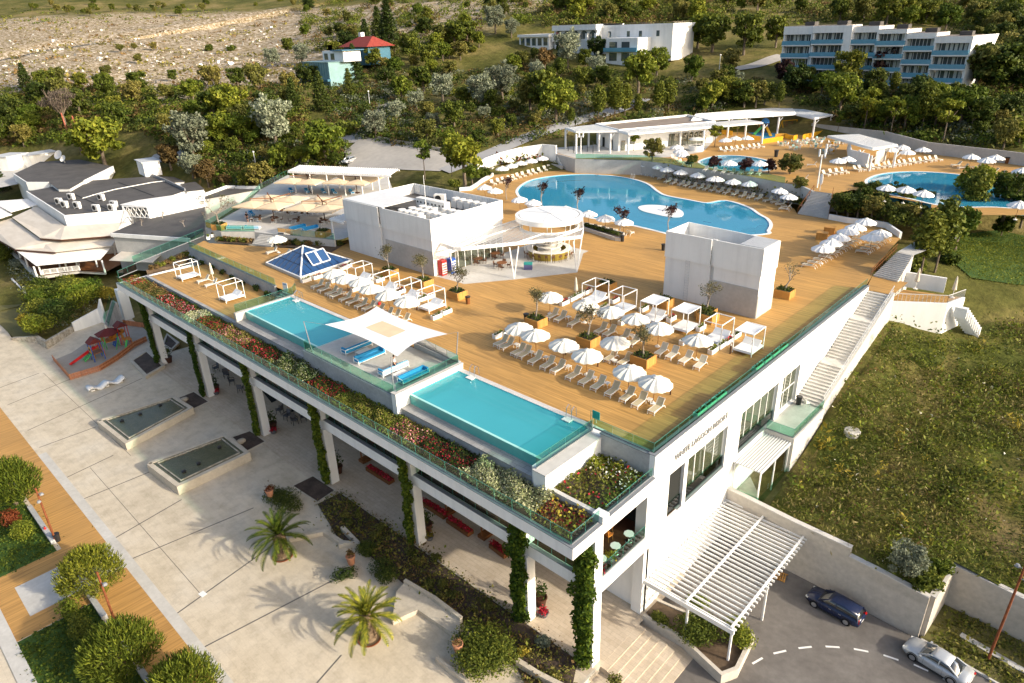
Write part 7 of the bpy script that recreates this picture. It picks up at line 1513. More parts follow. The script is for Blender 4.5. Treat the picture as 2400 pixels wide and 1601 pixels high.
# ---------------------------------------------------------------- cars
def car(loc,rz,label,paint,L,W,H,kind):
 t=thing('parked_car',label,'car',loc,rz)
 wag=kind=='estate'
 # lower body: lofted sections along x (front = +x)
 S_=[(-.5,.36,.70,.80),(-.485,.30,.86,.93),(-.40,.20,.92,.98),(-.2,.18,.93,1),(.1,.18,.92,1),(.3,.18,.88,.99),(.42,.22,.80,.95),(.475,.28,.70,.86),(.5,.38,.58,.74)]
 if not wag:S_[0]=(-.5,.40,.66,.78);S_[1]=(-.47,.32,.90,.92)
 rings=[]
 for f,zb,zt,w in S_:
  x=f*L;hw=W/2*w;zt=zt*(1 if wag else .98);rings.append([(x,-hw*.9,zb),(x,-hw,zb+.12),(x,-hw,zt-.18),(x,-hw*.93,zt),(x,0,zt+.035),(x,hw*.93,zt),(x,hw,zt-.18),(x,hw,zb+.12),(x,hw*.9,zb)])
 b=MB();b.loft(rings);ob=bpy.data.objects.new('body',b.mesh('body',paint,True));COL.objects.link(ob);ob.parent=t
 G_=[(-.475,.90,.90,.86),(-.43,1.38,.80,.72),(-.2,H,.84,.70),(.02,H*.99,.86,.71),(.10,H*.95,.86,.72),(.27,.92,.88,.84)]if wag else[(-.36,.92,.88,.86),(-.20,1.30,.82,.70),(-.08,H*.985,.84,.68),(.02,H,.85,.69),(.09,H*.96,.86,.71),(.25,.90,.88,.84)]
 rings=[]
 for f,zt,wb,wt in G_:x=f*L;rings.append([(x,-W/2*wb,.86),(x,-W/2*(wb+wt)/2-.01,.86+(zt-.86)*.55),(x,-W/2*wt,zt-.04),(x,0,zt),(x,W/2*wt,zt-.04),(x,W/2*(wb+wt)/2+.01,.86+(zt-.86)*.55),(x,W/2*wb,.86)])
 b=MB();b.loft(rings);og=bpy.data.objects.new('cabin_glass',b.mesh('cabin_glass',MT['car_glass'],True));COL.objects.link(og);og.parent=t
 # roof skin and pillars over the glass
 i0,i1=(1,4)if wag else(1,4);b=MB();rr=[]
 for f,zt,wb,wt in G_[i0:i1+1]:x=f*L;rr.append([(x,-W/2*wt-.012,zt-.085),(x,-W/2*wt-.006,zt-.03),(x,-W/2*wt*.8,zt+.006),(x,0,zt+.018),(x,W/2*wt*.8,zt+.006),(x,W/2*wt+.006,zt-.03),(x,W/2*wt+.012,zt-.085)])
 b.loft(rr if wag else rr[1:]if False else rr,caps=True);o=bpy.data.objects.new('roof',b.mesh('roof',paint,True));COL.objects.link(o);o.parent=t
 b=MB()
 for s in(-1,1):
  for a_,c_ in(((G_[-1][0]*L,s*W/2*G_[-1][2],.9),(G_[-2][0]*L,s*W/2*G_[-2][3],G_[-2][1]-.04)),((G_[0][0]*L,s*W/2*G_[0][2],.9),(G_[1][0]*L,s*W/2*G_[1][3],G_[1][1]-.04))):b.bar(a_,c_,.09)
  xm=-.06*L;b.bar((xm,s*(W/2*.885),.9),(xm,s*(W/2*.72),H-.1),.07)
 o=bpy.data.objects.new('pillars',b.mesh('pillars',paint));COL.objects.link(o);o.parent=t
 for fx,s in((.305,-1),(.305,1),(-.285,-1),(-.285,1)):
  x=fx*L;b=MB();b.tube((x,s*(W/2-.20),.32),(x,s*(W/2+.012),.32),.325,n=22);o=bpy.data.objects.new('wheel',b.mesh('wheel',MT['tyre']));COL.objects.link(o);o.parent=t
  c=MB();c.lathe([(.0,.0),(.05,.0),(.05,.01),(.21,.0),(.22,.02)],n=20)
  for k in range(7):a=k*6.283/7;c.bar((.04*math.cos(a),.04*math.sin(a),.02),(.21*math.cos(a),.21*math.sin(a),.02),.05,.03)
  m=c.mesh('rim',MT['rim']);r_=bpy.data.objects.new('rim',m);COL.objects.link(r_);r_.parent=o;r_.location=(x,s*(W/2+.016),.32);r_.rotation_euler=(math.pi/2*(-s),0,0)
  b=MB();b.lathe([(.36,-.02),(.40,-.02),(.40,.02),(.36,.02)],n=20);ar=bpy.data.objects.new('wheel_arch',b.mesh('wheel_arch',MT['black']));COL.objects.link(ar);ar.parent=t;ar.location=(x,s*(W/2-.005),.36);ar.rotation_euler=(math.pi/2,0,0)
 for s in(-1,1):
  b=MB();b.cbox((.455*L,s*W/2*.68,.62),(.24,.36,.15),-s*.35);o=bpy.data.objects.new('headlight',b.mesh('headlight',MT['lamp_clear']));COL.objects.link(o);o.parent=t
  b=MB();b.cbox((-.485*L,s*W/2*.74,.80 if wag else .74),(.10,.24,.30 if wag else .15),s*.25);o=bpy.data.objects.new('tail_light',b.mesh('tail_light',MT['lamp_red']));COL.objects.link(o);o.parent=t
  b=MB();b.cbox((.20*L,s*(W/2*.98+.06),.95),(.14,.2,.12));o=bpy.data.objects.new('door_mirror',b.mesh('door_mirror',paint));COL.objects.link(o);o.parent=t
  for fx in((.02,-.16)if wag else(-.05,)):b=MB();b.cbox((fx*L,s*(W/2+.004),.74),(.2,.03,.035));o=bpy.data.objects.new('door_handle',b.mesh('door_handle',MT['rim']));COL.objects.link(o);o.parent=t
  b=MB()
  for fx in((.17,-.06,-.24)if wag else(.15,-.14)):b.cbox((fx*L,s*(W/2+.001),.58),(.014,.01,.55))
  b.cbox((-.02*L,s*(W/2+.002),.26),(L*.5,.012,.06));o=bpy.data.objects.new('door_seam',b.mesh('door_seam',MT['black']));COL.objects.link(o);o.parent=t
 b=MB();b.cbox((-.5*L-.005,0,.56),(.02,.5,.11));o=bpy.data.objects.new('number_plate',b.mesh('number_plate',MT['plate']));COL.objects.link(o);o.parent=t
 b=MB();b.cbox((.492*L,0,.50),(.06,.9,.16));o=bpy.data.objects.new('grille',b.mesh('grille',MT['black']));COL.objects.link(o);o.parent=t
 return t
 # direction of travel follows the retaining wall: noses towards the building
n0=Vector(P(9,900,1040,RD));n1=Vector(P(9,1130,1170,RD));dn=(n0-n1).normalized();side=Vector((-dn.y,dn.x,0));
if side.y<0:side=-side
mid=(n0+n1)/2+side*.78;car((mid.x,mid.y,RD),math.atan2(dn.y,dn.x),'dark blue estate car parked against the tall retaining wall',MT['car_navy'],4.5,1.78,1.5,'estate')
n0=Vector(P(9,1578,1405,RD));n1=Vector(P(9,1850,1575,RD));dn=(n0-n1).normalized();side=Vector((-dn.y,dn.x,0));
if side.y<0:side=-side
mid=(n0+n1)/2+side*.80;car((mid.x,mid.y,RD),math.atan2(dn.y,dn.x),'silver coupe parked at the kerb in the lower right corner',MT['car_silver'],4.65,1.85,1.37,'coupe')
h_=hit(2,55,1120);car(h_,rad(-70),'silver car parked at the left edge of the pale car park',MT['car_silver'],4.3,1.75,1.45,'estate')
# ---------------------------------------------------------------- upper pool terrace
OV=catmull([PXY('u',5,850,UT),PXY('u',120,790,UT),PXY('u',330,752,UT),PXY('u',600,755,UT),PXY('u',850,785,UT),PXY('u',1060,840,UT),PXY('u',1130,905,UT),PXY('u',1050,975,UT),PXY('u',700,985,UT),PXY('u',400,970,UT),PXY('u',150,920,UT)],4)
RP=catmull([PXY('v',195,740,UT),PXY('v',300,665,UT),PXY('v',500,622,UT),PXY('v',800,605,UT),PXY('v',1200,620,UT),PXY('v',1600,665,UT),PXY('v',1950,750,UT),PXY('v',2300,850,UT),PXY('v',2600,950,UT),PXY('v',2560,1090,UT),PXY('v',2200,1100,UT),PXY('v',1900,1085,UT),PXY('v',1500,1085,UT),PXY('v',1150,1055,UT),PXY('v',850,985,UT),PXY('v',500,910,UT),PXY('v',320,850,UT)],4)
UPT=[PXY('u',2050,1335,UT),PXY('u',1740,1295,UT),PXY('u',1560,1210,UT),PXY('u',1300,1180,UT),PXY('u',800,1080,UT),PXY('u',60,960,UT),PXY('n',1500,800,UT),PXY('n',1330,760,UT),PXY('n',1000,720,UT),PXY('n',240,700,UT),PXY('n',30,640,UT),PXY('n',10,500,UT),(-125,170),(-70,196),PXY('u',1700,400,UT),PXY('v',430,190,UT),PXY('v',1000,350,UT),PXY('v',2200,500,UT),PXY('v',2600,560,UT),PXY('v',2700,1200,UT),PXY('v',1050,1200,UT),PXY('v',1080,1050,UT),PXY('v',320,920,UT),PXY('v',0,850,UT)]
struct(sheet('upper_deck',UPT,UT,MT['deck'],holes=[OV,RP]))
struct(sheet('pool_bar_paving',[PXY('n',240,690,UT),PXY('n',30,630,UT),PXY('n',20,500,UT),(-125,170),(-90,180),PXY('n',1700,620,UT),PXY('n',1300,680,UT),PXY('n',900,680,UT)],UT+.008,MT['pale_conc']))
def simple_pool(Q,label,dz=1.1):
 c=sum((Vector(q)for q in Q),Vector((0,0)))/len(Q);t=thing('swimming_pool',label,'swimming pool',(c.x,c.y,UT-dz));off=Vector((c.x,c.y,UT-dz))
 f=sheet('basin_floor',Q,UT-dz,MT['mosaic_b']);f.parent=t;f.location=-off
 b=MB();O=offset(Q,.5)
 for i in range(len(Q)):k=(i+1)%len(Q);b.face([(*Q[i],UT-dz),(*Q[k],UT-dz),(*Q[k],UT),(*Q[i],UT)])
 b.build('basin_wall',MT['mosaic_b'],t);b=MB()
 for i in range(len(Q)):k=(i+1)%len(Q);b.face([(*Q[i],UT+.03),(*Q[k],UT+.03),(*O[k],UT+.03),(*O[i],UT+.03)][::-1])
 b.build('coping',MT['coping'],t);w=sheet('water',Q,UT-.06,MT['water_b']);w.parent=t;w.location=-off
simple_pool(OV,'small oval pool on the upper terrace below the pool bar',.6);simple_pool(RP,'blue rounded pool at the right edge of the upper terrace')
t=thing('terrace_wall','long pale retaining wall of the upper terrace, behind the curved lounger row','wall',PD('n',800,800,150));b=MB();b.wallrun([tuple(v)for v in(UPT[1],UPT[2],UPT[3],UPT[4],UPT[5],UPT[6],UPT[7],UPT[8],UPT[9],UPT[10],UPT[11])],D-.3,UT+.02,.4);b.build('wall_face',MT['grey_render'],t)
glass_run('glass_railing',[UPT[9],UPT[8],UPT[7],UPT[6],UPT[5],UPT[4],UPT[3]],UT,1.15,'long green glass railing along the edge of the upper pool terrace',2.0)
t=thing('terrace_wall','pale boundary wall behind the upper terrace, from the shade roof to the right edge','wall',(-60,190,UT));b=MB();b.wallrun([tuple(v)for v in UPT[13:19]],UT-3,UT+2.3,.3);b.build('wall_face',MT['grey_render'],t)
q=MB();b0=[Vector(PXY('R',580,140,D)),Vector(PXY('R',1050,215,D))];b1=[Vector(PXY('u',1740,1290,UT)),Vector(PXY('u',2035,1330,UT))]
N=17
for i in range(N):f=i/N;g_=(i+1)/N;q.prism([tuple(b0[0].lerp(b1[0],f)),tuple(b0[1].lerp(b1[1],f)),tuple(b0[1].lerp(b1[1],g_)),tuple(b0[0].lerp(b1[0],g_))],D-1,D+(UT-D)*g_)
tag(q.build('grey_stairs',MT['grey_render']),'wide grey stairs from the wooden deck up to the right-hand pool terrace','stairs')
for s,(p,q_)in enumerate(((b0[0],b1[0]),(b0[1],b1[1]))):
 t=thing('stair_railing',['brown railing on the left side of the wide grey stairs','brown railing on the right side of the wide grey stairs'][s],'railing',(p.x,p.y,D));b=MB()
 for k in range(5):u=p.lerp(q_,k/4);z=D+(UT-D)*k/4;b.bar((u.x,u.y,z),(u.x,u.y,z+1),.06)
 b.bar((p.x,p.y,D+1),(q_.x,q_.y,UT+1),.08);b.build('rails',MT['brown_wood'],t)
q=MB();q.wallrun([PXY('R',1060,222,D),PXY('R',1340,275,D),PXY('R',1780,325,D),PXY('R',1935,355,D),PXY('R',2150,505,D)],D-.2,D+.85,.35);tag(q.build('low_wall',MT['white']),'low white wall at the foot of the big dark hedge, right of the grey stairs','wall')
struct(sheet('hedge_bed',[PXY('R',1060,200,D),PXY('R',1780,300,D),PXY('R',2100,400,D),PXY('v',900,1200,17),PXY('v',1050,1060,UT),PXY('v',330,925,UT),PXY('u',2060,1350,UT)],lambda x,y:D+.7+max(0,min(2,(y-112)*.12)),MT['soil_brown'],3))
# white stone stairs left of the curved row
q=MB();s0=[Vector(PXY('n',95,820,D)),Vector(PXY('n',230,808,D))];s1=[Vector(PXY('n',20,640,UT)),Vector(PXY('n',110,655,UT))]
for i in range(15):f=i/15;g_=(i+1)/15;q.prism([tuple(s0[0].lerp(s1[0],f)),tuple(s0[1].lerp(s1[1],f)),tuple(s0[1].lerp(s1[1],g_)),tuple(s0[0].lerp(s1[0],g_))],D-1,D+(UT-D)*g_)
tag(q.build('white_stairs',MT['coping']),'white stone stairs at the left end of the curved lounger row','stairs')
t=thing('curved_wall','tall curved white wall behind the loungers at the left end of the big pool','wall',PD('w',800,300,160));b=MB();cw=[tuple(s1[0]),PXY('w',1250,180,UT),PXY('w',900,230,UT-.5),PXY('w',600,290,UT-.8),PXY('w',380,350,UT-1.2),PXY('w',250,400,UT-1.6)]
b.wallrun(cw,D-.5,[UT+1.9,UT+1.9,UT+1.4,UT+.8,UT+.1,UT-.8],.4);b.build('wall_face',MT['white'],t)
q=MB();q.wallrun([PXY('w',1560,445,D),PXY('w',1300,395,D),PXY('w',1150,380,D),PXY('w',900,372,D),PXY('w',620,410,D),PXY('w',470,480,D)],D-.2,D+.9,.4);tag(q.build('planter_wall',MT['pale_conc']),'low curved planter wall behind the parasols left of the big pool','wall')
q=MB();q.wallrun([PXY('w',490,540,D),PXY('w',330,630,D),PXY('w',240,700,D),PXY('w',150,755,D),PXY('w',-20,770,D)],D-.2,D+.7,.35);tag(q.build('planter_wall',MT['white']),'low white planter wall below the corner trees, left of the big pool','wall')
struct(sheet('planting_strip',[PXY('w',1560,430,D),PXY('w',1300,385,D),PXY('w',900,360,D),PXY('w',620,395,D),PXY('w',470,470,D),PXY('w',300,430,17),cw[4],cw[3],cw[2],cw[1]],lambda x,y:D+.8,MT['soil_brown']))
# pool bar building with pergolas
PZ2=UT+4.6
pbx=thing('pool_bar','low white pool bar with brown flat roof and slatted white pergolas','building',(-85,160,UT))
f0=Vector(PXY('n',735,360,PZ2+.3));f1=Vector(PXY('n',1840,265,PZ2+.3));k0=Vector(PXY('n',475,292,PZ2+.3));k1=Vector(PXY('n',1530,190,PZ2+.3))
RFQ=[tuple(f0),tuple(f1),tuple(k1),tuple(k0)];b=MB();b.prism(offset(RFQ,-.15),UT-.5,PZ2-.2);b.build('wall',MT['white'],pbx)
b=MB();b.wallrun([*RFQ,RFQ[0]],PZ2-.5,PZ2+.35,.3);b.build('parapet',MT['white'],pbx);b=MB();b.prism(offset(RFQ,-.2),PZ2-.19,PZ2-.1);b.build('roof',MT['roof_brown'],pbx)
dr=(f1-f0).normalized();nr=Vector((dr.y,-dr.x));nr=nr if nr.y<0 else-nr;Lf=(f1-f0).length
for i in range(8):p=f0+dr*(Lf*.52+i*1.3)+nr*.0;b=MB();b.wallrun([tuple(p+nr*.03),tuple(p+dr*1.15+nr*.03)],UT+.1,UT+2.9,.1);b.build('glass_door',MT['window'],pbx)
for f,w_ in((.03,1.0),(.12,1.2)):p=f0+dr*Lf*f;b=MB();b.wallrun([tuple(p+nr*.03),tuple(p+dr*w_+nr*.03)],UT+(.1 if w_==1 else 1.4),UT+2.3,.1);b.build('door' if w_==1 else 'window',MT['window'],pbx)
for f in(.25,.6):p=f0+(k0-f0)*f;e=(k0-f0).normalized();b=MB();b.wallrun([tuple(p-dr*.03),tuple(p+e*.9-dr*.03)],UT,UT+2.2,.1);b.build('door',MT['dark'],pbx)
def pergola(label,Q,z,n,posts,pz,hh=.2,wid=.3):
 t=thing('slatted_pergola',label,'pergola',(*Q[0],pz));A,B_,C_,D_=[Vector((*q,z))for q in Q];b=MB();up=Vector((0,0,hh))
 for i in range(n):
  f,g_=i/n,(i+.42)/n;q4=[A.lerp(B_,f),A.lerp(B_,g_),D_.lerp(C_,g_),D_.lerp(C_,f)];b.hexa(q4,[v+up for v in q4])
 b.build('slats',MT['white_paint'],t);b=MB()
 for p,q in((A,B_),(D_,C_),(A,D_),(B_,C_)):b.bar(p-Vector((0,0,.12)),q-Vector((0,0,.12)),.22,.3)
 b.build('beam',MT['white_paint'],t)
 for p in posts:b=MB();b.bar((p[0],p[1],pz),(p[0],p[1],z-.2),.34);b.bar((p[0],p[1],z-1.3),(p[0]+.8,p[1]+.4,z-.2),.15);b.build('post',MT['white_paint'],t)
 return t
pergola('slatted white pergola in front of the pool bar, over its glass doors',[tuple(f0+nr*.2),tuple(f0+nr*.2+dr*(Lf+9)),PXY('u',970,240,PZ2),PXY('n',850,410,PZ2)],PZ2-.05,70,[PXY('n',840,640,UT),PXY('n',1435,560,UT),PXY('n',1700,595,UT),PXY('u',420,470,UT),PXY('u',690,460,UT)],UT)
pergola('slatted white pergola at the left end of the pool bar, over the outdoor showers',[PXY('n',125,345,PZ2),tuple(k0),tuple(f0),PXY('n',245,385,PZ2)],PZ2-.05,34,[PXY('n',245,640,UT),PXY('n',125,580,UT),PXY('n',505,610,UT),PXY('n',635,635,UT),PXY('n',390,560,UT)],UT)
pergola('wide slatted white roof over the blue-floored play area',[PXY('u',-130,215,PZ2),PXY('u',-60,120,PZ2),PXY('u',1400,10,PZ2),PXY('u',1470,115,PZ2)],PZ2+.02,50,[PXY('u',945,570,UT),PXY('u',1180,445,UT),PXY('u',1100,340,UT)],UT)
pergola('slatted white shade roof at the right end of the play area',[PXY('u',1480,115,PZ2),PXY('u',1400,10,PZ2),PXY('u',2010,125,PZ2),PXY('u',1760,180,PZ2)],PZ2-.06,34,[PXY('u',1720,490,UT),PXY('u',1980,390,UT),PXY('u',1340,330,UT)],UT)
for i,(x,y,hgt)in enumerate([(155,610,125),(215,630,140),(318,590,120),(375,615,150),(440,635,150)]):c=P('n',x,y,UT);t=thing('outdoor_shower',f'dark outdoor shower post under the left pergola, {ORD[i]} from its outer corner','shower',c,0,'outdoor shower posts');b=MB();b.path([c,(c[0],c[1],c[2]+2.3),(c[0]-.25,c[1],c[2]+2.6)],.07,.06,6);b.build('post',MT['black'],t);b=MB();b.cbox((c[0]-.3,c[1],c[2]+2.6),(.3,.2,.06));b.build('shower_head',MT['black'],t)
def flood(w,x,y,z,h,l):
 c=P(w,x,y,z);t=thing('white_lamp',l,'lamp post',c);b=MB();b.tube(c,(c[0],c[1],z+h),.13,.1);b.build('post',MT['white_paint'],t)
 for s in(-1,1):b=MB();b.bar((c[0],c[1],z+h-.1),(c[0]+.3*s,c[1]+.2*s,z+h+.1),.08);b.bar((c[0]+.36*s,c[1]+.24*s,z+h-.3),(c[0]+.4*s,c[1]+.28*s,z+h+.9),.24);b.build('lamp_head',MT['white_paint'],t)
flood('u',1795,1240,UT,5.6,'tall white twin-headed lamp at the top of the grey stairs');flood('n',300,640,UT,4.0,'white twin-headed lamp in front of the outdoor showers')
c=P('u',1835,1285,UT);t=thing('stand_board','narrow white surfboard-shaped board standing beside the tall white lamp','board',c);b=MB();b.lathe([(.05,.9),(.28,1.3),(.3,2.2),(.2,2.7),(.0,2.85)],c,12,(1,.3));b.build('board',MT['white_paint'],t);b=MB();b.tube(c,(c[0],c[1],UT+1.0),.05);b.build('post',MT['galv'],t)
# shelter right
SH=[PXY('u',1955,455,UT+3.1),PXY('v',75,95,UT+3.1),PXY('v',610,235,UT+3.1),PXY('v',270,290,UT+3.1)]
pergola('white slatted shelter with curtains between the play area and the right pool',SH,UT+3.1,30,[PXY('u',1915,790,UT),PXY('v',215,595,UT),PXY('v',545,545,UT),PXY('v',50,510,UT),PXY('v',425,450,UT)],UT)
t=thing('shelter_screen','white wall and hanging curtains inside the slatted shelter','screen',P('v',100,500,UT));b=MB();b.wallrun([PXY('u',2265,620,UT+.6),PXY('v',-60,480,UT),PXY('v',190,545,UT)],UT,UT+2.6,.2);b.build('wall_panel',MT['white'],t);b=MB();p=Vector(PXY('v',280,520,UT));q=Vector(PXY('v',400,470,UT))
b.loft([[(p.lerp(q,i/20).x+.12*math.sin(i*1.9),p.lerp(q,i/20).y+.12*math.cos(i*1.9),z)for i in range(21)]for z in(UT+.1,UT+2.7)],closed=False);b.build('curtain',MT['offwhite'],t)
# children's play area
struct(sheet('rubber_floor',[PXY('u',690,375,UT),PXY('u',1000,500,UT),PXY('u',1300,430,UT),PXY('u',1720,420,UT),PXY('u',1500,350,UT),PXY('u',1100,330,UT)],UT+.012,MT['bluefloor']))
for pts,l in(([('u',960,570),('u',1270,520)],'yellow board fence in front of the blue play floor'),([('u',1150,485),('u',1300,480),('u',1430,515),('u',1490,500)],'zigzag yellow board fence of the play area'),([('u',1570,500),('u',1700,470),('u',1880,430)],'yellow board fence at the right end of the play area'),([('u',740,515),('u',930,520)],'yellow board fence behind the pool-bar parasols'),([('u',330,420),('u',500,440)],'yellow board fence behind the young tree')):
 w_=[PXY(*p,UT)for p in pts];t=thing('board_fence',l,'fence',(*w_[0],UT));b=MB()
 for i in range(len(w_)-1):
  p,q=Vector(w_[i]),Vector(w_[i+1]);n=max(2,int((q-p).length/.32));an=math.atan2(q.y-p.y,q.x-p.x)
  for k in range(n):u=p.lerp(q,(k+.5)/n);b.cbox((u.x,u.y,UT+.55),(.27,.06,1.1),an)
 b.build('boards',MT['yellow'],t)
c=P('u',960,400,UT);t=thing('play_slide','small play tower with green and yellow slides on the blue floor','slide',c);b=MB();frame_box(b,c[0],c[1]+1,UT,1.4,1.4,2.6,.14);b.box(c[0]-.8,c[0]+.8,c[1]+.2,c[1]+1.8,UT+1.3,UT+1.4);b.build('frame',MT['blue'],t);b=MB();b.lathe([(1.1,2.4),(.9,3.1),(.3,3.5),(0,3.6)],(c[0],c[1]+1,UT),10);b.build('roof',plain('mid_blue',(.05,.25,.6)),t)
g0=P('u',830,440,UT);y0=P('u',1085,460,UT);b=MB();b.bar((g0[0],g0[1],UT+.2),(c[0]-.6,c[1]+.8,UT+1.5),.7,.15);b.build('green_slide',MT['green'],t);b=MB();b.bar((y0[0],y0[1],UT+.2),(c[0]+.6,c[1]+.6,UT+1.5),.7,.15);b.build('yellow_slide',MT['yellow'],t)
b=MB();b.box(c[0]-1.6,c[0]-1.2,c[1]+.8,c[1]+2.5,UT,UT+2.6);b.build('climbing_panel',MT['planter_wood'],t)
c0=P('u',1240,390,UT);c1=P('u',1470,370,UT);t=thing('swing','yellow swing frame under the shade roof of the play area','swing',c0);b=MB();z=UT+2.8
for c in(c0,c1):b.bar((c[0]-.5,c[1]-.6,UT),(c[0],c[1],z),.16);b.bar((c[0]+.5,c[1]+.6,UT),(c[0],c[1],z),.16)
b.bar((c0[0],c0[1],z),(c1[0],c1[1],z),.2);b.build('frame',MT['yellow'],t)
for f in(.3,.65):p=Vector(c0).lerp(Vector(c1),f);b=MB();b.cbox((p.x,p.y,UT+.55),(.5,.35,.2));b.bar((p.x-.2,p.y,UT+.6),(p.x-.2,p.y,z),.03);b.bar((p.x+.2,p.y,UT+.6),(p.x+.2,p.y,z),.03);b.build('swing_seat',MT['red'],t)
# tables and chairs of the upper terrace
CW=cafe_chair(MT['plastic'],MT['plastic']);CB=cafe_chair(plain('pale_teal',(.30,.55,.52)),MT['plastic']);CY=cafe_chair(MT['yellow'],MT['plastic']);TW_=cafe_table(MT['plastic'],plain('pale_wood_top',(.62,.50,.32)),.55)
for i,(x,y)in enumerate([(1270,600),(1450,660),(1560,590),(1650,550),(1800,570),(1770,640),(1840,530),(1480,570),(2030,660),(2050,590),(2190,570),(1960,720)]):
 c=P('u',x,y,UT);inst('terrace_table',TW_,f'pale table on the upper terrace beside the play area, {ORD[i]} counted from the pool bar','table',c,i,'tables by the play area',1.1)
 for k in range(4):a=k*1.571+i*.7;inst('terrace_chair',[CW,CB,CW,CY if i>7 else CB][k],f'{["white", "pale teal", "white", "yellow" if i > 7 else "pale teal"][k]} chair at the {ORD[i]} play-area table, {["near", "left", "far", "right"][k]} side','chair',(c[0]+.95*math.cos(a),c[1]+.95*math.sin(a),UT),a-math.pi/2,'chairs by the play area',1.1)
b=MB();c=P('u',1165,770,UT);inst('litter_bin',BNB,'black litter bin between the oval pool and the play-area tables','litter bin',c,0,None,1.5)
inst('litter_bin',BNW,'brown litter bin beside the far boundary wall at the right','litter bin',P('v',2110,490,UT),0,None,1.3)
t=thing('ice_bar','round white kiosk counter in front of the pool bar doors','kiosk',P('n',1620,600,UT));c=world_loc(t);b=MB();b.lathe([(1.6,0),(1.7,1.1),(1.2,1.1)],tuple(c),20);b.build('counter',MT['white_paint'],t);b=MB();b.lathe([(1.8,2.4),(1.2,2.75),(0,2.9)],tuple(c),16);b.build('canopy',MT['offwhite'],t);b=MB();b.tube(tuple(c),(c.x,c.y,c.z+2.8),.06);b.build('pole',MT['white_paint'],t)
# ---------------------------------------------------------------- restaurant roofs at the left
rs=thing('restaurant','rambling low white restaurant with dark flat roofs left of the pool deck','building',(-170,48,4))
def roofslab(pts,z,th,m,name,parent,wall=None,wz=0):
 Q=[PXY(*p,z)for p in pts];b=MB();b.prism(Q,z-.06,z);o=b.build(name,MT[m],parent)
 if wall:b=MB();b.prism(offset(Q,-.25 if m=='felt' else-.6),wz,z-.06);b.build('wall',MT[wall],parent)
 return Q
Z1=12.0
q1=roofslab([('B',425,465),('B',815,430),('B',1215,300),('B',1080,235),('B',1000,205),('B',545,235),('B',175,305)],Z1,.2,'felt','roof',rs,'white',3)
b=MB();b.wallrun([q1[-1],q1[0],q1[1]],Z1-2.5,Z1+.12,.25);b.build('fascia',MT['white'],rs);b=MB();b.wallrun([q1[2],q1[3],q1[4]],Z1,Z1+.6,.3);b.wallrun([PXY('B',540,255,Z1),PXY('B',460,280,Z1)],Z1,Z1+.4,.4);b.build('roof_kerb',MT['grey_cap'],rs)
b=MB();L1=[('B',435,300,'B',700,420),('B',775,245,'B',1010,335)]
for w,x,y,w2,x2,y2 in L1:strip(b,P(w,x,y,Z1),P(w2,x2,y2,Z1),.35,Z1+.03)
b.build('roof_seam',MT['dark'],rs)
b=MB();pts=[P('B',*p,Z1+.06)for p in((540,350),(640,320),(760,290),(1000,245),(1090,235))];b.path(pts,.12,.12,5);b.build('roof_pipe',MT['coping'],rs)
q2=roofslab([('B',725,580),('B',1245,615),('B',1343,560),('B',1343,355),('t',830,310),('t',450,300),('B',970,470)],10.4,.2,'felt','roof',rs,'grey_render',3)
b=MB();b.wallrun([q2[0],q2[1]],9.75,10.5,.3);b.wallrun([q2[4],q2[5],q2[6]],10.4,11.1,.3);b.build('fascia',MT['white'],rs)
q3=roofslab([('B',90,190),('B',260,110),('B',520,95),('B',740,140),('B',550,235),('B',460,285),('B',375,285),('B',320,245),('B',175,245)],12.8,.2,'felt','roof',rs,'white',3)
b=MB();b.wallrun([q3[4],q3[3]],11.0,12.9,.3);b.wallrun([q3[7],q3[8],q3[0]],10.8,12.9,.25);b.build('fascia',MT['white'],rs)
roofslab([('B',1085,185),('B',880,215),('B',1080,250),('B',1215,240)],11.6,.2,'felt','roof',rs,'white',4);roofslab([('B',1180,255),('B',1280,240),('B',1343,290),('B',1220,305)],11.4,.2,'felt','roof',rs,'white',4)
# white skylight ridge with a lattice truss
b=MB();A=[P('B',785,390,Z1+.9),P('B',965,405,Z1+.9),P('B',1343,350,12.2),P('B',1343,300,12.6),P('B',900,362,Z1+.9)];b.hexa([(x,y,z-.12)for x,y,z in A][::-1],A[::-1]);b.build('white_ridge',MT['awning_white'],rs)
b=MB();b.wallrun([A[1][:2],A[2][:2]],10.4,[12.8,12.1],.2);b.build('ridge_wall',MT['white'],rs)
b=MB();p0,p1=Vector(P('B',800,400,Z1+.8)),Vector(P('B',965,410,Z1+.8));b.bar(p0,p1,.2);d_=Vector((0,0,-2.2));b.bar(p0+d_,p1+d_,.2)
for i in range(5):u,v=p0.lerp(p1,i/5),p0.lerp(p1,(i+1)/5);b.bar(u,v+d_,.13);b.bar(v,u+d_,.13)
b.bar(p0,p0+d_,.15);b.bar(p1,p1+d_,.15);p2=Vector(P('B',860,495,10.5));b.bar(p0,p2,.15);b.bar(p0+d_,p2,.12);b.build('truss',MT['white_paint'],rs)
def awn(pts,name='awning',m='awning',th=.1,edge=True):
 Q=[P(*p)for p in pts];b=MB();b.hexa([(x,y,z-th)for x,y,z in Q][::-1],Q[::-1]);o=b.build(name,MT[m],rs)
 return Q
aw1=awn([('B',80,475,9.3),('B',240,400,10.0),('B',425,530,10.0),('B',790,510,10.2),('B',760,590,8.9),('B',400,618,8.8),('B',262,608,8.8)])
aw2=awn([('B',-60,520,8.0),('B',75,480,8.7),('B',258,612,8.3),('B',400,622,8.3),('B',770,600,8.3),('B',735,660,7.2),('B',360,700,7.2),('B',100,682,7.2),('B',-60,590,7.0)])
aw3=awn([('B',98,686,6.9),('B',360,702,6.8),('B',735,662,6.8),('B',655,750,5.6),('B',235,790,5.6)],m='awning_white')
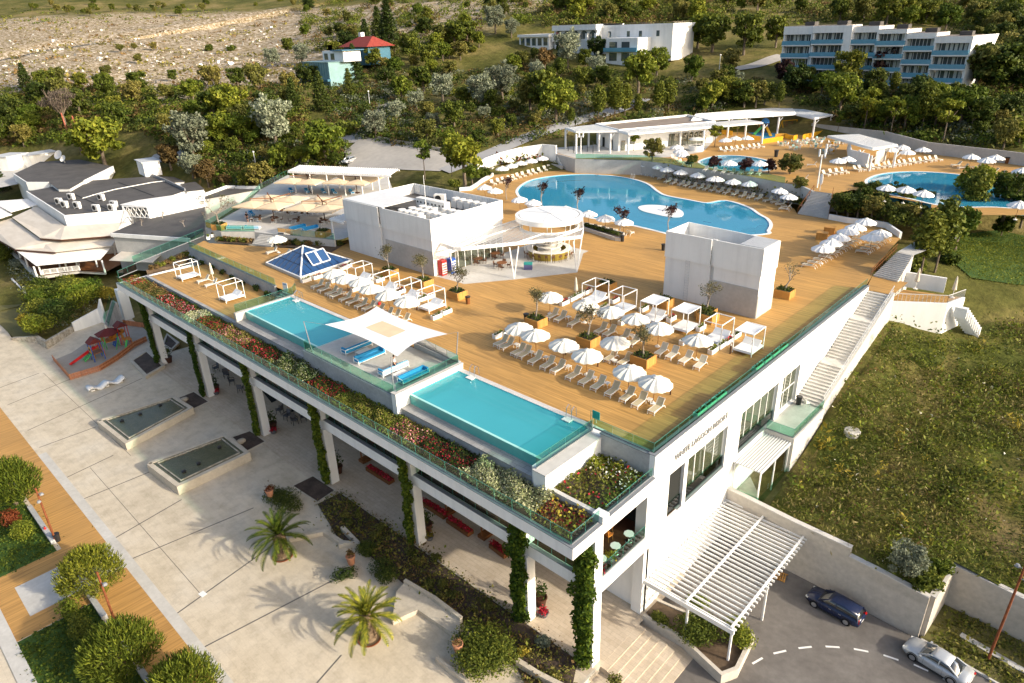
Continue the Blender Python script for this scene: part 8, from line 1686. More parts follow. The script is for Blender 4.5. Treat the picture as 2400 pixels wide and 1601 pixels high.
aw4=awn([('B',715,755,6.2),('B',915,612,7.6),('B',1160,625,7.6),('B',1000,770,6.2)])
awn([('B',-60,370,10.2),('B',180,352,10.4),('B',245,392,10.2),('B',70,440,9.9)],m='awning_white');awn([('B',-60,415,9.8),('B',0,405,9.8),('B',80,455,9.5),('B',-60,500,9.3)],m='awning_white')
b=MB()
for Q,z in((aw1,0),(aw2,0)):
 for p,q in((Q[-3],Q[-2]),(Q[-2],Q[-1])):b.bar((p[0],p[1],p[2]-.25),(q[0],q[1],q[2]-.25),.2,.3)
b.build('awning_beam',MT['dark_wood'],rs)
b=MB();b.wallrun([PXY('B',30,640,4),PXY('B',260,860,3.0),PXY('B',520,820,3.0),PXY('B',690,830,3)],2.4,3.0,.4);b.build('veranda_plinth',MT['pale_conc'],rs)
VF=[PXY('B',-60,620,3),PXY('B',30,640,3),PXY('B',262,860,3),PXY('B',520,825,3),PXY('B',690,835,3),PXY('B',950,700,3),PXY('B',900,560,3),PXY('B',400,560,3),PXY('B',-60,450,3)]
f_=sheet('veranda_floor',VF,3.0,MT['brown_wood']);f_.parent=rs;f_.location=-Vector((-170,48,4))
for x,y,x2,y2,z in((275,860,258,800,5.4),(245,870,235,790,5.3),(445,830,430,775,5.5),(515,820,497,768,5.5),(690,835,665,755,5.5),(640,800,640,750,5.6),(395,800,390,780,5.6),(520,790,515,770,5.6),(755,720,742,660,6.7),(135,740,125,690,6.6),(185,800,180,740,6.0)):
 p=P('B',x,y,3.0);b=MB();b.tube(p,(p[0],p[1],z),.17,n=10);b.build('veranda_column',MT['white'],rs)
t=thing('white_balustrade','white picket balustrade along the restaurant veranda','railing',P('B',290,855,3));b=MB();p,q=Vector(P('B',285,850,3)),Vector(P('B',525,822,3));n=40
for i in range(n+1):u=p.lerp(q,i/n);b.bar(u,u+Vector((0,0,1)),.06 if i%8 else .16)
b.bar(p+Vector((0,0,1)),q+Vector((0,0,1)),.1);b.bar(p+Vector((0,0,.12)),q+Vector((0,0,.12)),.1);b.build('pickets',MT['white_paint'],t)
q=MB();q.wallrun([PXY('B',30,660,1.5),PXY('B',250,880,1.5)],-.5,2.6,.35);q.wallrun([PXY('A',130,250,1),PXY('A',280,410,.5)],-.5,.9,.3);q.wallrun([PXY('A',75,310,.8),PXY('A',180,425,.5)],-.5,.7,.3);tag(q.build('garden_wall',MT['white']),'stepped white garden walls below the restaurant veranda','wall')
for i,(x,y)in enumerate([(392,390),(430,410),(472,358),(512,415),(636,435),(668,362),(752,410),(740,432)]):inst('air_conditioner',ACU,f'white air-conditioning unit on the dark restaurant roof, {ORD[i]} from the awning side','air conditioner',P('B',x,y,Z1),.35,'units on the restaurant roof',1.7)
for i,(x,y)in enumerate([(1155,425),(1215,400),(1280,405)]):inst('air_handler',CAB,f'grey rooftop cabinet behind the lattice truss, {ORD[i]} from it','air conditioner',P('B',x,y,10.4),.4,'cabinets on the lower dark roof',.8)
for i,(x,y)in enumerate([(1065,480),(930,530),(1210,535),(1340,480)]):
 p=P('B',x,y,10.4);tw=olive_meshes(80+i,40,1.3,'lf_bare',1.0);t=inst('roof_plant',[('twigs',tw[0],[]),('leaves',tw[1],[])],f'dry twiggy plant growing from the lower dark roof, {ORD[i]} from the truss','plant',p,i,'dry plants on the dark roof')
for x,y,s in((400,105,1.4),(425,118,1.0)):
 p=Vector(P('B',x,y,12.8));t=thing('satellite_dish',['large white satellite dish on the rear dark roof','smaller white satellite dish beside the larger one'][s<1.2],'satellite dish',p);n_=Vector((.35,-.7,.5)).normalized();x_=n_.cross(Vector((0,0,1))).normalized();y_=x_.cross(n_)
 b=MB();rings=[[p+Vector((0,0,1.2*s))+n_*(k*k*.35*s)+(x_*math.cos(a*.5236)+y_*math.sin(a*.5236))*k*s for a in range(12)]for k in(.01,.4,.75,1.0)];b.loft(rings,caps=False);b.build('reflector',MT['plastic'],t,True);b=MB();b.tube(p,p+Vector((0,0,1.2*s)),.09);b.bar(p+Vector((0,0,1.2*s)),p+Vector((0,0,1.2*s))+n_*s,.05);b.build('mount',MT['galv'],t)
def hut(Q,z0,z1,label,roof='galv',wall='white',cat='hut'):
 c=sum((Vector(p)for p in Q),Vector((0,0)))/len(Q);t=thing('white_hut',label,cat,(c.x,c.y,z0));b=MB();b.prism(Q,z0-1,z1);b.build('wall',MT[wall],t);b=MB();b.prism(offset(Q,.35),z1,z1+.18);b.build('roof',MT[roof],t)
 p,q=Vector(Q[0]),Vector(Q[1]);d=(q-p).normalized();n_=Vector((d.y,-d.x));b=MB();b.wallrun([tuple(p+d*(q-p).length*.35+n_*.03),tuple(p+d*(q-p).length*.75+n_*.03)],z0+.2,z0+(z1-z0)*.75,.08);b.build('shutter',MT['galv'],t);return t
def quad_at(w,x0,y0,x1,y1,z,dep):p,q=Vector(PXY(w,x0,y0,z)),Vector(PXY(w,x1,y1,z));d=(q-p).normalized();n_=Vector((-d.y,d.x));n_=n_ if n_.y>0 else-n_;return[tuple(p),tuple(q),tuple(q+n_*dep),tuple(p+n_*dep)]
hut(quad_at('B',140,140,345,105,10.6,6),10.6,14.0,'white flat-roofed hut with double shutters behind the satellite dishes');hut(quad_at('B',-40,165,95,135,10.6,6),10.6,14.4,'white hut with large glazed front at the left edge behind the restaurant',wall='white');hut(quad_at('B',950,185,1060,170,13.0,7),13.0,15.6,'small white container-like hut between the dark roofs and the shrubs')
struct(sheet('yard',[PXY('B',-60,200,10.2),PXY('B',90,150,10.4),PXY('B',150,150,10.5),PXY('B',250,130,10.6),PXY('B',90,210,10.4),PXY('B',160,260,10),PXY('B',-60,310,9.8)],10.5,MT['pale_conc']))
glass_run('glass_railing',[PXY('A',1340,40,D),PXY('A',880,225,13.5)],13.6,1.2,'green glass railing at the left end of the roof, above the restaurant awning',zz=[D+.1,13.6])
glass_run('glass_railing',[PXY('A',900,260,13.4),PXY('A',780,310,13.4)],13.4,1.0,'short green glass railing at the left corner of the flower bed')
b=MB();b.prism([PXY('A',1230,130,13.6),PXY('A',1010,225,13.6),PXY('A',960,265,13.6),PXY('A',1140,235,13.6),PXY('A',1230,190,13.6)],12.5,13.7);tag(b.build('planter_block',MT['soil_brown']),'triangular soil bed behind the left daybed, below the glass railing','planting bed')
g9=np.random.default_rng(9)
for i in range(6):f=i/5;p=Vector(PXY('A',1220,165,13.7)).lerp(Vector(PXY('A',1010,250,13.7)),f);shrub('bed_shrub',(p.x,p.y,13.6),(1.1,.8,.7),f'low shrub in the triangular bed behind the left daybed, {ORD[i]} from the deck',['lf_green','lf_brown'][i%2],260,.18,90+i,group='shrubs of the triangular bed',lumps=4)
for i in range(8):f=(i+.5)/8;p=Vector(EDGE_L).lerp(Vector(EDGE_M),f);shrub('wall_plant',(p.x+.3,p.y-.7,LT),(.8,.45,.75),f'dark plant at the foot of the grey wall behind the daybeds, {ORD[i]} from the left','lf_dark',160,.16,110+i,group='plants along the daybed terrace wall',lumps=4)
for i in range(9):f=(i+.3)/9;p=Vector(P('t',350,900,D)).lerp(Vector(P('t',740,925,D)),f);shrub('bed_shrub',tuple(p),(.8,.7,.75),f'low shrub in the bed left of the terrace steps, {ORD[i]} from the left',['lf_olive','lf_green','lf_brown'][i%3],220,.16,130+i,group='shrubs left of the terrace steps',lumps=4)
for i in range(13):f=(i+.3)/13;p=Vector(P('t',1020,945,D)).lerp(Vector(P('t',1780,960,D)),f);shrub('bed_shrub',(p.x,p.y+.4*(i%2),D),(.9,.8,.85),f'low shrub in the bed below the cream parasols, {ORD[i]} from the terrace steps',['lf_olive','lf_green','lf_brown','lf_dark'][i%4],260,.17,150+i,group='shrubs right of the terrace steps',lumps=5)
# ---------------------------------------------------------------- buildings on the hillside
HY=215.5
ht=thing('hotel','long white hotel of stepped units with pale blue glass balconies','hotel',(-68,HY,26))
UN=[(-92.2,-84.0,42.6,37.7,3),(-83.4,-74.9,42.6,38.0,4),(-72.8,-66.3,42.2,37.9,4),(-66.2,-59.1,41.3,37.5,4),(-59.0,-52.0,40.3,36.2,4),(-51.9,-43.9,39.4,35.1,4)]
for i,(x0,x1,zr,zb,nf)in enumerate(UN):
 y0=HY-(0,.7,0,.4,.2,.6)[i]
 b=MB();b.box(x0,x1,y0+1.5,HY+13,zb-3.3*nf,zr-.05);b.build('wall',MT['white'],ht)
 b=MB();b.box(x0-.15,x1+.15,y0-.1,y0+1.5,zb+2.75,zr);b.box(x0-.1,x0+.3,y0+.1,y0+1.5,zb-3.3*(nf-1),zb+2.75);b.box(x1-.3,x1+.1,y0+.1,y0+1.5,zb-3.3*(nf-1),zb+2.75);b.build('parapet',MT['white'],ht)
 b=MB();b.box(x0,x1,y0+.3,HY+12.8,zr,zr+.08);rf=b.build('roof',MT['roof_brown'],ht)
 b=MB();b.prism([(x1-3.6,HY+3),(x1-.8,HY+3),(x1-.8,HY+6),(x1-3.6,HY+6)],zr+.05,zr+1.1);b.build('chimney',MT['felt'],rf)
 for f in range(nf):
  z=zb-3.3*f
  b=MB();b.box(x0+.3,x1-.3,y0+1.44,y0+1.5,z+.1,z+2.7);w_=b.build('window',MT['hotel_glass'],ht)
  b=MB();n=7
  for k in range(n+1):x=x0+.3+(x1-x0-.6)*k/n;b.box(x-.05,x+.05,y0+1.36,y0+1.44,z+.1,z+2.7)
  b.build('frame',MT['white_paint'],w_)
  b=MB();rr=random.Random(i*9+f)
  for k in range(n):
   if rr.random()<.45:x=x0+.4+(x1-x0-.6)*k/n;b.box(x,x+.5,y0+1.38,y0+1.43,z+.1,z+2.6)
  if b.v:b.build('curtain',MT['curtain'],w_)
  b=MB();b.box(x0-.1,x1+.1,y0-.6,y0+1.4,z-.35,z-.05);bal=b.build('balcony',MT['white'],ht)
  b=MB();b.box(x0-.1,x1+.1,y0-.62,y0-.56,z-.04,z+1.05);b.box(x1+.04,x1+.1,y0-.56,y0+1,z-.04,z+1.05);b.build('balcony_glass',MT['hotel_rail'],bal)
b=MB();b.box(-74.9,-72.8,HY-.9,HY+2,24,42.6);b.build('stair_tower',MT['white'],ht);b=MB();b.hexa([(-43.9,HY-.5,24),(-43.6,HY-.5,24),(-43.6,HY+13,24),(-43.9,HY+13,24)],[(-43.9,HY-.7,39.4),(-43.5,HY-.7,39.4),(-40.6,HY+13,39.6),(-43.9,HY+13,39.4)]);b.build('end_wall',MT['white'],ht)
# arched white building
ab=thing('arched_building','white flat-roofed building with a row of round arches on the hillside','building',(-160,215,33))
b=MB();b.box(-180.7,-160.7,216.2,232,33,44.6);b.box(-160.7,-131.7,219,233,33,44.3);b.build('wall',MT['white'],ab);b=MB();b.box(-180.9,-160.5,215.0,232.2,43.6,44.9);b.box(-160.5,-131.5,218.9,233.2,43.4,44.5);b.build('parapet',MT['white'],ab);b=MB();b.box(-180.5,-132,219.3,231.6,44.9,45.0);b.build('roof',MT['roof_brown'],ab)
for k in range(5):
 x=-178.7+k*4.0;b=MB();pts=[(x-1.55,40.2)]+[(x+1.55*math.cos(math.pi*(1-i/10)),41.3+1.75*math.sin(math.pi*i/10))for i in range(11)]+[(x+1.55,40.2)]
 b.face([(p,216.14,z)for p,z in pts]);b.build('arch_window',MT['hotel_glass'],ab)
b=MB()
for k in range(6):x=-180.7+k*4.0;b.box(x-.45+.0,x+.45,214.9,216.1,39.5,42.0)
b.box(-180.9,-160.3,214.9,216.1,42.0+1.1,43.6);b.build('arcade_pier',MT['white'],ab)
b=MB()
for x in(-158,-150,-145,-138):MB().box(x,x+1.2,218.92,218.98,40.6,42.4).build('window',MT['hotel_glass'],ab)
b=MB();b.box(-196.7,-181.6,214,226,34,41.8);b.build('side_wing',MT['white'],ab);b=MB();b.box(-196.9,-181.0,213.2,226,41.2,42.1);b.build('parapet',MT['white'],ab);
for k in range(5):MB().box(-195.8+k*2.9,-193.9+k*2.9,213.9,213.98,38.2,40.8).build('window',MT['hotel_glass'],ab)
b=MB();b.box(-153,-140,211,219.5,30,40.4);b.build('front_wing',MT['white'],ab);b=MB()
for z in(36.6,33.2):
 for x in(-151.6,-146.5):MB().box(x,x+3.2,210.93,210.99,z,z+2.6).build('window',MT['hotel_glass'],ab)
b=MB();b.box(-153.3,-139.7,209.8,211,36.1,36.4);b.box(-153.3,-139.7,209.75,209.85,36.4,37.4);b.build('balcony',MT['hotel_rail'],ab)
hz=thing('white_house','small white flat-roofed house with two arched openings left of the arched building','house',(-210,216,34));b=MB();b.box(-220.3,-200.3,215,224,32,39.0);b.build('wall',MT['white'],hz);b=MB();b.box(-220.6,-200,214.6,224.3,38.9,39.3);b.build('roof',MT['roof_brown'],hz)
for x in(-218.3,-214.8):b=MB();b.face([(x+1.2*math.cos(math.pi*(1-i/8)),214.93,35.6+1.2*math.sin(math.pi*i/8))for i in range(9)]+[(x+1.2,214.93,34),(x-1.2,214.93,34)]);b.build('arch_window',MT['dark'],hz)
b=MB();b.box(-210.6,-209,214.9,214.97,33.6,36.8);b.build('door',MT['hotel_glass'],hz)
# blue house
def at(w,x,y,d):return Vector(PD(w,x,y,d))
c=at('f',745,175,238);bz=c.z;bh=thing('blue_house','pale house with blue-green glazed terrace on the slope left of centre','house',(c.x,c.y,bz));b=MB();b.box(c.x-8,c.x+8,c.y-3,c.y+7,bz-4,bz+4.6);b.build('glazed_front',MT['bluetank'],bh);b=MB();b.box(c.x-2.5,c.x+10,c.y+2,c.y+9,bz+4.6,bz+8.0);b.build('wall',MT['white'],bh);b=MB();b.box(c.x-8.3,c.x+8.3,c.y-3.3,c.y+7.3,bz+4.6,bz+4.75);b.build('roof',MT['bluetank'],bh)
b=MB()
for k in range(12):x=c.x-8+k*1.45;b.box(x-.05,x+.05,c.y-3.1,c.y-3.02,bz-1,bz+4.6)
b.box(c.x-8.4,c.x+8.4,c.y-4.3,c.y-3.05,bz-1.3,bz-.6);b.box(c.x+4,c.x+11,c.y+1,c.y+10,bz+8.0,bz+8.3);b.build('blue_trim',MT['bluepaint'],bh)
for x in(-1.5,2.4):MB().box(c.x+x,c.x+x+2.2,c.y+1.93,c.y+2,bz+5.2,bz+7.2).build('window',MT['hotel_glass'],bh);b=MB();b.box(c.x-1.6,c.x-.6,c.y+4,c.y+5,bz+8,bz+9.8);b.build('chimney',MT['white'],bh)
c=at('f',835,108,255);rz_=c.z;rh=thing('red_roofed_house','house with low red tiled roof and white chimney among dark trees','house',(c.x,c.y,rz_));b=MB();b.box(c.x-7,c.x+8,c.y-4,c.y+6,rz_-6,rz_+.2);b.build('wall',MT['bluepaint'],rh);b=MB();b.hexa([(c.x-8.5,c.y-5.5,rz_+.2),(c.x+9.5,c.y-5.5,rz_+.2),(c.x+9.5,c.y+7.5,rz_+.2),(c.x-8.5,c.y+7.5,rz_+.2)],[(c.x-3,c.y+.8,rz_+3.6),(c.x+5,c.y+.8,rz_+3.6),(c.x+5,c.y+1.2,rz_+3.6),(c.x-3,c.y+1.2,rz_+3.6)]);rf=b.build('roof',MT['rooftile'],rh);b=MB();b.box(c.x-4.2,c.x-2.6,c.y+1.2,c.y+2.8,rz_+2,rz_+5);b.build('chimney',MT['white'],rf)
for x in(-6,0):MB().box(c.x+x,c.x+x+3,c.y-4.06,c.y-4,rz_-2.4,rz_-.6).build('window',MT['hotel_glass'],rh)
# ---------------------------------------------------------------- lanes and car park draped on the ground
def drape(name,pts,w,m,lift=.10,n=5):
 P3=[hit(*p)for p in pts];P3=[p for p in P3 if p];C=catmull([p[:2]for p in P3],n,False);vs=[]
 for i,p in enumerate(C):
  a=Vector(C[max(0,i-1)]);b_=Vector(C[min(len(C)-1,i+1)]);t_=(b_-a).normalized();nn=Vector((-t_.y,t_.x));ww=w if not isinstance(w,(list,tuple))else w[0]+(w[1]-w[0])*i/(len(C)-1)
  vs.append([(p[0]+nn.x*ww/2*k,p[1]+nn.y*ww/2*k)for k in(1,.5,0,-.5,-1)])
 b=MB();b.loft([[(x,y,tz(x,y)+lift+.06)for x,y in r]for r in vs],closed=False,caps=False);struct(b.build(name,MT[m]))
drape('lane',[('f',1020,395),('f',1130,352),('f',1230,310),('f',1330,278),('f',1420,252),('f',1480,228)],4.2,'road_far',.2)
drape('lane',[('f',800,330),('f',835,300),('f',870,262),('f',885,235),('f',870,205)],4.5,'carpark',.2)
drape('lane',[('f',340,370),('f',480,352),('f',640,330),('f',780,318),('f',830,318)],5,'road_far',.2)
drape('lane',[('f',1690,160),('f',1740,150),('f',1800,130)],5.5,'carpark',.2);drape('lane',[('f',2270,265),('f',2330,290),('f',2380,310)],4,'road_far',.2)
CPK=[hit('f',x,y)for x,y in((800,385),(790,350),(830,318),(900,320),(990,345),(1060,365),(1010,395),(930,392),(860,388))]
struct(sheet('car_park',[p[:2]for p in CPK],lambda x,y:tz(x,y)+.22,MT['carpark'],3))
q=MB();p0,p1=hit('f',868,322),hit('f',1030,352);q.wallrun([p0[:2],p1[:2]],[p0[2]-.5,p1[2]-.5],[p0[2]+1.0,p1[2]+1.0],.4);tag(q.build('stone_wall',MT['rubble']),'low pale stone wall along the back of the car park','wall')
for w,x,y,h,l in(('f',470,350,5,'beside the shrubs below the lane'),('f',590,395,5,'among bushes left of the white pergola'),('f',850,250,5,'beside the winding lane'),('f',590,400,4.5,'x'),('f',1650,175,6,'left of the long hotel')):
 if l=='x':continue
 p=hit(w,x,y);t=thing('street_lamp',f'slim pale street lamp {l}','street lamp',p);b=MB();b.tube(p,(p[0],p[1],p[2]+h),.11,.08);b.build('post',MT['galv'],t);b=MB();b.lathe([(0,-.25),(.28,0),(.2,.25),(0,.3)],(p[0],p[1],p[2]+h),10);b.build('lamp_globe',MT['plastic'],t)
for x,y,l in((152,292,'nearer'),(177,300,'second')):
 p=hit('f',x+3,y+12);t=thing('red_post',f'tall thin reddish post below the bare grey tree, {l} from the left','post',p);b=MB();b.tube((p[0],p[1],p[2]-1),(p[0]-.8,p[1],p[2]+6.0),.24,.2);b.build('post',plain('red_brown_post_'+l,(.36,.10,.06),.7),t);b=MB();b.cbox(p,(.8,.8,.3));b.build('base',MT['pale_conc'],t)
 # ---------------------------------------------------------------- trees
def tree_meshes(kind,seed):
 g=np.random.default_rng(seed);r=random.Random(seed);b=MB();B=[]
 def lumps(n,cx,cy,cz,R,H,s0,s1,bias=0):
  for i in range(n):
   d=g.normal(size=3);d/=np.linalg.norm(d);d[2]=d[2]*.9+bias;q=g.uniform(.55,1.0);s=g.uniform(s0,s1)
   B.append((cx+d[0]*R*q,cy+d[1]*R*q,cz+d[2]*H*q,s*R,s*R*g.uniform(.8,1.1),s*R*g.uniform(.6,.85)))
 if kind in('broad','bright','silver','dark','purple','brown','olive'):
  R,H=3.3,2.7;cz=4.4
  B.append((0,0,cz,R*.6,R*.6,H*.62));lumps(26,0,0,cz,R*.82,H*.85,.22,.42,.08);lumps(9,0,0,cz-1.6,R*.8,1.2,.25,.38);n,ls=3000,.34
  b.path([(0,0,-1),(.1,0,1.5),(0,.1,3.2)],.28,.18,8)
  for i in range(7):a=i*.9;b.path([(0,0,2.2),(1.0*math.cos(a),1.0*math.sin(a),3.6),(2.2*math.cos(a),2.2*math.sin(a),4.8)],.12,.04,5)
  if kind=='silver':n,ls=3200,.27;lumps(12,0,0,cz+.6,R,H,.12,.22)
 elif kind=='tall':
  for i in range(30):z=2.4+i*.19;w=(1-abs((z-5)/4.2)**1.7)*1.7;a=i*2.4;B.append((w*.55*math.cos(a),w*.55*math.sin(a),z,w*.55+.22,w*.55+.22,.6))
  n,ls=2100,.30;b.path([(0,0,-1),(.05,0,2),(0,0,6)],.15,.05,7)
 elif kind=='young':
  lumps(16,0,0,4.2,1.35,1.5,.3,.5);n,ls=1100,.27;b.path([(0,0,-.5),(0.05,0,2),(0,0,4)],.1,.05,6)
  for i in range(6):a=i*1.05;b.tube((0,0,2.6),(1.0*math.cos(a),1.0*math.sin(a),4.2),.05,.02,5)
 elif kind=='conifer':
  for i in range(46):k=i/46;z=.8+k*7.6;w=(1-k)**.85*2.5;a=i*2.4;B.append((w*.72*math.cos(a),w*.72*math.sin(a),z-w*.12,.42+w*.26,.42+w*.26,.34))
  B.append((0,0,4,.9,.9,3.4));n,ls=2800,.27;b.path([(0,0,-1),(0,0,4),(0,0,8.2)],.2,.05,7)
 elif kind=='bush':
  lumps(13,0,0,.9,1.25,.75,.35,.55,.1);B.append((0,0,.6,1.2,1.2,.7));n,ls=900,.27;b.tube((0,0,-.5),(0,0,1),.1,.05,5)
 elif kind=='bare':
  lumps(22,0,0,5.4,2.5,2.3,.2,.36);n,ls=1500,.2
  b.path([(0,0,-1),(0.1,0,2),(0,0,3)],.22,.15,7)
  for i in range(16):a=i*2.4;e=r.uniform(.6,1.2);b.path([(0,0,2.6),(1.1*math.cos(a),1.1*math.sin(a),3.6+e),(2.3*math.cos(a)*r.uniform(.5,1),2.3*math.sin(a)*r.uniform(.5,1),5.2+2*e)],.09,.02,5)
 V,F=blob_leaves(B,n,ls,g,.9,.2,.55)
 if kind=='bare':
  C=V.reshape(-1,4,3);c=C.mean(1,keepdims=True);C=c+(C-c)*np.array([.55,.55,1.6]);V=C.reshape(-1,3)
 lf={'broad':'lf_green','bright':'lf_bright','silver':'lf_silver','dark':'lf_dark','purple':'lf_purple','brown':'lf_brown','olive':'lf_olive','tall':'lf_green','young':'lf_bright','conifer':'lf_dark','bush':'lf_green','bare':'lf_bare'}[kind]
 return b.mesh('trunk',MT['bark']),np_mesh('crown',V,F,MT[lf])
KINDS={k:[tree_meshes(k,1000+17*i+s)for s in range(3 if k in('broad','bright','olive','silver','dark')else 2)]for i,k in enumerate(('broad','bright','silver','dark','purple','brown','olive','tall','young','conifer','bush','bare'))}
KH={'broad':7.6,'bright':7.6,'silver':7.6,'dark':7.6,'purple':7.6,'brown':7.6,'olive':7.6,'tall':8.6,'young':5.9,'conifer':8.6,'bush':1.9,'bare':8.2}
KN={'broad':('broadleaf_tree','green bushy tree'),'bright':('broadleaf_tree','bright green leafy tree'),'silver':('silver_tree','silvery tree'),'dark':('broadleaf_tree','dense dark green tree'),'purple':('purple_tree','purple-leaved tree'),'brown':('brown_bush','brownish dry bush'),'olive':('broadleaf_tree','olive scrubby tree'),'tall':('slender_tree','upright green tree'),'young':('young_tree','young pale tree'),'conifer':('conifer','dark conical conifer'),'bush':('bush','rounded green bush'),'bare':('bare_tree','leafless grey tree')}
TREES=[]
def tr(kind,w,x,y,h,z=None):
 p=hit(w,x,y)if z is None else P(w,x,y,z)
 if p:TREES.append((kind,p,h/KH[kind]))
 # trees one can tell apart: (kind, window, base x, base y, height in metres)
for a in[('conifer',1,190,610,10),('dark',1,110,900,13),('dark',1,300,760,12),('dark',1,560,800,11),('broad',1,760,700,10),('broad',1,960,660,9),('bare',1,460,900,15),('broad',1,20,980,10),('olive',1,170,1010,9),('bright',1,730,1150,17),('bright',1,560,1060,9),('silver',1,1340,1110,14),('silver',1,1900,1010,14),('bright',1,1600,860,13),('broad',1,1480,860,11),('bright',1,1530,1000,10),('bright',1,1680,1000,10),('conifer',1,2030,780,10),('conifer',1,2220,760,12),('olive',1,1180,960,9),('brown',1,1180,1170,8),('brown',1,1440,1290,8),('brown',1,1560,1300,5),('bright',1,2240,1130,12),('olive',1,1800,1290,8),('bright',1,1940,1190,8),('bright',1,2100,1150,7),('silver',1,1330,1230,7),('broad',1,1690,1300,5),('broad',1,1200,560,5),('olive',1,830,360,5),('olive',1,930,350,4.5),('olive',1,1060,350,5),('olive',1,960,440,5),('olive',1,740,540,6),('bush',1,1440,350,3),('bush',1,1590,350,3),('silver',1,1880,470,9),('silver',1,2080,440,9),('broad',1,1990,370,8),('dark',1,2120,590,9),('broad',1,2220,580,8),('broad',2,60,500,9),('dark',2,130,420,12),('conifer',2,180,380,13),('broad',1,2300,420,9),('dark',2,30,330,8),('broad',2,230,480,9),('olive',1,620,110,6),('olive',1,400,90,7),('olive',1,1400,80,6),('conifer',1,20,1320,9),('conifer',2,330,300,17),('conifer',2,260,260,13),('dark',2,580,250,9),('broad',2,780,330,12),('olive',2,690,330,10),('broad',2,870,300,10),('silver',2,1060,230,12),('silver',2,1170,260,8),('bright',2,700,420,8),('broad',2,480,420,11),('broad',2,620,470,9),('conifer',2,100,560,12),('conifer',2,60,660,9),('bright',2,420,700,9),('broad',2,570,640,10),('silver',2,700,700,9),('silver',2,960,730,10),('silver',2,1110,690,12),('silver',2,1010,740,7),('silver',2,380,830,7),('silver',2,520,760,6),('silver',2,240,950,8.5),('olive',2,590,990,7.5),('broad',2,780,880,8.5),('bright',2,740,1010,5),('broad',2,940,1010,5),('broad',2,1080,940,5),('broad',2,1170,880,4.5),('olive',2,1340,880,5),('broad',2,1400,780,13),('bright',2,1475,850,13),('olive',2,1300,760,10),('tall',2,1580,860,5),('brown',2,1400,480,9),('dark',2,1520,420,8),('silver',2,1560,470,13),('dark',2,1760,420,9),('broad',2,1680,470,7),('silver',2,1750,560,9),('bright',2,2040,650,14),('olive',2,2230,400,12),('bright',2,2170,520,10),('bright',2,1190,510,8),('tall',2,1770,830,9),('tall',2,1880,820,11),('tall',2,1950,800,9),('tall',2,2180,780,9),('tall',2,2250,770,10),('tall',2,2040,800,6),('dark',2,1330,420,5),('olive',2,1250,480,8),('dark',2,160,800,4),('bush',2,50,920,4),('bright',3,100,330,13),('broad',3,200,360,15),('broad',3,420,380,14),('broad',3,640,330,11),('broad',3,1080,150,9),('olive',3,1240,150,10),('broad',3,1400,180,12),('bright',3,1560,200,9),('bright',3,1800,230,11),('olive',3,2000,180,10),('broad',3,2200,200,11),('olive',3,330,500,8),('bright',3,60,560,9),('dark',3,760,650,10),('purple',3,700,590,8),('dark',3,830,610,7),('purple',3,1380,560,13),('purple',3,1480,560,10),('broad',3,1120,620,12),('bright',3,950,660,8),('dark',3,1300,700,9),('bright',3,1080,780,11),('tall',3,660,740,7),('dark',3,560,720,7),('broad',3,300,720,9),('bright',3,200,760,9),('broad',3,420,740,9),('olive',3,500,740,8),('bright',3,150,780,6),('young',3,1245,900,10),('young',3,1430,930,9),('young',3,1790,980,10),('tall',3,1640,900,11),('bright',3,1520,900,9),('bright',3,1900,880,11),('broad',3,1990,900,9),('bright',3,1730,880,9),('olive',3,2010,640,14),('broad',3,2150,640,15),('dark',3,2300,560,13),('brown',3,1640,600,8),('olive',3,2200,1030,7),('bright',3,2310,990,5),('young',3,1065,910,5),('bright',3,1290,860,8),('dark',3,1160,880,7),('bright',3,1390,880,7),('dark',3,2320,640,8)]:tr(*a)
# garden and pool trees on known levels
for a in[('olive',2,2140,1110,6.2,UT),('young',3,220,1010,5.5,UT),('young',3,370,960,5,UT),('olive',3,735,1210,5.2,UT-.3),('olive',3,800,1330,4,16.5),('young',2,2010,1040,4.8,UT),('dark',3,60,1150,3.2,UT),('purple',3,215,1170,3.4,UT),('purple',3,425,1190,3.6,UT),('purple',3,590,1190,3.4,UT),('bright',2,850,1240,11,15.5),('young',2,575,1210,7.5,16.5),('young',2,760,1200,5,16.5),('bright',2,900,1260,4.5,15.6),('bush',2,985,1215,2.2,15.4),('bush',2,780,1280,1.8,15.2),('tall',3,1960,1560,9.5,13.5),('bright',6,40+0,0,1,None)][:-1]:tr(*a)
for a in[('tall',6,1640,300,8.6,14.2),('tall',6,1740,280,9.5,13.8),('bright',3,1990,1440,8.5,14.6),('broad',3,2210,1490,8,15.2),('olive',3,2330,1540,5,14.5),('bright',6,1880,120,7,13.5)]:tr(*a)
BH=[('R',1180,150,3.2),('R',1350,175,3.0),('R',1500,200,3.2),('R',1700,230,3.2),('R',1900,260,2.6),('v',120,1130,3.4),('v',250,1050,3.2),('v',420,1060,3.2),('v',560,1040,3.0),('v',700,1120,3.2),('v',860,1110,3.0),('v',1000,1090,2.6),('v',330,1150,3.0),('v',80,990,2.8),('v',560,1260,2.4),('v',760,1300,2.4)]
for i,(w,x,y,h)in enumerate(BH):TREES.append((['dark','broad','dark','olive'][i%4]if h>2.5 else 'olive',P(w,x,y,15.7),h/5.6))
for x,y in((1520,270),(1590,300),(1830,240),(1460,290)):TREES.append(('bush',hit(6,x,y)or P(6,x,y,13),1.1))
for x,y in((1280,640),(1430,770)):pass
TREES.append(('silver',hit(9,1400,870)if False else(-6.6,51.6,3.6),.48));TREES.append(('bush',P(9,1690,900,3.4),1.0));TREES.append(('bright',P(9,1760,830,3.4),.3));TREES.append(('bush',P(6,2200,20,13),1.3))
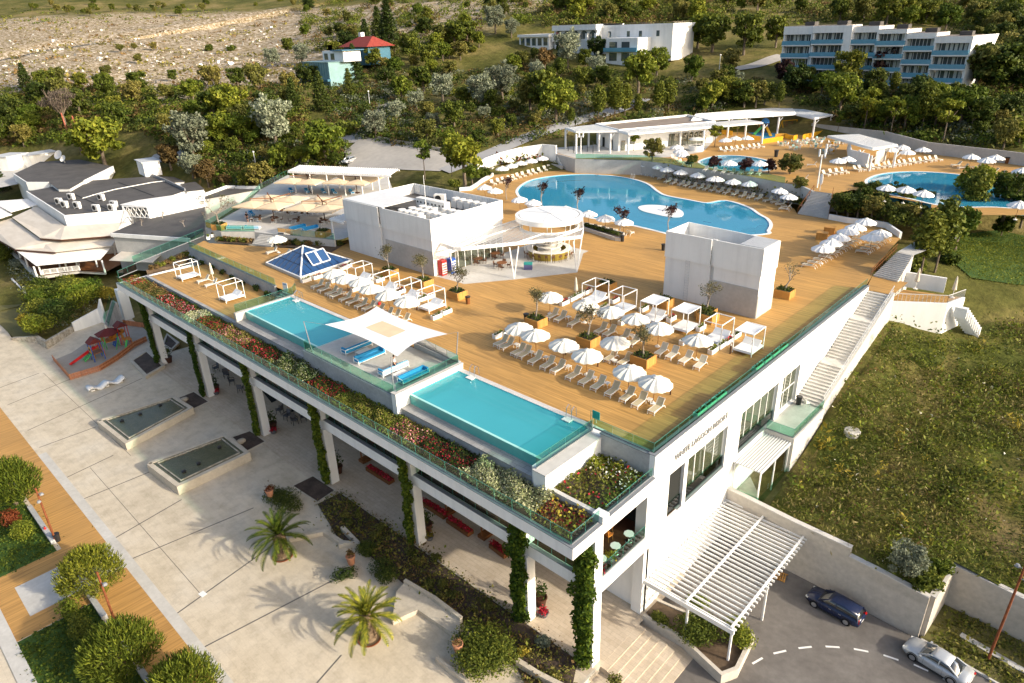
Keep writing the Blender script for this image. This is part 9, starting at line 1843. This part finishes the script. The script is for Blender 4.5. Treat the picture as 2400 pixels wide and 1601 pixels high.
# woodland filling the hillside: individually planted, kept off lanes, roofs and lawns
rt_=random.Random(77)
REG=[([(0,215),(330,195),(700,205),(690,330),(440,345),(320,300),(0,330)],46,['broad','dark','broad','olive','bright','bush','bush','olive'],(6,11)),([(690,10),(1250,0),(1250,60),(1100,140),(860,150),(700,90)],40,['broad','olive','dark','broad','bright','bush','conifer'],(5,9)),([(860,140),(1090,130),(1180,190),(1000,200),(880,215)],9,['broad','dark','olive','bright'],(5,8)),([(1250,0),(1620,0),(1600,55),(1530,60),(1300,55)],22,['bright','broad','olive'],(6,11)),([(1620,0),(2351,0),(2351,60),(2200,70),(1900,40),(1640,30)],34,['bright','broad','olive','broad'],(5,10)),([(2230,60),(2351,60),(2351,230),(2280,220),(2250,130)],14,['broad','dark','olive'],(6,11)),([(1200,170),(1450,180),(1700,190),(1740,240),(1500,215),(1380,240),(1200,260)],20,['broad','olive','bright','silver'],(4,8)),([(1830,195),(2260,230),(2351,250),(2300,330),(2080,300),(1920,245)],40,['broad','bright','dark','tall','bush','bush','olive'],(3,8)),([(390,0),(700,0),(690,20),(560,30),(380,40),(60,35),(60,5)],26,['olive','broad','bush'],(4,7)),([(960,215),(1180,205),(1190,300),(1030,310),(880,300),(900,250)],14,['silver','olive','broad','bush','bush'],(3,6)),([(560,320),(780,330),(780,385),(640,400),(520,420),(430,380)],20,['olive','bright','broad','bush','brown'],(3,6))]
def clear_of(p,s):
 x,y,z=p
 if-94<x<-42 and 208<y<230:return False
 if-222<x<-130 and 208<y<234:return False
 for k,q,s2 in TREES[-400:]:
  if abs(q[0]-x)<1.25*(s+s2)and abs(q[1]-y)<1.25*(s+s2):return False
 return True
for poly,n,ks,(h0,h1)in REG:
 xs=[p[0]for p in poly];ys=[p[1]for p in poly];k=tries=0
 while k<n and tries<n*25:
  tries+=1;x,y=rt_.uniform(min(xs),max(xs)),rt_.uniform(min(ys),max(ys))
  if not inpoly(x,y,poly):continue
  p=hit('f',x,y)
  if not p or p[1]>420 or p[0]<-620:continue
  kd=rt_.choice(ks);s=rt_.uniform(h0,h1)/KH[kd]if kd!='bush' else rt_.uniform(1.0,1.8)
  if clear_of(p,s):TREES.append((kd,p,s));k+=1
LM=[('the long hotel',(-68,212)),('the arched building',(-160,212)),('the red-roofed house',tuple(world_loc(rh))[:2]),('the blue-green house',tuple(world_loc(bh))[:2]),('the car park',(-142,95)),('the dark restaurant roofs',(-185,60)),('the rocky slope',(-300,110)),('the pool bar',(-90,155)),('the slatted shelter',(-45,160)),('the play area',(-72,185)),('the rightmost pool',(-28,140)),('the oval pool',(-66,138)),('the outer stairs',(-20,95)),('the big hedge',(-33,118)),('the small white house',(-210,213)),('the curved white wall',(-108,120)),('the western hilltop',(-440,190)),('the wooded ridge',(-150,320)),('the ridge above the hotel',(-70,320)),('the retaining walls',(-4,56))]
buck={}
for i,(k,p,s)in enumerate(TREES):
 l=min(LM,key=lambda m:(m[1][0]-p[0])**2+(m[1][1]-p[1])**2);lp=(l[1][0],l[1][1],tz(*l[1]));d=math.hypot(l[1][0]-p[0],l[1][1]-p[1])
 dd=math.hypot(*p[:2])-math.hypot(*l[1]);sx=img_x(p)-img_x(lp);rel='behind' if dd>abs(sx)*.06+2 else 'in front of' if dd<-abs(sx)*.06-2 else('right of' if sx>0 else 'left of')
 h=s*KH[k];sz='tall' if h>10 else 'small' if h<5 else 'medium';buck.setdefault((k,sz,rel,l[0]),[]).append((d,i))
LAB={}
for(k,sz,rel,ln),L in buck.items():
 L.sort()
 for n,(d,i)in enumerate(L):LAB[i]=f'{sz} {KN[k][1]} {rel} {ln}'+('' if len(L)==1 else f', {ORD[n]+" " if n else ""}nearest it')
for i,(k,p,s)in enumerate(TREES):
 me=KINDS[k][i%len(KINDS[k])];rr=random.Random(i);sc=(s*rr.uniform(.9,1.12),s*rr.uniform(.9,1.12),s*rr.uniform(.92,1.06))
 inst(KN[k][0],[('trunk',me[0],[]),('crown',me[1],[])],LAB[i],'bush' if k in('bush','brown')else 'tree',(p[0],p[1],p[2]-.15),rr.random()*6.28,'trees and bushes of the hillside and grounds',sc)
print('trees',len(TREES))
# ---------------------------------------------------------------- ground cover nobody could count
def spots(polys,n,seed,zf=None,w='f'):
 r=random.Random(seed);C=[];t=0
 while len(C)<n and t<n*8:
  t+=1;poly=r.choice(polys);x,y=r.uniform(min(p[0]for p in poly),max(p[0]for p in poly)),r.uniform(min(p[1]for p in poly),max(p[1]for p in poly))
  if not inpoly(x,y,poly):continue
  if w is None:C.append((x,y,(zf or tz)(x,y)))
  else:
   p=hit(w,x,y)
   if p and not(-94<p[0]<-42 and 209<p[1]<230)and not(-222<p[0]<-130 and 209<p[1]<234):C.append(p)
 return np.array(C)
def cover(name,V,F,mats,idx):o=bpy.data.objects.new(name,np_mesh(name,V,F,[MT[m]for m in mats],idx));COL.objects.link(o);return tag(o,kind='stuff')
def scatter(name,polys,n,mats,size,h,seed,zf=None,w='f',cl=9,spread=.8,blade=0):
 g=np.random.default_rng(seed);C=spots(polys,n,seed,zf,w)
 k=np.repeat(np.arange(len(C)),cl);sc=g.lognormal(0,.45,len(C))[k];Q=C[k]+g.normal(size=(len(k),3))*np.array([spread,spread,0])*sc[:,None]+np.c_[np.zeros(len(k)),np.zeros(len(k)),g.random(len(k))*h*sc]
 V,F=leaf_quads(Q,g.normal(size=(len(k),3))*.9+[0,0,.7-blade],size*np.clip(sc,.5,2),g,1.6+blade*2);cover(name,V,F,mats,g.integers(0,len(mats),len(C))[k])
def thicket(name,polys,n,mats,r0,r1,size,cl,seed,flat=.8,zf=None,w='f'):
# rounded masses of shrub: leaves over the shells of many overlapping mounds
 g=np.random.default_rng(seed);C=spots(polys,n,seed,zf,w);R=g.uniform(r0,r1,len(C));cnt=np.maximum(12,(cl*(R/R.mean())**2)).astype(int);k=np.repeat(np.arange(len(C)),cnt)
 d=g.normal(size=(len(k),3));d/=np.linalg.norm(d,axis=1,keepdims=True);d[:,2]=np.abs(d[:,2])*1.0-.15;lump=1+.28*np.sin(d[:,0]*5+k*1.7)*np.sin(d[:,1]*5+k*2.3)+.2*np.sin(d[:,2]*7+k)
 Q=C[k]+d*np.c_[R[k],R[k],R[k]*flat]*lump[:,None]*(1-.35*g.random((len(k),1))**2);V,F=leaf_quads(Q,d+g.normal(size=d.shape)*.8+[0,0,.2],size,g);cover(name,V,F,mats,g.integers(0,len(mats),len(C))[k])
TOP=[[(690,0),(1260,0),(1250,70),(860,150),(690,110)],[(1250,0),(1700,0),(1640,60),(1250,60)],[(1620,0),(2351,0),(2351,70),(1900,45)],[(2200,60),(2351,60),(2351,330),(2280,260)]]
MID=[[(0,205),(700,195),(700,335),(430,350),(330,300),(0,340)]];VAL=[[(860,150),(1250,160),(1740,190),(1740,245),(1200,330),(960,340),(830,310),(860,200)],[(1750,190),(2351,230),(2351,345),(2080,320),(1900,270)],[(430,350),(790,330),(790,380),(620,420),(520,430)]]
thicket('hillside_thicket',TOP,1500,['lf_olive','lf_green','lf_bright','lf_olive','lf_brown','lf_green'],1.6,4.0,.5,85,501,1.0)
thicket('hillside_thicket',MID,750,['lf_olive','lf_green','lf_dark','lf_bright','lf_brown'],1.2,3.2,.42,110,502,.9)
thicket('valley_thicket',VAL+[[(690,150),(900,150),(960,340),(800,310),(700,200)]],1700,['lf_olive','lf_green','lf_brown','lf_bright','lf_silver','lf_dark'],1.0,2.9,.36,80,506,.85)
scatter('valley_grass',VAL+MID,1500,['lf_olive','lf_brown','lf_bright'],.3,.6,507,cl=10,spread=1.0,blade=.5)
scatter('slope_tufts',[[(0,45),(690,30),(700,205),(0,215)]],900,['lf_olive','lf_brown','lf_olive'],.5,.7,503,cl=8,spread=.8)
scatter('meadow_grass',[[(0,20),(480,15),(640,40),(280,55),(0,60)],[(1560,25),(1960,25),(1960,50),(1700,60)]],500,['lf_bright','lf_olive'],.5,.5,504,cl=8,spread=1.0)
scatter('limestone_rocks',[[(0,75),(680,60),(690,190),(0,205)]],420,['white','stone','pale_conc'],.7,.25,505,cl=2,spread=.5)
FI=[(-15.0,52),(-5,51.6),(-4.4,56.5),(14,55.8),(38,58),(38,98),(-2,106),(-9.5,96),(-12,88),(-18.2,84),(-18.4,60),(-17.5,53)]
def fieldcover(name,n,mats,size,h,seed,cl,spread,blade,sel):
 g=np.random.default_rng(seed);C=spots([FI],n,seed,fieldz,None);q=np.sin(C[:,0]*.31+1.7*np.sin(C[:,1]*.17))+np.sin(C[:,1]*.27+1.1*np.sin(C[:,0]*.23))+g.normal(size=len(C))*.35;C=C[sel(q,C)]
 k=np.repeat(np.arange(len(C)),cl);sc=g.lognormal(0,.4,len(C))[k];Q=C[k]+g.normal(size=(len(k),3))*np.array([spread,spread,0])*sc[:,None]+np.c_[np.zeros(len(k)),np.zeros(len(k)),g.random(len(k))**1.3*h*sc]
 V,F=leaf_quads(Q,g.normal(size=(len(k),3))*.9+[0,0,.7-blade],size*np.clip(sc,.5,2),g,1.6+blade*2);cover(name,V,F,mats,g.integers(0,len(mats),len(C))[k])
fieldcover('rough_grass',9000,['lf_olive','lf_bright','lf_olive','lf_straw'],.085,.45,511,16,.40,.6,lambda q,C:q>-.9)
fieldcover('dry_grass',3600,['lf_straw','lf_olive','lf_brown'],.09,.55,521,14,.45,.65,lambda q,C:(q>.1)|(C[:,0]>0))
fieldcover('field_weeds',2600,['lf_green','lf_green','lf_bright','lf_dark'],.12,.95,512,34,.38,.1,lambda q,C:(q<.1)&(C[:,0]+.22*(C[:,1]-70)<1.5))
fieldcover('tall_weeds',420,['lf_bright','lf_yellow','lf_green'],.13,1.5,522,26,.25,.4,lambda q,C:q<1.0)
scatter('field_flowers',[FI],500,['lf_white_flower','lf_yellow'],.13,.5,513,fieldz,None,2,.3)
scatter('lawn_grass',[LAWN],5200,['lf_bright','lf_bright','lf_green'],.07,.07,514,lambda x,y:tz(x,y)+.14,None,8,.45)
scatter('bed_planting',[SB],900,['lf_olive','lf_green','lf_olive','lf_brown'],.10,.3,531,lambda x,y:.06,None,12,.22)
scatter('terrace_planting',[[PXY('A',60,240,1),PXY('A',130,220,1.5),PXY('A',300,380,.6),PXY('A',200,440,.5)],[PXY('A',200,420,.6),PXY('A',640,420,1),PXY('A',480,640,.6),PXY('A',270,600,.4)]],420,['lf_olive','lf_green','lf_silver'],.16,.6,532,None,None,14,.4)
scatter('grass_blades',[[(-100,.95),(-69,.95),(-69,6.4),(-100,6.4)],[(-58.7,.95),(-38,.95),(-38,6.4),(-58.7,6.4)]],3600,['lf_green','lf_bright'],.09,.08,515,lambda x,y:.03,None,8,.22)
scatter('verge_grass',[[(-3.6,50.8),(5,49.7),(20,50.2),(20,51.2),(0,52.2),(-3,53)],[(-3.4,53.6),(20,52.6),(20,54),(3,55),(-3.4,55.4)]],900,['lf_olive','lf_green'],.12,.12,516,lambda x,y:RD+.06,None,8,.3)
scatter('planting_strip_leaves',[[PXY('w',1560,430,D),PXY('w',1300,385,D),PXY('w',900,360,D),PXY('w',640,395,D),PXY('w',470,440,D),cw[3],cw[2],cw[1]]],420,['lf_green','lf_red','lf_bright','lf_dark'],.3,.9,517,lambda x,y:D+.9,None,10,.5)
scatter('planting_strip_leaves',[[UPT[i]for i in(1,2,3,4,5,6,7)]+[PXY('n',1300,870,D),PXY('n',1700,950,D),PXY('u',560,1240,D),PXY('u',1000,1330,D),PXY('u',1330,1480,D)]],700,['lf_green','lf_dark','lf_olive'],.22,.6,518,lambda x,y:D+.4,None,10,.35)
thicket('hedge_leaves',[[PXY('R',1060,205,D),PXY('R',1780,300,D),PXY('v',700,1330,16),PXY('v',900,1180,17),PXY('v',1050,1080,17),PXY('v',330,960,17),PXY('u',2080,1370,17)]],70,['lf_dark','lf_green'],1.2,1.9,.26,260,519,1.1,lambda x,y:D+1.0,None)
